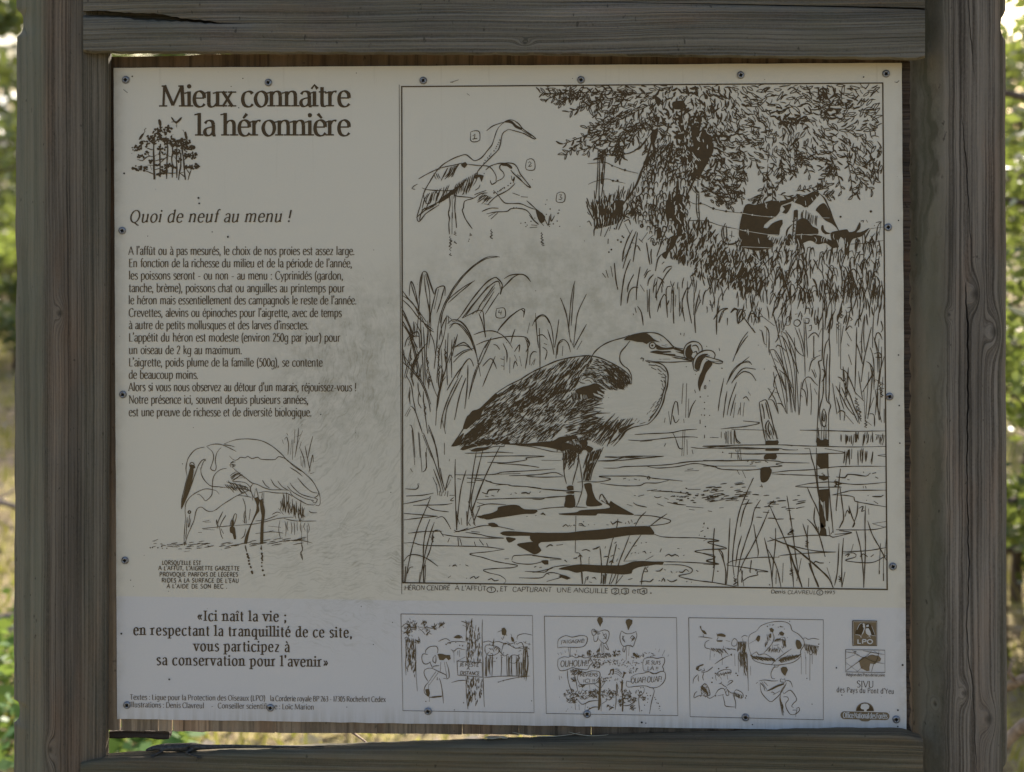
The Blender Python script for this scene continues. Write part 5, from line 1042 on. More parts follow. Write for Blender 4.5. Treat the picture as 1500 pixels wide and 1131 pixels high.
def emblem():
    weight(.86)
    T(180, 160, 9.423)
    for s in ('430 970 428 800 425 600 430 470 440 350', '515 940 515 780 512 620 520 480', '605 960 608 800 615 640 620 520 600 400', '683 945 685 800 675 680 690 600 680 480', '745 950 745 800 740 660 750 500', '865 975 850 850 840 700 820 560 810 450', '770 975 780 880 800 780 800 600'):
        S(2.3, s, .8)
    S(2.9, '440 970 432 800 428 600', .9); S(1.5, '900 980 920 900 945 840; 920 890 900 860 880 830; 430 900 340 860 300 850; 430 840 500 820 515 830; 425 660 360 640 340 600; 430 720 500 700 590 680; 520 740 560 700 605 660; 610 880 680 885 745 880; 770 880 840 870; 860 940 800 890 770 870; 430 660 480 620; 850 700 900 650 920 620; 615 660 580 590; 690 600 740 560; 430 780 340 770; 380 780 400 840; 740 700 700 640; 610 900 540 890 490 900; 200 690 270 710 330 660 380 650; 320 530 400 560 425 560; 620 640 670 660; 800 700 760 640')
    def clump(cx, cy, rx, ry, n, r=18):
        for i in range(n):
            a = rng.uniform(0, 6.28); q = math.sqrt(rng.random())
            x = cx + math.cos(a) * rx * q; y = cy + math.sin(a) * ry * q
            T(180, 160, 9.423); x, y = 180 + x / 9.423, 160 + y / 9.423
            an = rng.uniform(0, 6.28); s_ = r * rng.uniform(.6, 1.2) / 9.423
            fill([(x + math.cos(an + k * 1.2566) * s_ * rng.uniform(.55, 1.25), y + math.sin(an + k * 1.2566) * s_ * rng.uniform(.45, 1.1)) for k in range(5)])
    for c in ((190, 540, 70, 38, 26), (300, 480, 80, 45, 28), (380, 390, 50, 35, 14), (470, 320, 60, 50, 26), (540, 310, 70, 60, 34), (640, 270, 55, 45, 22), (520, 410, 60, 45, 24), (420, 440, 60, 50, 22), (600, 440, 70, 55, 32), (690, 460, 60, 60, 30), (770, 470, 60, 60, 34), (860, 440, 75, 60, 42), (930, 530, 70, 35, 22), (860, 540, 60, 50, 24), (970, 640, 60, 50, 30), (740, 590, 70, 35, 22),
              (540, 540, 60, 35, 14), (540, 610, 50, 20, 9), (250, 650, 60, 30, 10), (370, 720, 35, 28, 10), (220, 815, 100, 40, 32), (310, 820, 40, 35, 10), (490, 765, 40, 20, 8), (590, 790, 60, 30, 18), (660, 770, 40, 25, 12), (720, 795, 30, 18, 7), (560, 860, 60, 35, 18), (500, 900, 40, 25, 9), (880, 810, 50, 30, 14), (980, 790, 80, 45, 34), (890, 640, 50, 40, 14), (800, 710, 45, 30, 9), (320, 610, 45, 25, 7)):
        clump(*c)
    F('488 145 510 138 530 165 535 210 525 255 508 240 492 195; 218 425 230 385 260 345 298 325 285 360 265 395 240 420; 848 315 870 308 885 345 888 395 860 395 850 350; 655 380 680 350 682 390 660 395; 665 105 690 120 720 165 745 165 790 120 818 105 810 140 770 180 740 205 715 185 690 160 672 130')
    S(.9, '285 335 305 310 300 285 315 262 330 272; 845 320 835 290 815 288; 665 180 690 175 715 180; 740 200 745 260; 750 205 745 255; 735 215 738 240; 685 355 700 345; 255 400 260 425; 480 250 490 262')
def cartoon_lookout():
    weight(.92)
    T(580, 890, 7.067)
    L(.9, '52 65 1412 82 1430 1088 72 1066 52 64')
    W_ = 1.05
    S(W_, '105 700 100 600 105 450 100 330; 210 730 205 600 205 450 200 330; 222 865 210 720; 235 215 280 250 300 280; 230 205 300 200; 260 170 290 140 320 150 290 190; 430 215 480 170; 60 240 90 260; 200 330 250 350 230 300; 300 200 350 210 420 215')
    for x, y in scatter(pts_of('102 320 205 320 208 600 195 720 150 600 110 660'), 95): tick(x, y, 1.57 + rng.uniform(-.2, .2), rng.uniform(3, 9), rng.uniform(1.0, 1.6), .15)
    T(580, 890, 7.067)
    for cx, cy, n, s_ in ((145, 190, 60, 75), (120, 260, 40, 60), (200, 200, 25, 40), (290, 160, 16, 30), (330, 260, 18, 35), (395, 200, 24, 30), (475, 180, 34, 36), (225, 350, 12, 30), (300, 210, 10, 30)):
        for i in range(n):
            a = rng.uniform(0, 6.28); q = rng.random() * s_
            tick(580 + (cx + math.cos(a) * q) / 7.067, 890 + (cy + math.sin(a) * q) / 7.067, a + rng.uniform(-.6, .6), rng.uniform(2, 5), 1.0)
    S(W_, '440 350 480 330 520 320 560 345; 530 370 600 350 720 355; 595 310 640 285 680 300 690 320; 570 430 600 450 640 420 680 430 720 435; 600 460 602 570; 640 450 642 490; 660 440 658 510; 580 440 600 470; 575 775 650 755 730 752; 910 725 1080 710 1390 708; 1055 775 1110 755 1250 725 1385 708')
    F('600 312 650 285 680 308 660 320'); Dt(.9, '520 380 540 365 560 368 690 395 660 390 620 360')
    # watcher with binoculars
    S(1.15, '305 470 310 440 350 405 420 400 435 440 430 470; 330 485 280 480 268 530 290 580 330 580 360 560; 410 490 385 520 385 560 410 575 415 510 408 492; 350 560 380 620 395 605 450 600; 300 640 360 625 440 660 520 700 525 740 550 725 545 640 520 560; 300 640 290 670 300 710 330 760; 465 560 460 660; 500 560 525 700; 415 660 330 780; 440 670 345 800; 330 780 300 820 295 880 340 925; 340 790 335 850; 450 730 470 800 485 910 492 990; 350 920 345 975; 340 925 400 930 480 915; 430 720 425 750 440 745; 490 730 520 735')
    F('430 480 480 478 520 490 560 490 568 530 545 545 520 520 490 545 450 540 440 510; 305 845 340 840 352 890 345 920 320 910; 370 920 480 910 470 925 375 932')
    # tree with the board
    S(1.1, '725 350 730 200 720 130; 735 560 728 440; 895 120 892 300 900 560 905 800 915 1030; 675 140 720 155 740 170; 690 180 735 200; 725 720 730 900 745 1050; 830 180 820 240; 790 110 770 160')
    for poly_, n_ in ((pts_of('730 130 790 130 800 560 735 560'), 62), (pts_of('790 200 880 220 885 560 800 560'), 40), (pts_of('730 720 810 720 790 960 745 1040'), 52), (pts_of('810 730 895 740 880 1000 800 990'), 34)):
        for x, y in scatter(poly_, n_): tick(x, y, 1.57 + rng.uniform(-.2, .2), rng.uniform(3, 9), rng.uniform(1.0, 1.7), .15)
    T(580, 890, 7.067)
    L(1.1, '632 552 890 570 895 720 640 698 632 550'); S(1.0, '640 550 720 510')
    f = 7.067
    text('JE RESTE', 580 + 660 / f, 890 + 603 / f, 580 + 858 / f, 890 + 612 / f, 3.7, 12, 10, 0, .1, .12, 16)
    text('A', 580 + 732 / f, 890 + 642 / f, 580 + 765 / f, 890 + 643 / f, 3.0, 12, 10, 0, .1)
    text('DISTANCE', 580 + 662 / f, 890 + 692 / f, 580 + 865 / f, 890 + 700 / f, 3.6, 12, 10, 0, .1, .12)
    # wood at right
    S(1.0, '905 360 960 345 1000 360 1060 350 1120 370 1190 375 1250 350; 1255 330 1260 290 1330 270 1410 285; 920 450 925 400 960 385 1060 410 1075 450 1020 490 950 490 920 450; 1090 470 1120 370 1180 390 1240 420 1320 400; 1170 570 1190 500 1240 490 1280 520 1230 575 1170 560; 1250 380 1300 360 1320 420 1260 420; 1050 255 1100 240 1150 290; 1090 310 1105 330 1120 290; 1190 270 1210 330; 1050 420 1120 500 1160 480; 1015 320 1005 400 1000 360; 1340 370 1400 380')
    F('1095 215 1120 205 1145 240 1130 290 1100 280; 1190 300 1215 310 1225 355 1200 350')
    for i in range(18):
        x = rng.uniform(910, 1370); T(580, 890, 7.067)
        S(1.05, f'{x} {rng.uniform(480, 520)} {x + rng.uniform(-6, 6)} 600 {x + rng.uniform(-6, 6)} 712')
    for i in range(60):
        x = rng.uniform(915, 1400); y = rng.uniform(350, 560)
        if 1100 < x < 1250 and y > 520: continue
        tick(580 + x / 7.067, 890 + y / 7.067, rng.uniform(0, 3.1), rng.uniform(2, 5), .9)
    hatch(1.3, (1330, 400), (1360, 400), -6, 300, 6, .2); hatch(1.3, (1270, 560), (1300, 560), 0, 150, 4, .2); hatch(1.3, (1000, 480), (960, 520), -6, 180, 4)
    Dt(.8, '1060 770 1110 757 700 985 310 970 1405 965')
def cartoon_noise():
    weight(.92)
    T(790, 890, 7.067); f = 7.067
    L(.9, '52 88 1420 103 1434 1117 72 1095 52 87')
    F('597 130 605 105 628 95 655 110 658 145 640 175 631 200 615 170; 893 150 900 125 930 115 965 130 962 165 940 195 920 235 908 190')
    S(1.0, '540 240 565 220 590 265 555 290 540 240; 560 290 570 350 600 340 610 290; 610 250 680 230 720 250 720 300 700 350 680 370 650 360 610 320; 660 290 690 270 690 320 660 320; 640 360 620 430; 660 370 670 470; 690 365 720 440 700 430 670 390; 645 370 650 480; 850 240 835 290 840 350 870 400 920 390 970 400 990 350 1010 290 1000 250; 850 240 900 270 960 265 1005 245; 880 290 860 320 880 350; 940 320 960 290 985 310 950 350; 870 400 865 450 880 460 895 400; 905 390 900 540; 930 390 925 500; 940 380 970 410')
    hatch(.9, (545, 240), (600, 280), 40, -14, 7); hatch(.9, (665, 280), (695, 330), -10, -20, 6); hatch(.9, (860, 290), (880, 340), 8, 20, 6); hatch(.9, (950, 320), (980, 300), 15, 22, 6)
    # speech clouds
    S(1.05, '190 400 200 330 270 290 340 305 430 288 490 300 495 350 460 400 380 412 260 408 190 415 190 395; 300 410 315 510; 320 412 322 505; 200 530 260 508 300 515 340 500 380 520 420 505 470 520 520 520 550 570 520 600 500 640 440 640 380 630 340 620 280 645 215 650 190 600 195 530; 290 650 300 760 340 890; 340 630 370 720 400 870; 400 700 420 660 480 670 540 655 620 665 625 720 590 780 500 790 430 795 395 740 400 700; 520 800 525 850; 1070 590 1085 530 1160 515 1220 525 1290 515 1295 570 1275 610 1290 650 1240 665 1180 685 1130 660 1080 650 1072 590; 950 720 1000 690 1070 680 1140 665 1200 685 1260 660 1300 670 1305 730 1280 780 1230 820 1160 830 1100 810 1000 815 910 820 905 760 945 770 950 720; 1170 830 1190 860 1160 980 1140 1100')
    text("J'AI GAGNÉ!", 790 + 222 / f, 890 + 372 / f, 790 + 468 / f, 890 + 362 / f, 3.4, 11, 9, 0, .1, .2, 12)
    text('OUHOUH!!', 790 + 215 / f, 890 + 610 / f, 790 + 510 / f, 890 + 602 / f, 6.2, 8, 6, 0, .1, .1)
    text('REVIENS', 790 + 420 / f, 890 + 712 / f, 790 + 602 / f, 890 + 712 / f, 3.7, 11, 9, 0, .1, .1)
    text('ICI !!', 790 + 450 / f, 890 + 775 / f, 790 + 578 / f, 890 + 775 / f, 3.6, 11, 9, 0, .1, .1)
    text('JE SUIS', 790 + 1098 / f, 890 + 582 / f, 790 + 1255 / f, 890 + 588 / f, 3.6, 11, 9, 0, .1, .1)
    text('LÀ !!', 790 + 1115 / f, 890 + 645 / f, 790 + 1232 / f, 890 + 648 / f, 3.6, 11, 9, 0, .1, .1)
    text('OUAF!', 790 + 945 / f, 890 + 785 / f, 790 + 1102 / f, 890 + 772 / f, 5.6, 8, 6, 0, .1, .1); text('OUAF!', 790 + 1112 / f, 890 + 772 / f, 790 + 1268 / f, 890 + 766 / f, 5.6, 8, 6, 0, .1, .1)
    # crowns, nest, branches
    def bushy(cx, cy, rx, ry, n, w=1.1, l=4):
        for i in range(n):
            a = rng.uniform(0, 6.28); q = math.sqrt(rng.random())
            tick(790 + (cx + math.cos(a) * rx * q) / f, 890 + (cy + math.sin(a) * ry * q) / f, rng.uniform(0, 3.1), rng.uniform(.5, 1.2) * l, w)
    for c in ((640, 495, 150, 22, 70), (800, 470, 50, 25, 24), (510, 460, 25, 22, 14), (990, 500, 40, 25, 16), (600, 600, 50, 40, 34), (570, 540, 60, 30, 12), (380, 670, 60, 35, 40), (350, 745, 30, 25, 18), (440, 805, 35, 16, 14), (330, 900, 80, 55, 60), (340, 960, 55, 30, 40), (460, 900, 70, 50, 40), (560, 890, 60, 45, 60), (700, 900, 60, 60, 44), (770, 900, 50, 40, 24), (900, 900, 60, 50, 44), (850, 985, 35, 35, 36), (960, 950, 50, 40, 34), (970, 1030, 30, 30, 20), (730, 1030, 30, 25, 16), (1075, 935, 25, 20, 16), (1030, 890, 40, 40, 14), (640, 750, 60, 30, 16)):
        bushy(*c)
    bushy(850, 570, 210, 45, 60, 1.0, 3); bushy(1100, 490, 100, 25, 20, 1.0, 3); bushy(780, 750, 160, 30, 24, .9, 3); bushy(400, 495, 90, 14, 14, .9, 3); bushy(960, 640, 60, 40, 18, .9, 3)
    F('615 740 630 735 640 790 635 900 640 980 620 1060 608 1060 612 900 618 800; 850 760 865 760 862 880 870 960 868 1075 855 1075 858 950 848 850; 795 790 805 790 812 880 800 885')
    S(1.4, '570 790 615 830; 680 770 640 830; 820 840 800 770; 840 870 870 770; 870 1015 930 1010 1000 960; 500 1060 560 1030 615 1030; 400 960 440 1000 480 990 520 970 610 960; 640 1000 700 960')
    S(1.0, '790 880 795 960 785 1060; 1030 900 1030 980 1040 1080; 480 990 470 1060; 370 990 375 1060; 410 1000 415 1060; 640 1000 640 1070; 1040 870 1030 920 1080 880 1085 830; 590 460 610 430 625 420 620 460 590 465')
    F('735 640 770 630 775 640 770 690 755 695 750 685 760 680 760 650 742 655 735 690 718 700 712 690 728 680; 870 660 905 675 885 690 868 730 855 725 868 700; 585 460 615 435 625 420 622 455; 965 470 985 465 1010 490 1040 520 1000 515 975 495')
    S(.8, '780 640 820 650 860 690; 780 660 820 670 850 700; 775 680 815 690 850 720; 790 630 830 640')
    S(1.0, '190 470 200 490; 220 460 235 490; 265 445 272 465; 385 440 388 465; 205 705 210 745; 225 710 235 730; 1200 425 1205 435; 1245 425 1235 460; 1300 440 1270 500; 1340 485 1330 505; 285 1065 275 1075; 300 1045 290 1055; 340 1025 330 1032')
    Dt(.8, '1195 930 1205 950 1215 985 1230 990 1245 1020 1240 1045 1250 1065 1110 885 1120 910 1150 910 1120 980 1090 1010 1060 1065 1125 945 1050 830 1075 825 770 1010 760 1035 520 1040 500 1030')
def cartoon_throwing():
    weight(.92)
    T(1000, 890, 6.652); f = 6.652
    L(.9, '58 98 1370 118 1370 1092 72 1062 58 97')
    S(1.0, '640 300 660 260 715 230 760 180 830 150 920 135 1000 140 1050 170 1065 220 1130 260 1180 320 1180 370 1150 420 1145 480 1080 530 1000 550 920 560 860 555 780 545 690 510 660 440 640 370 640 300; 940 560 920 580 890 580 860 640 870 690 900 690; 900 550 890 580; 650 350 720 310; 860 560 920 500 1060 400')
    F('712 310 735 270 755 275 750 320 735 335; 1100 350 1110 310 1140 320 1162 370 1150 400 1120 405')
    hatch(1.2, (670, 470), (870, 490), 40, 30, 26, .5); hatch(1.2, (690, 500), (850, 520), -35, -30, 18, .5); hatch(1.2, (930, 520), (1110, 490), 40, -30, 24, .5); hatch(1.2, (960, 540), (1100, 500), -30, -40, 20, .5)
    S(1.0, '670 460 720 430 740 460 800 450 870 490; 1130 490 1100 470 1040 480 960 500; 820 260 830 330 800 380; 870 230 890 290 870 350 820 410 790 440; 850 260 840 310 860 320; 890 330 950 300 970 320 890 330; 950 290 990 290 1000 340 970 400; 930 270 960 240 985 260; 880 360 860 440; 900 400 870 420; 920 370 980 440; 830 390 820 420; 890 370 940 360; 990 390 960 380')
    F('845 205 865 195 890 215 880 240 855 235; 940 240 965 230 990 250 980 275 950 270; 845 255 860 250 862 290 850 300; 890 320 920 300 960 310 920 322')
    hatch(1.1, (830, 430), (940, 440), 15, -50, 12, .4); hatch(1.0, (800, 350), (830, 260), 10, 40, 6); hatch(1.0, (970, 300), (1000, 320), 8, 60, 6)
    Dt(.8, '825 182 850 168 875 170 885 166 930 190 950 182 960 186 975 188 990 208')
    # thrown pebble, boy, wood
    F('165 185 178 175 185 215 215 225 235 260 210 258 190 235; 460 460 480 445 480 470; 130 600 145 570 200 548 205 560 165 575 150 610'); S(1.0, '200 260 205 285; 150 285 200 285 290 300; 310 550 370 510 420 480 460 465; 140 570 130 600 155 615 185 600; 180 620 215 610 205 590; 180 635 240 620 290 580; 205 635 195 680 205 710; 150 650 110 690 100 740; 155 660 150 700 158 720; 240 620 280 590 295 575')
    S(1.0, '260 315 220 340 220 390 260 400 280 420; 330 250 345 290 330 320; 270 420 265 510; 320 420 370 440 380 480; 400 370 380 460; 340 400 385 440; 420 320 460 330; 480 330 500 300 530 320 520 370 480 370 478 330; 385 480 385 560; 310 450 305 480; 570 290 600 270 630 280; 580 300 590 330; 505 450 510 570; 540 470 545 630; 560 450 560 590; 600 380 595 660; 630 450 640 810; 660 570 662 660; 610 520 590 500; 625 590 638 720')
    F('335 260 380 250 420 270 415 285 370 280 340 275; 330 320 390 318 385 332 335 330'); hatch(1.1, (270, 390), (400, 400), 30, 40, 12, .5); hatch(1.0, (540, 330), (620, 330), -10, 90, 16, .5); hatch(1.0, (550, 430), (620, 430), 6, 120, 14, .5); hatch(1.0, (410, 390), (500, 400), 20, 12, 8, .6)
    hatch(1.3, (595, 380), (600, 600), 18, 80, 7, .4)
    # boy with the nest
    S(1.05, '330 710 320 670 345 630 400 605 470 608 470 630 430 640 380 650; 380 720 370 740 350 740; 375 740 400 760 430 780 410 800; 430 640 440 700; 430 760 490 715 460 710 440 730; 350 650 380 700; 310 860 350 800 400 790 430 860 450 850 440 800; 430 795 470 830 500 830; 390 850 410 930 420 960 515 968; 490 840 515 920 515 985; 340 860 400 845; 310 860 260 885 230 860; 440 790 420 830')
    hatch(1.1, (340, 640), (470, 615), 10, 30, 12, .4); hatch(1.1, (500, 820), (580, 850), -10, 35, 12, .4); S(1.0, '500 830 520 800 580 830 590 870 560 880 500 850')
    F('305 860 325 850 325 866'); hatch(1.4, (190, 800), (250, 850), -20, -50, 14, .4); S(1.1, '185 850 180 790 215 740 250 780 265 850 220 860 185 850; 185 850 140 865 110 880 115 840 140 815; 430 965 515 968')
    for i in range(30): tick(1000 + rng.gauss(218, 18) / f, 890 + rng.gauss(805, 28) / f, rng.uniform(0, 3), 3, 1.1)
    Dt(1.0, '290 685 285 728 318 640 350 595 425 585 440 580 520 640 535 660 620 860 612 880')
    # leaping figure
    F('955 590 975 575 1010 578 1025 605 1010 640 1000 665 985 655 965 630'); S(1.1, '960 690 950 720 1000 725 990 690; 970 700 985 700; 1005 710 1050 720 1070 775; 740 715 800 705 870 715 930 712; 755 730 790 770 800 810; 770 720 820 800; 790 720 830 760; 715 740 730 725; 755 740 770 830 850 915 900 890 950 840 1000 760 1010 730; 1000 750 960 810 950 870 960 960 980 1050; 975 820 985 840 1050 805 1110 890 1080 930 1060 960 1080 975; 980 870 1020 870 1030 900 1005 930 1010 980 1050 1040 1100 1035 1110 1000 1070 1000; 1115 1000 1110 980 1130 970 1138 1000 1100 1040; 1100 1040 1102 1065; 940 870 970 1050; 880 850 950 810; 900 840 870 820 860 830')
    F('815 815 870 780 930 750 990 735 985 750 930 770 870 800')
    hatch(1.2, (950, 880), (975, 960), 10, 60, 6)
    S(1.0, '1170 300 1200 295 1220 310 1270 300 1330 310; 1155 470 1155 650; 1200 480 1200 650; 1240 460 1238 710; 1260 420 1262 550; 1190 420 1220 400 1240 460 1280 430; 1190 430 1200 510')
    hatch(1.1, (1190, 350), (1310, 370), 15, 70, 16, .6); Dt(.8, '1210 690 1325 355 1320 380 1300 460 1260 940')
LT = (1200, 890, 6.286)
lx = lambda v: 1200 + v / 6.286
ly = lambda v: 890 + v / 6.286
def bird_tan():
    weight(.9); T(*LT); F('305 118 530 120 530 350 307 348', False)
def map_tan():
    T(*LT); F('365 490 400 455 440 450 460 438 490 432 520 440 550 445 570 470 560 495 530 500 515 520 470 515 462 545 462 580 440 585 400 565 385 560', False)
def half_disc(r1, r2, cy):
    p = []
    for i in range(13): a = math.pi + math.pi * i / 12; p.append((lx(420 + r1 * math.cos(a)), ly(cy + r2 * math.sin(a))))
    fill(p)
def forest_tan():
    T(*LT); half_disc(84, 80, 952); q = []
    for i in range(9): a = math.pi / 2 + math.pi * i / 8; q.append((lx(230 + 35 * math.cos(a)), ly(990 + 36 * math.sin(a))))
    for i in range(9): a = -math.pi / 2 + math.pi * i / 8; q.append((lx(612 + 35 * math.cos(a)), ly(1000 + 36 * math.sin(a))))
    fill(q); F('365 1028 475 1032 450 1046 390 1044')
def bird_dark():
    T(*LT); F('330 240 345 190 370 150 400 138 410 160 415 190 385 245 360 250; 425 160 440 145 470 152 490 195 508 250 480 252 465 225 430 185')
    L(.8, '305 118 530 120 530 350 307 348 305 118')
def map_dark():
    T(*LT); L(.9, '242 385 603 390 604 597 242 590 242 384')
    S(.9, '245 405 330 420 380 450; 245 470 330 430; 245 505 350 585; 245 580 340 510 450 430 480 395; 380 450 420 460 500 495 600 515; 345 590 400 540; 480 588 500 520 530 480 550 395; 400 395 480 410 560 425 600 430; 300 390 350 410; 310 410 340 400 320 420; 500 395 540 420; 370 440 340 435')
    text('Région des Pays de la Loire', lx(247), ly(628), lx(603), ly(632), 2.9, 11, 7, .3, space=16)
def sponsor():
    text('SIVU', lx(342), ly(732), lx(502), ly(735), 6.7, 8, 4.5, .5)
    text("des Pays du Pont d'Yeu", lx(160), ly(778), lx(692), ly(794), 5.3, 7.5, 5, 0, space=30, track=8)
def forest_dark():
    T(*LT); half_disc(76, 66, 950)
def bird_white():
    T(*LT); F('402 150 420 165 415 200 400 240 388 250 410 190 400 170; 425 190 450 185 468 215 478 250 455 255 430 235; 395 145 412 142 418 160 404 162; 430 160 450 150 455 170 432 176')
    S(1.0, '330 246 370 250 385 275; 390 250 380 275; 455 255 470 275; 440 270 470 262; 480 252 520 258; 345 200 370 150 395 138; 480 165 510 245; 312 126 522 128; 524 130 524 342; 312 126 313 342')
    text('LPO', lx(345), ly(326), lx(498), ly(329), 4.2, 22, 17, 0, track=6)
def forest_white():
    T(*LT); F('378 915 385 890 410 880 440 882 460 900 455 925 435 935 432 955 412 955 410 935 385 930')
    text('Office National des Forêts', lx(216), ly(1010), lx(626), ly(1020), 5.6, 10, 7, 0, space=14)
# ------------------------------------------------------------------ the sign: posts, rails, board, panel
sign = empty('information_sign', (0, 0, 0))
tag(sign, 'weathered timber notice board with a cream heron panel screwed between two posts', 'information sign')
YF = -.018                                        # front of the posts
def lerp_tab(tab, x):
    if x <= tab[0][0]: return tab[0][1]
    for (a, b), (c, d) in zip(tab, tab[1:]):
        if x <= c: return b + (d - b) * (x - a) / (c - a)
    return tab[-1][1]
def post_mesh(prof, zs, lean, edge_fn, crack=None):
    """prof: list of (x, y, tag) round the section; lean(z) -> dx; edge_fn(tag, z) -> (dx, dy)"""
    V, Fc = [], []; n = len(prof)
    for z in zs:
        for k, (x, y, tg) in enumerate(prof):
            dx, dy = edge_fn(tg, z)
            V.append((x + lean(z) + dx, y + dy, z))
    for r in range(len(zs) - 1):
        for k in range(n):
            a = r * n + k; b = r * n + (k + 1) % n
            Fc.append((a, b, b + n, a + n))
    Fc.append(tuple(range(n - 1, -1, -1))); Fc.append(tuple((len(zs) - 1) * n + k for k in range(n)))
    return V, Fc
def zrow(py, y=YF): return P(750, py, y).z
# rows: fine where the photo sees them
zs = [-.25, .2, .5] + [zrow(1150 - i * 4.0) for i in range(300)] 
zs = sorted(z for z in zs) + [zrow(-50 - 8) + .1, zrow(-58) + .22]
zs = sorted(zs)
import math as _m
def pxz(z, y=YF): return HOR - (z - CAM.z) / ((y - CAM.y) / 1.0) * FPX * 1.0
def row_of(z): # photo row of a point on the post's front at about its own x
    lo, hi = -4000.0, 6000.0
    return HOR + (CAM.z - z) * FPX / ((YF - CAM.y) * _m.cos(YAW))
def X(px, y): return P(px, 565, y).x
nz = lambda z, s: .0007 * (_m.sin(z * 23 + s) + .6 * _m.sin(z * 61 + 2 * s) + .35 * _m.sin(z * 147 + s * 3))
# left post: broad chamfer on the left, front face, right side running back to the board
n_l = [(X(24, .022), .06, 'L'), (X(22.5, .020), .020, 'L'), (X(30, .012), .010, 'l'), (X(45, -.003), -.004, 'm'), (X(60, YF), YF + .004, 'c'), (X(66, YF), YF, 'c')]
n_l += [(X(p, YF), YF - .0015 * _m.sin((p - 66) / 78 * 3.14), 'f') for p in (74, 84, 94, 104, 114, 124, 134, 144)]
n_l += [(X(151, YF), YF + .001, 'r'), (X(155.5, YF), YF + .004, 'r'), (X(161.5, 0), -.001, 'R'), (X(161.5, 0) - .004, .012, 'b'), (X(161.5, 0) - .04, .045, 'b'), (X(161.5, 0) - .05, .09, 'b'), (X(24, .022) + .02, .09, 'b')]
def edge_l(tg, z):
    py = row_of(z); dx = dy = 0
    w = nz(z, 1.0)
    if tg in 'Ll':
        q = 0
        for (c, h, d) in ((24, 19, 10.5), (1073, 17, 9.5)):
            u = abs(py - c) / h
            if u < 1: q = max(q, d * (1 - u ** 2.6) ** .5)
        k = 1.0 if tg == 'L' else .75
        dx += q * k / 1155.0 * .97; dy += .0
        u = (py - 405) / 55
        if abs(u) < 1: dx += .0012 * (1 - u * u)
    if tg == 'm':
        u = (py - 410) / 55                        # a splinter has come away along the chamfer
        if abs(u) < 1: dy += .0025 * (1 - abs(u))
    return dx + w * (.8 if tg in 'Ll' else .3), dy + nz(z, 4) * .5
lean_l = lambda z: (lerp_tab([(0, 2.5), (560, -.2), (1131, -2.6)], row_of(z))) / 1200
V, Fc = post_mesh(n_l, zs, lean_l, edge_l)
pl = mesh_obj('post', V, Fc, M['post_left'], sign, True); recalc(pl); tag(pl, 'left post with a pale green algae streak along its chamfered edge')

# right post: green chamfer on the left, knotty front, two long drying cracks
crk = [(-60, 1417), (0, 1418), (60, 1422), (118, 1428), (130, 1427), (150, 1408), (156, 1407), (226, 1414), (330, 1420), (398, 1423), (404, 1422), (408, 1413), (480, 1417), (560, 1417), (640, 1415.5), (700, 1415), (830, 1418), (910, 1414), (958, 1417), (990, 1422.5), (1038, 1425), (1131, 1428), (1200, 1429)]
crd = [(-60, .5), (0, .5), (60, .6), (110, .3), (118, 0), (158, 0), (180, .3), (230, .8), (330, .5), (396, .3), (402, 0), (407, 0), (420, .8), (470, 1.5), (560, 1.3), (640, 1.1), (700, .8), (830, .9), (910, .8), (990, .5), (1131, .45), (1200, 0)]
n_r = [(X(1331, .027) - .002, .125, 'b'), (X(1331, .027), .027, 'R'), (X(1338, .02), .0195, 'g'), (X(1364, .0), -.001, 'g'), (X(1381, YF), YF + .004, 'c'), (X(1387, YF), YF, 'c'), (X(1397, YF), YF - .001, 'f')]
n_r += [(0, YF - .0015, 'k1'), (0, YF - .0015, 'k2'), (0, YF - .0015, 'k3')]
n_r += [(X(p, YF), YF - .001, 'f') for p in (1438, 1450, 1460)] + [(X(1470, YF), YF + .001, 'e'), (X(1475, YF), YF + .006, 'E'), (X(1477, YF), .01, 'E'), (X(1477, YF), .125, 'b')]
def edge_r(tg, z):
    py = row_of(z); dx = nz(z, 6) * .4; dy = nz(z, 2) * .4
    if tg in ('k1', 'k2', 'k3'):
        d = lerp_tab(crd, py) if -70 < py < 1210 else 0
        c = lerp_tab(crk, py) + .5 * _m.sin(py * .11) + .35 * _m.sin(py * .31)
        if tg == 'k2': dy += .009 * min(1, d * 1.5)
        dx = X(c + {'k1': -1.05 * d - .05, 'k2': 0, 'k3': 1.05 * d + .05}[tg], YF)
        return dx, dy
    if tg in ('E', 'e'):
        q = 0
        for (c, up, dn, d) in ((42, 22, 17, 11), (1122, 16, 60, 10)):
            u = (c - py) / up if py < c else (py - c) / dn
            if u < 1: q = max(q, d * (1 - u ** 1.6) + .8 * _m.sin(py * .9))
        dx -= q / 1155.0 * (1 if tg == 'E' else .35)
    return dx, dy
V, Fc = post_mesh(n_r, zs, lambda z: lerp_tab([(0, -.5), (1131, 2)], row_of(z)) / 1200, edge_r)
pr = mesh_obj('post', V, Fc, M['post_right'], sign, False); recalc(pr); tag(pr, 'right post with knots and long vertical drying cracks')
for pz in (pl, pr):
    for p in pz.data.polygons: p.use_smooth = True
    pz.data.set_sharp_from_angle(angle=R_(35))

def rail(name, secs, mat):
    """secs: list of cross-sections, each a list of (px, py, y) in order round the timber"""
    n = len(secs[0]); V = [P(*q) for s in secs for q in s]; Fc = []
    for r in range(len(secs) - 1):
        for k in range(n):
            a = r * n + k; b = r * n + (k + 1) % n
            Fc.append((a, b, b + n, a + n))
    Fc.append(tuple(range(n - 1, -1, -1))); Fc.append(tuple((len(secs) - 1) * n + k for k in range(n)))
    o = mesh_obj(name, V, Fc, mat, sign, True); recalc(o); o.data.set_sharp_from_angle(angle=R_(40)); return o
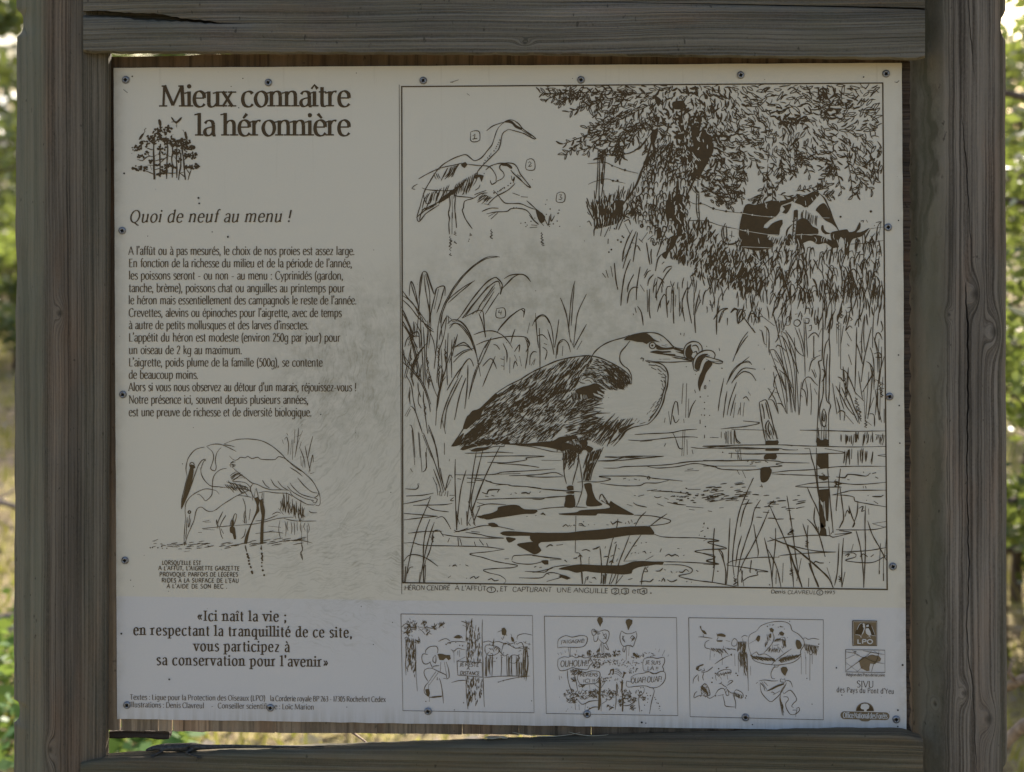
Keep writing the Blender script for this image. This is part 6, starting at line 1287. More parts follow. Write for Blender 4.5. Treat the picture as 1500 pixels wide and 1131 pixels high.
# top rail, split along its upper edge
RF = -.040
cz = [(118, 17.5), (150, 16.5), (180, 18), (232, 21.5), (268, 26.5), (308, 30.5), (322, 34), (360, 35), (600, 12), (855, 3), (1010, 5.5), (1100, 7.2), (1240, 10), (1345, 12.6), (1356, 14)]
ct = [(118, 16), (150, 15.2), (180, 18.2), (232, 20), (268, 27), (308, 30.5), (322, 33.5), (360, 34.5), (600, 12), (855, 2.6), (1010, 4.8), (1100, 6.3), (1240, 9), (1345, 11.2), (1356, 12)]
cb = [(118, 26), (140, 25.3), (185, 26.2), (200, 30), (232, 31.2), (268, 31.6), (308, 34.6), (322, 35), (360, 35), (600, 12), (855, 3), (1010, 5.9), (1100, 7.8), (1240, 10.8), (1345, 14), (1356, 16)]
cdp = [(118, 1), (300, 1), (325, .6), (365, 0), (840, 0), (900, .25), (1100, .7), (1356, 1)]
secs = []
for i in range(181):
    px = 122 + (1355 - 122) * i / 180
    e = 0
    if i < 2: e = (2 - i) * 1.2
    if i > 178: e = (i - 178) * 1.2
    bot = lerp_tab([(122, 78.5), (400, 79.5), (740, 81), (1000, 84), (1200, 86.5), (1355, 88.5)], px) + .45 * _m.sin(px * .11) + .25 * _m.sin(px * .37)
    jag = 1.0 * _m.sin(px * .55) + .8 * _m.sin(px * 1.3 + 1) if px < 330 else .2 * _m.sin(px * .3)
    d = lerp_tab(cdp, px); t = lerp_tab(ct, px) + jag * .5 * d; b = lerp_tab(cb, px) + jag * .5 * d
    if d == 0: t = b = lerp_tab(cz, px)
    f = RF + .0012 * _m.sin(px * .017) 
    s = [(px, bot - e - 1.5, .001), (px, bot - e, -.008), (px, bot - e, f + .012), (px, bot - e - 1.0, f + .004), (px, bot - e - 4, f), (px, b + (bot - b) * .6, f - .001), (px, b + (bot - b) * .3, f - .001), (px, b + 2.5 * d, f), (px, b, f + .0015 * d),
         (px, b - (b - t) * .35, f + .022 * d), (px, t + (b - t) * .12, f + .024 * d), (px, t, f + .001 * d), (px, t - 8, f), (px, -25, f), (px, -38, f + .004), (px, -42, f + .014), (px, -42, .001)]
    secs.append(s)
rt = rail('rail', secs, M['rail_top']); tag(rt, 'upper rail with a splintered split near its left end')
# bottom rail
BF = -.027
secs = []
top_tab = [(118, 1114), (156, 1111.2), (213, 1107.6), (297, 1104.2), (370, 1101), (544, 1095.3), (760, 1088.2), (933, 1082.2), (1136, 1076.2), (1224, 1074), (1300, 1074), (1340, 1075), (1352, 1077)]
for i in range(141):
    px = 118 + (1352 - 118) * i / 140
    e = max(0, 3 - i) * 1.4 + max(0, i - 137) * 2.2
    tp = lerp_tab(top_tab, px) + .4 * _m.sin(px * .09) + .25 * _m.sin(px * .31) + e
    f = BF + .001 * _m.sin(px * .02)
    s = [(px, 1190, .001), (px, 1194, -.008), (px, 1194, f + .012), (px, 1190, f + .003), (px, 1184, f), (px, 1150, f - .001), (px, tp + 16, f - .0005), (px, tp + 8, f), (px, tp + 3.5, f + .0012), (px, tp + .8, f + .0035), (px, tp - .6, f + .007), (px, tp + .6, f + .012)]
    # the flat top runs straight back: same height, so it climbs in the picture
    zt = P(px, tp - .6, f + .007).z; xw = P(px, tp, f + .007).x
    s2 = [P(*q) for q in s[:-1]] + [Vector((xw, f + .012, zt + .0003)), Vector((xw, f + .018, zt)), Vector((xw, f + .025, zt - .0006)), Vector((xw, f + .0285, zt - .002)), Vector((xw, f + .0295, zt - .008))]
    secs.append(s2)
n = len(secs[0]); V = [q for s in secs for q in s]; Fc = []
for r in range(len(secs) - 1):
    for k in range(n):
        a = r * n + k; b = r * n + (k + 1) % n
        Fc.append((a, b, b + n, a + n))
Fc.append(tuple(range(n - 1, -1, -1))); Fc.append(tuple((len(secs) - 1) * n + k for k in range(n)))
rb = mesh_obj('rail', V, Fc, M['rail_bottom'], sign, True); recalc(rb); rb.data.set_sharp_from_angle(angle=R_(40)); tag(rb, 'lower rail, greenish, sunlit along its top edge')
def rail_top_z(px): 
    tp = lerp_tab(top_tab, px); return P(px, tp - .6, BF + .007).z + .0003

def slab(name, outline, y0, y1, mat, parent, bevel=0.0):
    """outline in photo pixels at depth y0, extruded back to y1"""
    n = len(outline); A = [P(a, b, y0) for a, b in outline]; B = [Vector((v.x, y1, v.z)) for v in A]
    tri = tessellate_polygon([[Vector((v.x, v.z, 0)) for v in A]])
    Fc = [tuple(t) for t in tri] + [tuple(n + i for i in reversed(t)) for t in tri] + [(i, (i + 1) % n, n + (i + 1) % n, n + i) for i in range(n)]
    o = mesh_obj(name, A + B, Fc, mat, parent); recalc(o); return o
# plywood backing board, split along its lower edge
bo = [(158, 83.4), (270, 82), (300, 79.5), (1000, 78), (1331, 84), (1334, 600), (1337, 1085), (1100, 1083)]
for x, w, h in ((1010, .6, 1066), (866, .7, 1055), (760, .5, 1060), (677, 1.0, 1050), (620, .5, 1064), (553, .5, 1060), (520, .8, 1052), (403, 1.2, 1048), (300, .5, 1056), (268.5, .8, 1045), (252.5, 2.6, 1040), (232, 1.4, 1045), (212, .4, 1060), (176.5, 2.8, 1040)):
    yb = lerp_tab([(163, 1070), (360, 1073), (760, 1076.5), (1100, 1083)], x)
    bo += [(x + 9, yb + .6 * _m.sin(x)), (x + w / 2, yb - .4), (x + w * .25, h), (x - w * .25, h), (x - w / 2, yb + .3), (x - 6, yb + .5 * _m.sin(x * 1.7))]
bo += [(166, 1070.5), (158.5, 1069), (158, 600)]
slab('backing_board', bo, .0036, .0085, M['ply'], sign)
bt = [(160, 1071.5), (190, 1070), (225, 1071.2), (247, 1070.6), (248.5, 1076), (247, 1082.8), (232, 1083.5), (215, 1081), (198, 1080.6), (175, 1082), (160, 1081.5)]
slab('batten', bt, .009, .022, M['batten'], sign)
st = [(1320, 90)] + [(1333.0 + 1.4 * _m.sin(k * 1.9) + .8 * _m.sin(k * 4.3), 90 + k * 9.8) for k in range(101)] + [(1327, 1075)]
slab('edge_strip', st, .0031, .0035, M['batten'], sign)
# the printed panel: thin laminate sheet with a worn edge
po = []
def edge_pts(a, b, n, amp):
    r = random.Random(int(a[0] * 7 + a[1]))
    return [(a[0] + (b[0] - a[0]) * i / n + r.uniform(-amp, amp), a[1] + (b[1] - a[1]) * i / n + r.uniform(-amp, amp)) for i in range(n)]
po += edge_pts((166.5, 99.5), (1321, 92), 40, .25) + edge_pts((1321, 92), (1328, 1071.5), 40, .3) + edge_pts((1328, 1071.5), (171.5, 1053), 60, .45) + edge_pts((171.5, 1053), (166.5, 99.5), 40, .25)
panel = slab('panel', po, 0.0, .003, M['panel'], sign)
tag(panel, 'cream printed panel about herons with brown drawings and a paler band below')

# screws
SCR = [(184, 117), (393, 121), (620, 118), (851, 117), (1085, 110), (1298, 108), (179, 338), (1301, 333), (180, 578), (1303, 581), (183, 821), (1308, 830), (186, 1033), (396, 1037), (627, 1042), (860, 1046), (1092, 1051), (1313, 1054)]
def screw_mesh():
    r = .0049; V = [(0, .0004, 0)]; Fc = []; mats = []
    prof = [(.30, .0003), (.34, -.0009), (.42, -.0016), (.62, -.0019), (.85, -.0012), (.98, -.0003), (1.0, .0002)]
    n = 20
    for q, y in prof:
        for k in range(n):
            a = 6.2832 * k / n
            rr = q * r
            if q < .45: rr *= (1.25 if k % 5 in (0,) else .82 if k % 5 in (2, 3) else 1.0)
            V.append((rr * math.cos(a), y, rr * math.sin(a)))
    for k in range(n): Fc.append((0, 1 + (k + 1) % n, 1 + k)); mats.append(1)
    for j in range(len(prof) - 1):
        for k in range(n):
            a = 1 + j * n + k; b = 1 + j * n + (k + 1) % n
            Fc.append((a, b, b + n, a + n)); mats.append(1 if j < 2 else 0)
    me = bpy.data.meshes.new('screw'); me.from_pydata(V, [], Fc); me.materials.append(M['steel']); me.materials.append(M['recess'])
    me.polygons.foreach_set('material_index', mats); me.polygons.foreach_set('use_smooth', [True] * len(mats)); me.update()
    bm = bmesh.new(); bm.from_mesh(me); bmesh.ops.recalc_face_normals(bm, faces=bm.faces)
    bm.to_mesh(me); bm.free()
    return me
sm = screw_mesh()
for i, (a, b) in enumerate(SCR):
    o = bpy.data.objects.new('screw', sm); col.objects.link(o); o.parent = panel
    o.location = P(a, b, -.0009); o.rotation_euler = (random.Random(i).uniform(-.12, .12), i * 1.1, random.Random(i + 50).uniform(-.15, .15))
    o.scale = (1, 1, 1) if i else (1.05, 1, 1.05)

# ------------------------------------------------------------------ lay the print
def printed(name, layers, label=None):
    """one printed item: layers of (drawing functions, material, lift) in one mesh"""
    i = Ink(); use(i); mi = []; mats = []
    for fns, mat, lift in layers:
        i.lift = lift
        for f in (fns if isinstance(fns, (list, tuple)) else [fns]): f()
        mi += [len(mats)] * (len(i.f) - len(mi)); mats.append(M[mat])
    o = i.build(name, mats, panel)
    o.data.polygons.foreach_set('material_index', mi)
    if label: tag(o, label)
    return o
for nm_, fn_, mt_ in (('heading', heading, 'ink'), ('subheading', subheading, 'ink'), ('body_text', body_text, 'ink_thin'), ('quotation', quote, 'ink'), ('credit_lines', credits, 'ink_thin'),
                      ('handwritten_note', hand_note, 'ink_thin'), ('caption', caption, 'ink'), ('signature', signature, 'ink')):
    printed(nm_, [(fn_, mt_, 0)])
printed('heron_drawing', [([picture_frame, water, water_right, reeds_left, reeds_right, meadow, tree_and_cow, three_herons, big_heron], 'ink', 0), (pale_marks, 'panel', .0006)])
printed('egret_drawing', [(egret, 'ink_thin', 0)]); printed('tree_emblem', [(emblem, 'ink', 0)])
printed('cartoon', [(cartoon_lookout, 'ink_cartoon', 0)], 'cartoon of a watcher with binoculars beside a tree')
printed('cartoon', [(cartoon_noise, 'ink_cartoon', 0)], 'cartoon of speech clouds shouting under two nesting birds')
printed('cartoon', [(cartoon_throwing, 'ink_cartoon', 0)], 'cartoon of boys throwing things and a leaping figure')
printed('bird_logo', [(bird_tan, 'tan', 0), (bird_dark, 'ink', .0006), (bird_white, 'white_print', .0012)])
printed('map_logo', [(map_tan, 'tan', 0), (map_dark, 'ink', .0006)])
printed('sponsor_name', [(sponsor, 'ink', 0)])
printed('forestry_logo', [(forest_tan, 'tan', 0), (forest_dark, 'ink', .0006), (forest_white, 'white_print', .0012)])
def specks():
    r = random.Random(5)
    for i in range(110):
        x, y = r.uniform(175, 1318), r.uniform(104, 1062); disc(x, y, r.choice((.35, .45, .6, .8)), 6)
    for x, y, q in ((291, 290, 1.6), (292, 298, 1.4), (356, 115, .9), (194, 112, 1.2), (182, 254, 1.5), (178, 928, 1.5), (248, 995, 1.4), (334, 347, 1.6), (1316, 323, 1.2), (1316, 520, 1.2), (1317, 594, 1.3), (1318, 649, 1.2), (1322, 974, 1.6), (1225, 978, 1.2), (1233, 1018, 1.0), (1315, 1040, 1.4), (1265, 113, 1.2), (1315, 1064, 1.2), (940, 1058, 1.6), (946, 1059, 1.0), (1102, 1061, 1.0), (470, 607, 1.0), (350, 158, .9), (900, 335, 1.2)): disc(x, y, q, 7)
    T(0, 0, 1); S(1.4, '181 131 187 136; 1310 120 1314 121 1317 118; 660 121 672 117; 684 137 688 140; 660 120 664 121')
sp = printed('dirt_specks', [(specks, 'speck', .0002)]); tag(sp, kind='stuff')
# ------------------------------------------------------------------ ground, grass, bushes and trees behind the sign
nrng = np.random.default_rng(3)
def leaf_mat(name, c, c2, trans=.45, rough=.45, spec=.4):
    t = NT(name)
    r = t.n('ShaderNodeNewGeometry').outputs['Random Per Island']
    cc = t.mix(r, c, c2)
    t.col(cc, rough, spec)
    tr = t.n('ShaderNodeBsdfTranslucent'); t.set(tr.inputs[0], t.mix(.5, cc, (.30, .34, .05)))
    mx = t.n('ShaderNodeMixShader'); mx.inputs[0].default_value = trans
    t.t.links.new(t.b.outputs[0], mx.inputs[1]); t.t.links.new(tr.outputs[0], mx.inputs[2]); t.t.links.new(mx.outputs[0], t.out.inputs[0])
    return t.m
ML = {'oak': leaf_mat('evergreen_leaves', (.04, .07, .022), (.15, .20, .06), .45, .22, .7), 'pine': leaf_mat('pine_needles', (.022, .04, .02), (.05, .075, .035), .25),
      'bright': leaf_mat('fresh_leaves', (.13, .20, .04), (.30, .37, .10), .55, .25, .6), 'straw': leaf_mat('dry_grass', (.28, .22, .10), (.46, .38, .19), .35, .6, .2),
      'moss': leaf_mat('yellow_green_grass', (.17, .17, .035), (.40, .34, .09), .4, .6, .2), 'clover': leaf_mat('clover_leaves', (.05, .13, .03), (.12, .24, .06), .4, .5, .3)}
def bark_mat():
    t = NT('tree_bark'); p = t.pos()
    n = t.noise(t.scale(p, (30, 30, 6)), 1.0, 5, .65)
    m = t.col(t.mix(t.maprange(n, .3, .7), (.05, .036, .026), (.19, .145, .105)), .9, .15); t.bump(n, .6, .01); return m
def stick_mat():
    t = NT('bleached_dead_wood'); n = t.noise(t.scale(t.pos(), (60, 60, 60)), 1.0, 4, .6)
    return t.col(t.mix(t.maprange(n, .3, .7), (.14, .10, .075), (.38, .31, .25)), .85, .2)
def soil_mat():
    t = NT('leaf_litter_and_moss'); p = t.pos()
    a = t.noise(t.scale(p, (1.3, 1.3, 1)), 1.0, 6, .6); b = t.noise(t.scale(p, (14, 14, 1)), 1.0, 5, .7); c = t.noise(t.scale(p, (70, 70, 1)), 1.0, 3, .7)
    k = t.mix(t.maprange(a, .4, .6), (.27, .21, .135), (.30, .26, .09))
    k = t.mix(t.maprange(b, .45, .62), k, (.13, .095, .06)); k = t.mix(t.maprange(c, .55, .7), k, (.46, .39, .28))
    m = t.col(k, .95, .1); t.bump(b, .8, .03); return m
MB, MSK, MS = bark_mat(), stick_mat(), soil_mat()
def np_mesh(name, V, quads, mat, parent=None):
    me = bpy.data.meshes.new(name); nv, nf = len(V), len(quads); k = quads.shape[1]
    me.vertices.add(nv); me.vertices.foreach_set('co', np.asarray(V, np.float32).ravel())
    me.loops.add(nf * k); me.polygons.add(nf)
    me.polygons.foreach_set('loop_start', np.arange(0, nf * k, k, dtype=np.int32))
    me.loops.foreach_set('vertex_index', quads.astype(np.int32).ravel())
    me.update(calc_edges=True); me.validate()
    me.materials.append(mat)
    o = bpy.data.objects.new(name, me); col.objects.link(o)
    if parent: o.parent = parent
    return o
def leaves_np(C, size, flat=.0, ratio=.5):
    """diamond leaves with a fold, centred on the points C"""
    n = len(C); s = size * nrng.uniform(.6, 1.35, (n, 1))
    d = nrng.normal(size=(n, 3)); d[:, 2] *= (1 - flat); d /= np.linalg.norm(d, axis=1, keepdims=True)
    u = nrng.normal(size=(n, 3)); u -= (u * d).sum(1, keepdims=True) * d; u /= np.linalg.norm(u, axis=1, keepdims=True)
    w = np.cross(d, u)
    V = np.stack([C - d * s, C + u * s * ratio + w * s * .12, C + d * s, C - u * s * ratio + w * s * .12], 1).reshape(-1, 3)
    return V, np.arange(4 * n).reshape(n, 4)
def tube_np(path, radii, n=7):
    V, Q = [], []
    path = [Vector(p) for p in path]
    for i, p in enumerate(path):
        d = (path[min(i + 1, len(path) - 1)] - path[max(0, i - 1)]).normalized()
        a = d.orthogonal().normalized(); b = d.cross(a)
        for k in range(n):
            t = 6.2832 * k / n; V.append(p + (a * math.cos(t) + b * math.sin(t)) * radii[i])
    for i in range(len(path) - 1):
        for k in range(n): Q.append((i * n + k, i * n + (k + 1) % n, (i + 1) * n + (k + 1) % n, (i + 1) * n + k))
    return V, Q
def merge(parts):
    V, Q = [], []
    for v, q in parts:
        b = len(V); V += [tuple(x) for x in v]; Q += [tuple(b + i for i in f) for f in q]
    return np.array(V), np.array(Q)
def clump_points(lumps, per):
    out = []
    for c, r in lumps:
        p = nrng.normal(size=(per, 3)); p /= np.linalg.norm(p, axis=1, keepdims=True)
        p *= (nrng.random((per, 1)) ** .45) * np.array(r); out.append(np.array(c) + p)
    return np.concatenate(out)
def make_tree(name, label, cat, base, h, spread, kind, leaf, lumps_n, per, trunk_r, crown_from=.35, group=None, seed=0, stems=1):
    r = random.Random(seed); root = empty(name, base); tag(root, label, cat, group)
    wood_parts, lumps = [], []
    for s_ in range(stems):
        x0 = r.uniform(-.12, .12) * stems; y0 = r.uniform(-.12, .12) * stems
        top = (x0 + r.uniform(-.2, .2) * spread, y0 + r.uniform(-.2, .2) * spread, h * .86)
        path = [(x0 + (top[0] - x0) * t + r.uniform(-.04, .04) * h * .3 * (0 < t < 1), y0 + (top[1] - y0) * t, h * .86 * t - (.1 if t == 0 else 0)) for t in (0, .15, .3, .5, .7, .85, 1)]
        wood_parts.append(tube_np(path, [trunk_r * q for q in (1.35, 1, .9, .7, .48, .3, .12)]))
        for k in range(max(4, lumps_n // stems)):
            t = crown_from + (1 - crown_from) * (k + r.random()) / max(4, lumps_n // stems)
            z = h * .86 * t; a = r.uniform(0, 6.283); rad = spread * (.35 + .65 * math.sin(math.pi * min(1, (t - crown_from) / (1 - crown_from) * .8 + .2))) * r.uniform(.45, 1)
            px_ = x0 + (top[0] - x0) * t; py_ = y0 + (top[1] - y0) * t
            end = (px_ + math.cos(a) * rad, py_ + math.sin(a) * rad, z + r.uniform(.0, .22) * h * .5)
            mid = (px_ + math.cos(a) * rad * .5 + r.uniform(-.05, .05), py_ + math.sin(a) * rad * .5, z + (end[2] - z) * .35)
            wood_parts.append(tube_np([(px_, py_, z), mid, end], [trunk_r * .32, trunk_r * .2, trunk_r * .06], 5))
            q = spread * r.uniform(.22, .42)
            lumps.append((end, (q, q, q * .7)))
            if r.random() < .6: lumps.append((mid, (q * .7, q * .7, q * .5)))
    V, Q = merge(wood_parts); np_mesh('trunk', V, Q, MB, root)
    C = clump_points(lumps, per); V, Q = leaves_np(C, leaf, .3, .32 if kind == 'pine' else .5)
    np_mesh('crown', V, Q, ML[kind], root)
    return root
def on_ground(px, d):
    """ground point on the picture column px at distance y = d behind the sign"""
    p = P(px, 900, d); return Vector((p.x, d, 0))
# the ground, one sheet to the horizon with low undulations
N = 90
g = np.sort(np.concatenate([np.linspace(-9, 9, 56), np.sign(np.linspace(-1, 1, 34)) * (9 + 190 * np.abs(np.linspace(-1, 1, 34)) ** 2)]))
GX, GY = np.meshgrid(g, g)
def gz(x, y): return (.035 * np.sin(x * 1.7 + .4) * np.cos(y * 1.3) + .02 * np.sin(x * 4.1 + y * 3.3)) * np.clip((y - 1.0) / 3, 0, 1)
GZ = gz(GX, GY)
idx = np.arange(N * N).reshape(N, N)
o = np_mesh('ground', np.stack([GX, GY, GZ], -1).reshape(-1, 3), np.stack([idx[:-1, :-1], idx[:-1, 1:], idx[1:, 1:], idx[1:, :-1]], -1).reshape(-1, 4), MS)
tag(o, kind='structure')
def blades(name, n, xr, yr, h, kind, wdt, patch, thr, seed):
    r = np.random.default_rng(seed)
    x = r.uniform(*xr, n); y = r.uniform(yr[0] ** .5, yr[1] ** .5, n) ** 2
    f = np.sin(x * patch + seed) * np.cos(y * patch * .8 + seed * 2) + .5 * np.sin(x * patch * 2.7 + y * patch * 2.1)
    k = f > thr; x, y = x[k], y[k]; n = len(x); z = gz(x, y) - .005
    a = r.uniform(0, 6.283, n); hh = h * r.uniform(.4, 1.3, n); ln = r.uniform(.1, 1.0, n) * hh; w = wdt * r.uniform(.6, 1.3, n) * (1 + y * .08)
    dx, dy = np.cos(a), np.sin(a); b = r.uniform(0, 6.283, n)
    A = np.stack([x - dx * w, y - dy * w, z], 1); B = np.stack([x + dx * w, y + dy * w, z], 1)
    Cc = np.stack([x + dx * w * .7 + np.cos(b) * ln * .4, y + dy * w * .7 + np.sin(b) * ln * .4, z + hh * .65], 1); D = np.stack([x - dx * w * .7 + np.cos(b) * ln * .4, y - dy * w * .7 + np.sin(b) * ln * .4, z + hh * .65], 1)
    T1 = np.stack([x + np.cos(b) * ln, y + np.sin(b) * ln, z + hh], 1); T2 = T1 + np.stack([dx, dy, 0 * dx], 1) * (w * .15)[:, None]
    V = np.stack([A, B, Cc, D, T2, T1], 1).reshape(-1, 3); i6 = np.arange(n)[:, None] * 6
    Q = np.concatenate([i6 + np.array([[0, 1, 2, 3]]), i6 + np.array([[3, 2, 4, 5]])])
    o = np_mesh(name, V, Q, ML[kind]); tag(o, kind='stuff'); return o
blades('dry_grass', 26000, (-9, 7), (.7, 14), .10, 'straw', .0035, 1.1, -.35, 3)
blades('green_grass', 34000, (-9, 7), (.7, 14), .075, 'moss', .005, .9, -.7, 8)
# clover at the foot of the left post and behind the gap
def clover(n, cx, cy, rx, ry, seed):
    r = np.random.default_rng(seed); a = r.uniform(0, 6.283, n); q = np.sqrt(r.random(n))
    x = cx + np.cos(a) * q * rx; y = cy + np.sin(a) * q * ry
    return np.stack([x, y, gz(x, y) + r.uniform(.01, .13, n)], 1)
a = on_ground(8, 2.1); b = on_ground(205, 1.75); c3 = on_ground(-60, 2.6)
C = np.concatenate([clover(1100, a.x, a.y, .55, .5, 1), clover(260, b.x, b.y, .16, .2, 2), clover(500, c3.x, c3.y, .5, .5, 4)])
V, Q = leaves_np(C, .026, .75, .62); o = np_mesh('clover', V, Q, ML['clover']); tag(o, kind='stuff')
# litter of pale dry leaves
C = np.stack([nrng.uniform(-8, 6, 5200), nrng.uniform(1.0, 3.6, 5200) ** 2, np.zeros(5200)], 1); C[:, 2] = gz(C[:, 0], C[:, 1]) + nrng.uniform(.005, .05, 5200)
V, Q = leaves_np(C, .035, .8, .45); t_ = leaf_mat('fallen_leaves', (.16, .11, .07), (.50, .42, .33), .15, .7, .2); o = np_mesh('fallen_leaves', V, Q, t_); tag(o, kind='stuff')

# trees and bushes: each one a thing
TREES = [
 ('holm_oak', 'small evergreen oak just behind the right-hand post, reaching below the panel', 'tree', on_ground(1560, 2.6), 3.4, .95, 'oak', .028, 30, 110, .05, .05, 11, 3),
 ('shrub', 'dark bush low behind the right-hand post at the foot of the oak', 'shrub', on_ground(1515, 3.4), 1.35, .8, 'bright', .028, 16, 170, .02, .08, 12, 4),
 ('holm_oak', 'broad evergreen oak farther off behind the right-hand post', 'tree', on_ground(1720, 8.5), 5.5, 2.2, 'oak', .06, 28, 150, .14, .1, 13, 2),
 ('pine_tree', 'tall dark pine with open crown beyond the left-hand post', 'tree', on_ground(-280, 26), 7.5, 2.2, 'pine', .10, 26, 240, .2, .2, 14, 1),
 ('pine_tree', 'slimmer pine standing left of the tall dark pine', 'tree', on_ground(-420, 22), 7.5, 2.2, 'pine', .10, 22, 340, .17, .15, 15, 1),
 ('shrub', 'rounded dark bush at the edge of the meadow beyond the left-hand post', 'shrub', on_ground(40, 24), 2.6, 2.4, 'oak', .075, 22, 260, .06, .05, 16, 4),
 ('holm_oak', 'thin young oak with sparse leaves behind the left-hand post, nearest tree on that side', 'tree', on_ground(-60, 9), 4.2, 1.15, 'oak', .045, 22, 90, .06, .35, 21, 2),
 ('shrub', 'low dark juniper-like bush in the meadow beyond the left-hand post, nearer of two', 'shrub', on_ground(-6, 9.5), .75, .55, 'oak', .03, 14, 200, .02, .03, 31, 4),
 ('shrub', 'low dark bush in the meadow beyond the left-hand post, farther of two', 'shrub', on_ground(22, 15), 1.25, 1.0, 'oak', .04, 16, 220, .03, .03, 32, 4),
 ('shrub', 'yellow-green bush between the two low dark ones beyond the left-hand post', 'shrub', on_ground(-20, 12), .9, .7, 'bright', .035, 12, 180, .02, .03, 33, 4),
 ('shrub', 'low sunlit bush in the meadow far left of the sign', 'shrub', on_ground(-160, 13), 1.5, 1.1, 'bright', .04, 14, 260, .03, .05, 17, 4),
 ('holm_oak', 'wide oak standing straight behind the panel, hardly seen', 'tree', on_ground(620, 15), 6.5, 2.8, 'oak', .08, 26, 320, .18, .15, 18, 2),
 ('pine_tree', 'pine in the distance right of the broad oak', 'tree', on_ground(1900, 14), 9.0, 2.4, 'pine', .10, 22, 340, .18, .2, 19, 1),
]
for (nm, lb, ct_, bs, h, sp_, kd, lf, ln_, per, tr_, cf, sd_, stm) in TREES:
    make_tree(nm, lb, ct_, bs, h, sp_, kd, lf, ln_, per, tr_, cf, {'shrub': 'bushes behind the sign', 'holm_oak': 'evergreen oaks behind the sign', 'pine_tree': 'pines beyond the meadow'}[nm], sd_, stm)
# far wood closing the view: one mass
W_ = []
wr = random.Random(9)
for i in range(70):
    a = -1.25 + 2.5 * i / 69; d = wr.uniform(44, 60); h = wr.uniform(6.2, 9.5)
    for k in range(4): W_.append(((math.sin(a) * d + wr.uniform(-3, 3), math.cos(a) * d + wr.uniform(-2, 2), h * (.15 + .25 * k)), (2.6, 2.2, h * .17)))
C = clump_points(W_, 150); V, Q = leaves_np(C, .34, .2, .5); o = np_mesh('far_wood', V, Q, ML['pine']); tag(o, kind='stuff')

# dead sticks
def stick(name, label, cat, path, radii, mat=None, twigs=()):
    parts = [tube_np(path, radii, 7)] + [tube_np(p, r, 5) for p, r in twigs]
    V, Q = merge(parts); V = np.array(V); base = V.mean(0); base[2] = V[:, 2].min()
    o = np_mesh(name, V - base, Q, mat or MSK); o.location = base; tag(o, label, cat, 'dead branches on the ground' if cat == 'branch' else None); return o
p = lambda px, py, y: tuple(P(px, py, y))
stick('twig', 'thin dry stem leaning on the sunlit top of the lower rail, crossing the gap', 'twig', [p(546, 1095.5, -.006), p(532, 1084, .02), p(516, 1073, .05), p(498, 1055, .11), p(470, 1000, .2)], [.0012, .0013, .0016, .0016, .0012])
stick('fallen_branch', 'blurred grey branch lying low to the right of the right-hand post, upper of two', 'branch', [p(1440, 1034, 1.4), p(1480, 1004, 1.35), p(1500, 994, 1.3), p(1560, 985, 1.25)], [.012, .011, .010, .007], None, [([p(1490, 1000, 1.33), p(1478, 985, 1.3), p(1482, 970, 1.3)], [.006, .005, .003])])
stick('fallen_branch', 'blurred brown branch slanting up beside the foot of the right-hand post, lower of two', 'branch', [p(1450, 1112, 1.2), p(1482, 1078, 1.15), p(1500, 1062, 1.12), p(1550, 1030, 1.1)], [.013, .012, .012, .008])
for i, (px, d, ang, l, lab) in enumerate(((6, 2.9, .4, .7, 'grey dead branch on the litter beside the left-hand post, nearest one'), (-10, 4.6, -.5, .9, 'bleached dead branch on the litter beyond the nearest one at left'), (300, 3.3, .3, .5, 'thin grey stick on the grass seen through the gap under the panel'))):
    b = on_ground(px, d); dx, dy = math.cos(ang) * l / 2, math.sin(ang) * l / 2
    stick('fallen_branch', lab, 'branch', [(b.x - dx, b.y - dy, .03), (b.x, b.y + .03, .07), (b.x + dx, b.y + dy, .05)], [.018, .016, .009], None, [([(b.x, b.y + .03, .07), (b.x + dx * .3, b.y + .2, .14)], [.009, .004])])
# dead leaf and straw on the rail
def flat_leaf(name, label, px, py, L_, wd, ang, kind='leaf', y=-.008, curl=.25):
    c = Vector((P(px, py, y).x, y, rail_top_z(px) + .0014)); V, Fc = [], []; n = 8; th = .0003
    for s_ in (0, 1):
        for i in range(n + 1):
            t = i / n; hw = wd * math.sin(math.pi * min(1, t * .94 + .03)) ** .8
            for q in (-1, 0, 1):
                V.append(((t - .5) * L_ * math.cos(ang) - q * hw * math.sin(ang), (t - .5) * L_ * math.sin(ang) + q * hw * math.cos(ang), abs(q) * hw * curl + L_ * .12 * (t - .5) ** 2 * 2 - s_ * th))
    m = 3 * (n + 1)
    for i in range(n):
        for q in range(2):
            a = i * 3 + q; Fc.append((a, a + 3, a + 4, a + 1)); Fc.append((m + a, m + a + 1, m + a + 4, m + a + 3))
    for i in range(n):
        for q in (0, 2): a = i * 3 + q; Fc.append((a, a + 3, m + a + 3, m + a))
    o = mesh_obj(name, V, Fc, LEAFDRY, None, True); recalc(o); o.location = c; tag(o, label, kind, {'leaf': 'dead leaves on the lower rail', 'straw': 'straws on the lower rail'}[kind]); return o
LEAFDRY = flat('dry_leaf', (.42, .38, .27), .7, .3, .25, 200)
flat_leaf('dead_leaf', 'curled pale dead leaf lying on the sunlit lower rail under the panel, larger one', 722, 1083, .020, .0045, .1)
flat_leaf('dead_leaf', 'small pale dead leaf at the right of the larger one on the lower rail', 738, 1083, .011, .003, -.5)
flat_leaf('straw', 'pale straw lying along the lower rail where the gap narrows to the right', 800, 1084, .085, .0009, .03, 'straw', -.008, .1)
flat_leaf('straw', 'shorter straw lying across the end of the pale one on the lower rail', 862, 1082, .05, .0008, -.12, 'straw', -.01, .1)
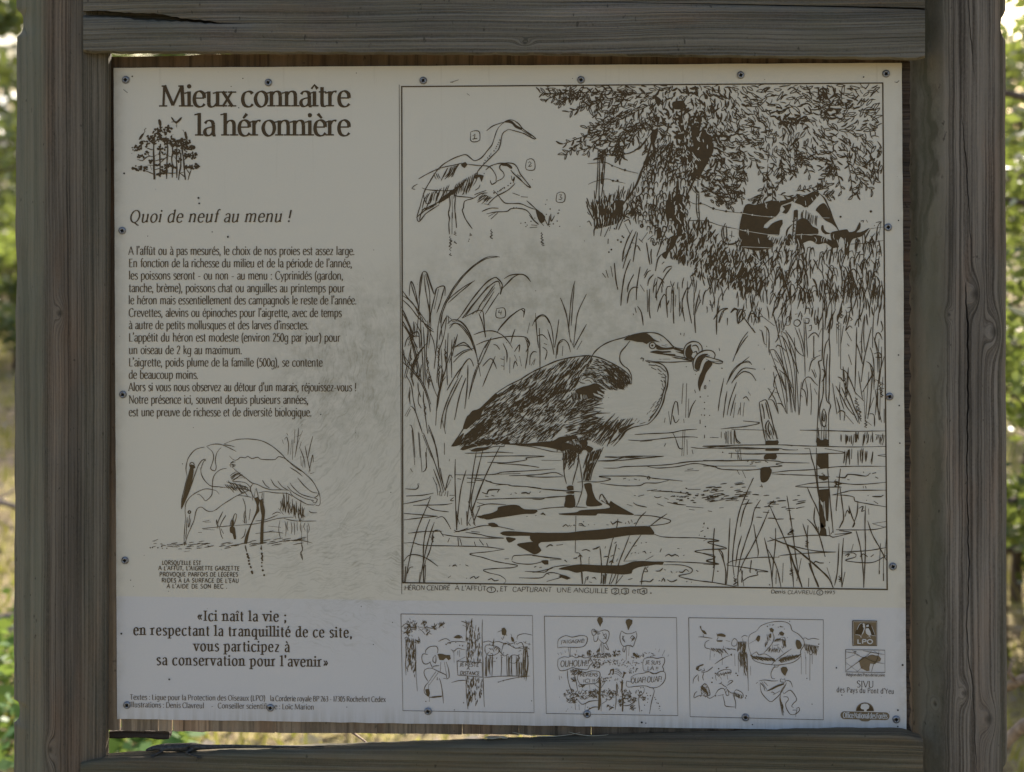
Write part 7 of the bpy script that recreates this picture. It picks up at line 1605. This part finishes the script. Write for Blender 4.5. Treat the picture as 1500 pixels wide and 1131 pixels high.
# ------------------------------------------------------------------ the wall lizard basking on the lower rail
def lizard():
    root = empty('lizard', (0, 0, 0))
    tag(root, 'dark wall lizard stretched out on the lower rail below the left end of the panel', 'lizard')
    t = NT('lizard_skin'); p = t.pos(); x, y, z = t.sep(p)
    vo = t.n('ShaderNodeTexVoronoi'); vo.inputs['Scale'].default_value = 620; t.set(vo.inputs['Vector'], p)
    n = t.noise(t.scale(p, (260, 260, 320)), 1.0, 3, .6)
    c = t.mix(t.maprange(n, .42, .58), (.012, .0115, .011), (.05, .048, .042))
    c = t.mix(t.maprange(vo.outputs['Distance'], .2, .6, 0, .5), c, (.02, .02, .02))
    t.bump(vo.outputs['Distance'], .6, .0006); skin = t.col(c, .5, .45)
    y0 = -.0115
    def q(px, dz, y=y0): return Vector((P(px, 1100, y).x, y, rail_top_z(px) + dz))
    V, Ed, Rd = [], [], []
    def chain(pts, start=None):
        prev = start
        for v, r in pts:
            V.append(v); Rd.append(r); i = len(V) - 1
            if prev is not None: Ed.append((prev, i))
            prev = i
        return prev
    mm = .001
    # trunk first so the root of the skin is the pelvis
    chain([(q(284, 5.0 * mm), (5.0 * mm, 4.3 * mm))]); pel = 0
    def go(a, lst):
        b = a; ids = []
        for v, r in lst:
            V.append(v); Rd.append(r if isinstance(r, tuple) else (r, r)); Ed.append((b, len(V) - 1)); b = len(V) - 1; ids.append(b)
        return ids
    tr = go(pel, [(q(274, 5.6 * mm, y0 - .001), (6.0 * mm, 5.0 * mm)), (q(262, 6.0 * mm, y0 - .002), (6.4 * mm, 5.3 * mm)), (q(250, 6.0 * mm, y0 - .002), (5.9 * mm, 5.0 * mm)), (q(240, 6.2 * mm, y0 - .001), (5.0 * mm, 4.4 * mm)),
                  (q(232, 6.0 * mm, y0), (4.0 * mm, 3.6 * mm)), (q(226, 5.6 * mm, y0), (4.3 * mm, 3.5 * mm)), (q(220.5, 4.8 * mm, y0 - .0005), (3.5 * mm, 2.8 * mm)), (q(215.5, 3.9 * mm, y0 - .001), (2.2 * mm, 1.7 * mm)), (q(213.2, 3.5 * mm, y0 - .001), (1.2 * mm, 1.0 * mm))])
    go(pel, [(q(293, 4.6 * mm, y0), (4.2 * mm, 3.7 * mm)), (q(303, 4.0 * mm), (3.4 * mm, 3.2 * mm)), (q(320, 3.4 * mm, y0 + .001), 2.8 * mm), (q(345, 2.9 * mm, y0 + .001), 2.4 * mm), (q(375, 2.4 * mm, y0 - .001), 2.0 * mm), (q(410, 1.9 * mm, y0 - .003), 1.5 * mm), (q(445, 1.4 * mm, y0 - .004), 1.0 * mm), (q(475, .9 * mm, y0 - .004), .6 * mm)])
    def limb(at, pts, toes, tr_=.45 * mm):
        ids = go(at, pts)
        h = V[ids[-1]]
        for (dx, dy, dz) in toes: go(ids[-1], [(h + Vector((dx * .55, dy * .55, dz * .4 + .0004)), tr_ * 1.1), (h + Vector((dx, dy, dz)), tr_ * .8)])
    fz = lambda px, py, y: P(px, py, y)
    # near (camera-side) legs rest at the rounded front edge of the rail, far legs on its top
    limb(tr[3], [(q(238, 3.6 * mm, y0 - .0065), 1.9 * mm), (q(231, 2.6 * mm, y0 - .010), 1.5 * mm), (q(225.5, .9 * mm, y0 - .0125), 1.1 * mm)], [(-.0042, -.0012, -.0003), (-.0046, .0006, 0), (-.0036, .0022, 0), (-.003, -.0026, -.0016), (-.0005, -.0030, -.0018)])
    limb(tr[3], [(q(241, 3.4 * mm, y0 + .0055), 1.8 * mm), (q(236, 2.4 * mm, y0 + .009), 1.4 * mm), (q(231, .8 * mm, y0 + .011), 1.0 * mm)], [(-.004, .001, 0), (-.0042, -.0008, 0), (-.003, .0026, 0)])
    limb(pel, [(q(279, 3.4 * mm, y0 - .0065), 2.3 * mm), (q(272, 2.4 * mm, y0 - .011), 1.7 * mm), (q(281, .6 * mm, y0 - .0150), 1.3 * mm), (fz(288, 1108.3, BF - .0015 + .0008), 1.0 * mm)], [(.006, -.0004, -.0034), (.0072, 0, -.0014), (.0062, .0012, .0006), (.0036, -.0005, -.0042), (.0006, -.0005, -.0036)])
    limb(pel, [(q(281, 3.4 * mm, y0 + .006), 2.2 * mm), (q(275, 2.2 * mm, y0 + .011), 1.6 * mm), (q(285, .8 * mm, y0 + .0135), 1.1 * mm)], [(.0055, .001, 0), (.006, -.001, 0), (.003, .003, 0)])
    me = bpy.data.meshes.new('body'); me.from_pydata([tuple(v) for v in V], Ed, []); me.update()
    o = bpy.data.objects.new('body', me); col.objects.link(o)
    sk = o.modifiers.new('skin', 'SKIN'); sk.use_smooth_shade = True
    for d, r in zip(me.skin_vertices[0].data, Rd): d.radius = r; d.use_root = False
    me.skin_vertices[0].data[0].use_root = True
    sb = o.modifiers.new('sub', 'SUBSURF'); sb.levels = 2; sb.render_levels = 2
    dg = bpy.context.evaluated_depsgraph_get(); ev = o.evaluated_get(dg)
    m2 = bpy.data.meshes.new_from_object(ev); o.modifiers.clear(); o.data = m2
    m2.materials.clear(); m2.materials.append(skin); m2.polygons.foreach_set('use_smooth', [True] * len(m2.polygons))
    base = q(255, 0, y0); root.location = base; o.parent = root; m2.transform(Matrix.Translation(-base))
    em = flat('lizard_eye', (.01, .009, .007), .15, .6, .1)
    for s_ in (-1, 1):
        bm = bmesh.new(); bmesh.ops.create_uvsphere(bm, u_segments=10, v_segments=8, radius=.85 * mm); e = bpy.data.meshes.new('eye'); bm.to_mesh(e); bm.free()
        e.polygons.foreach_set('use_smooth', [True] * len(e.polygons)); e.materials.append(em)
        eo = bpy.data.objects.new('eye', e); col.objects.link(eo); eo.parent = root; eo.location = q(222, 6.1 * mm, y0 - .0003 + s_ * 2.75 * mm) - base
lizard()
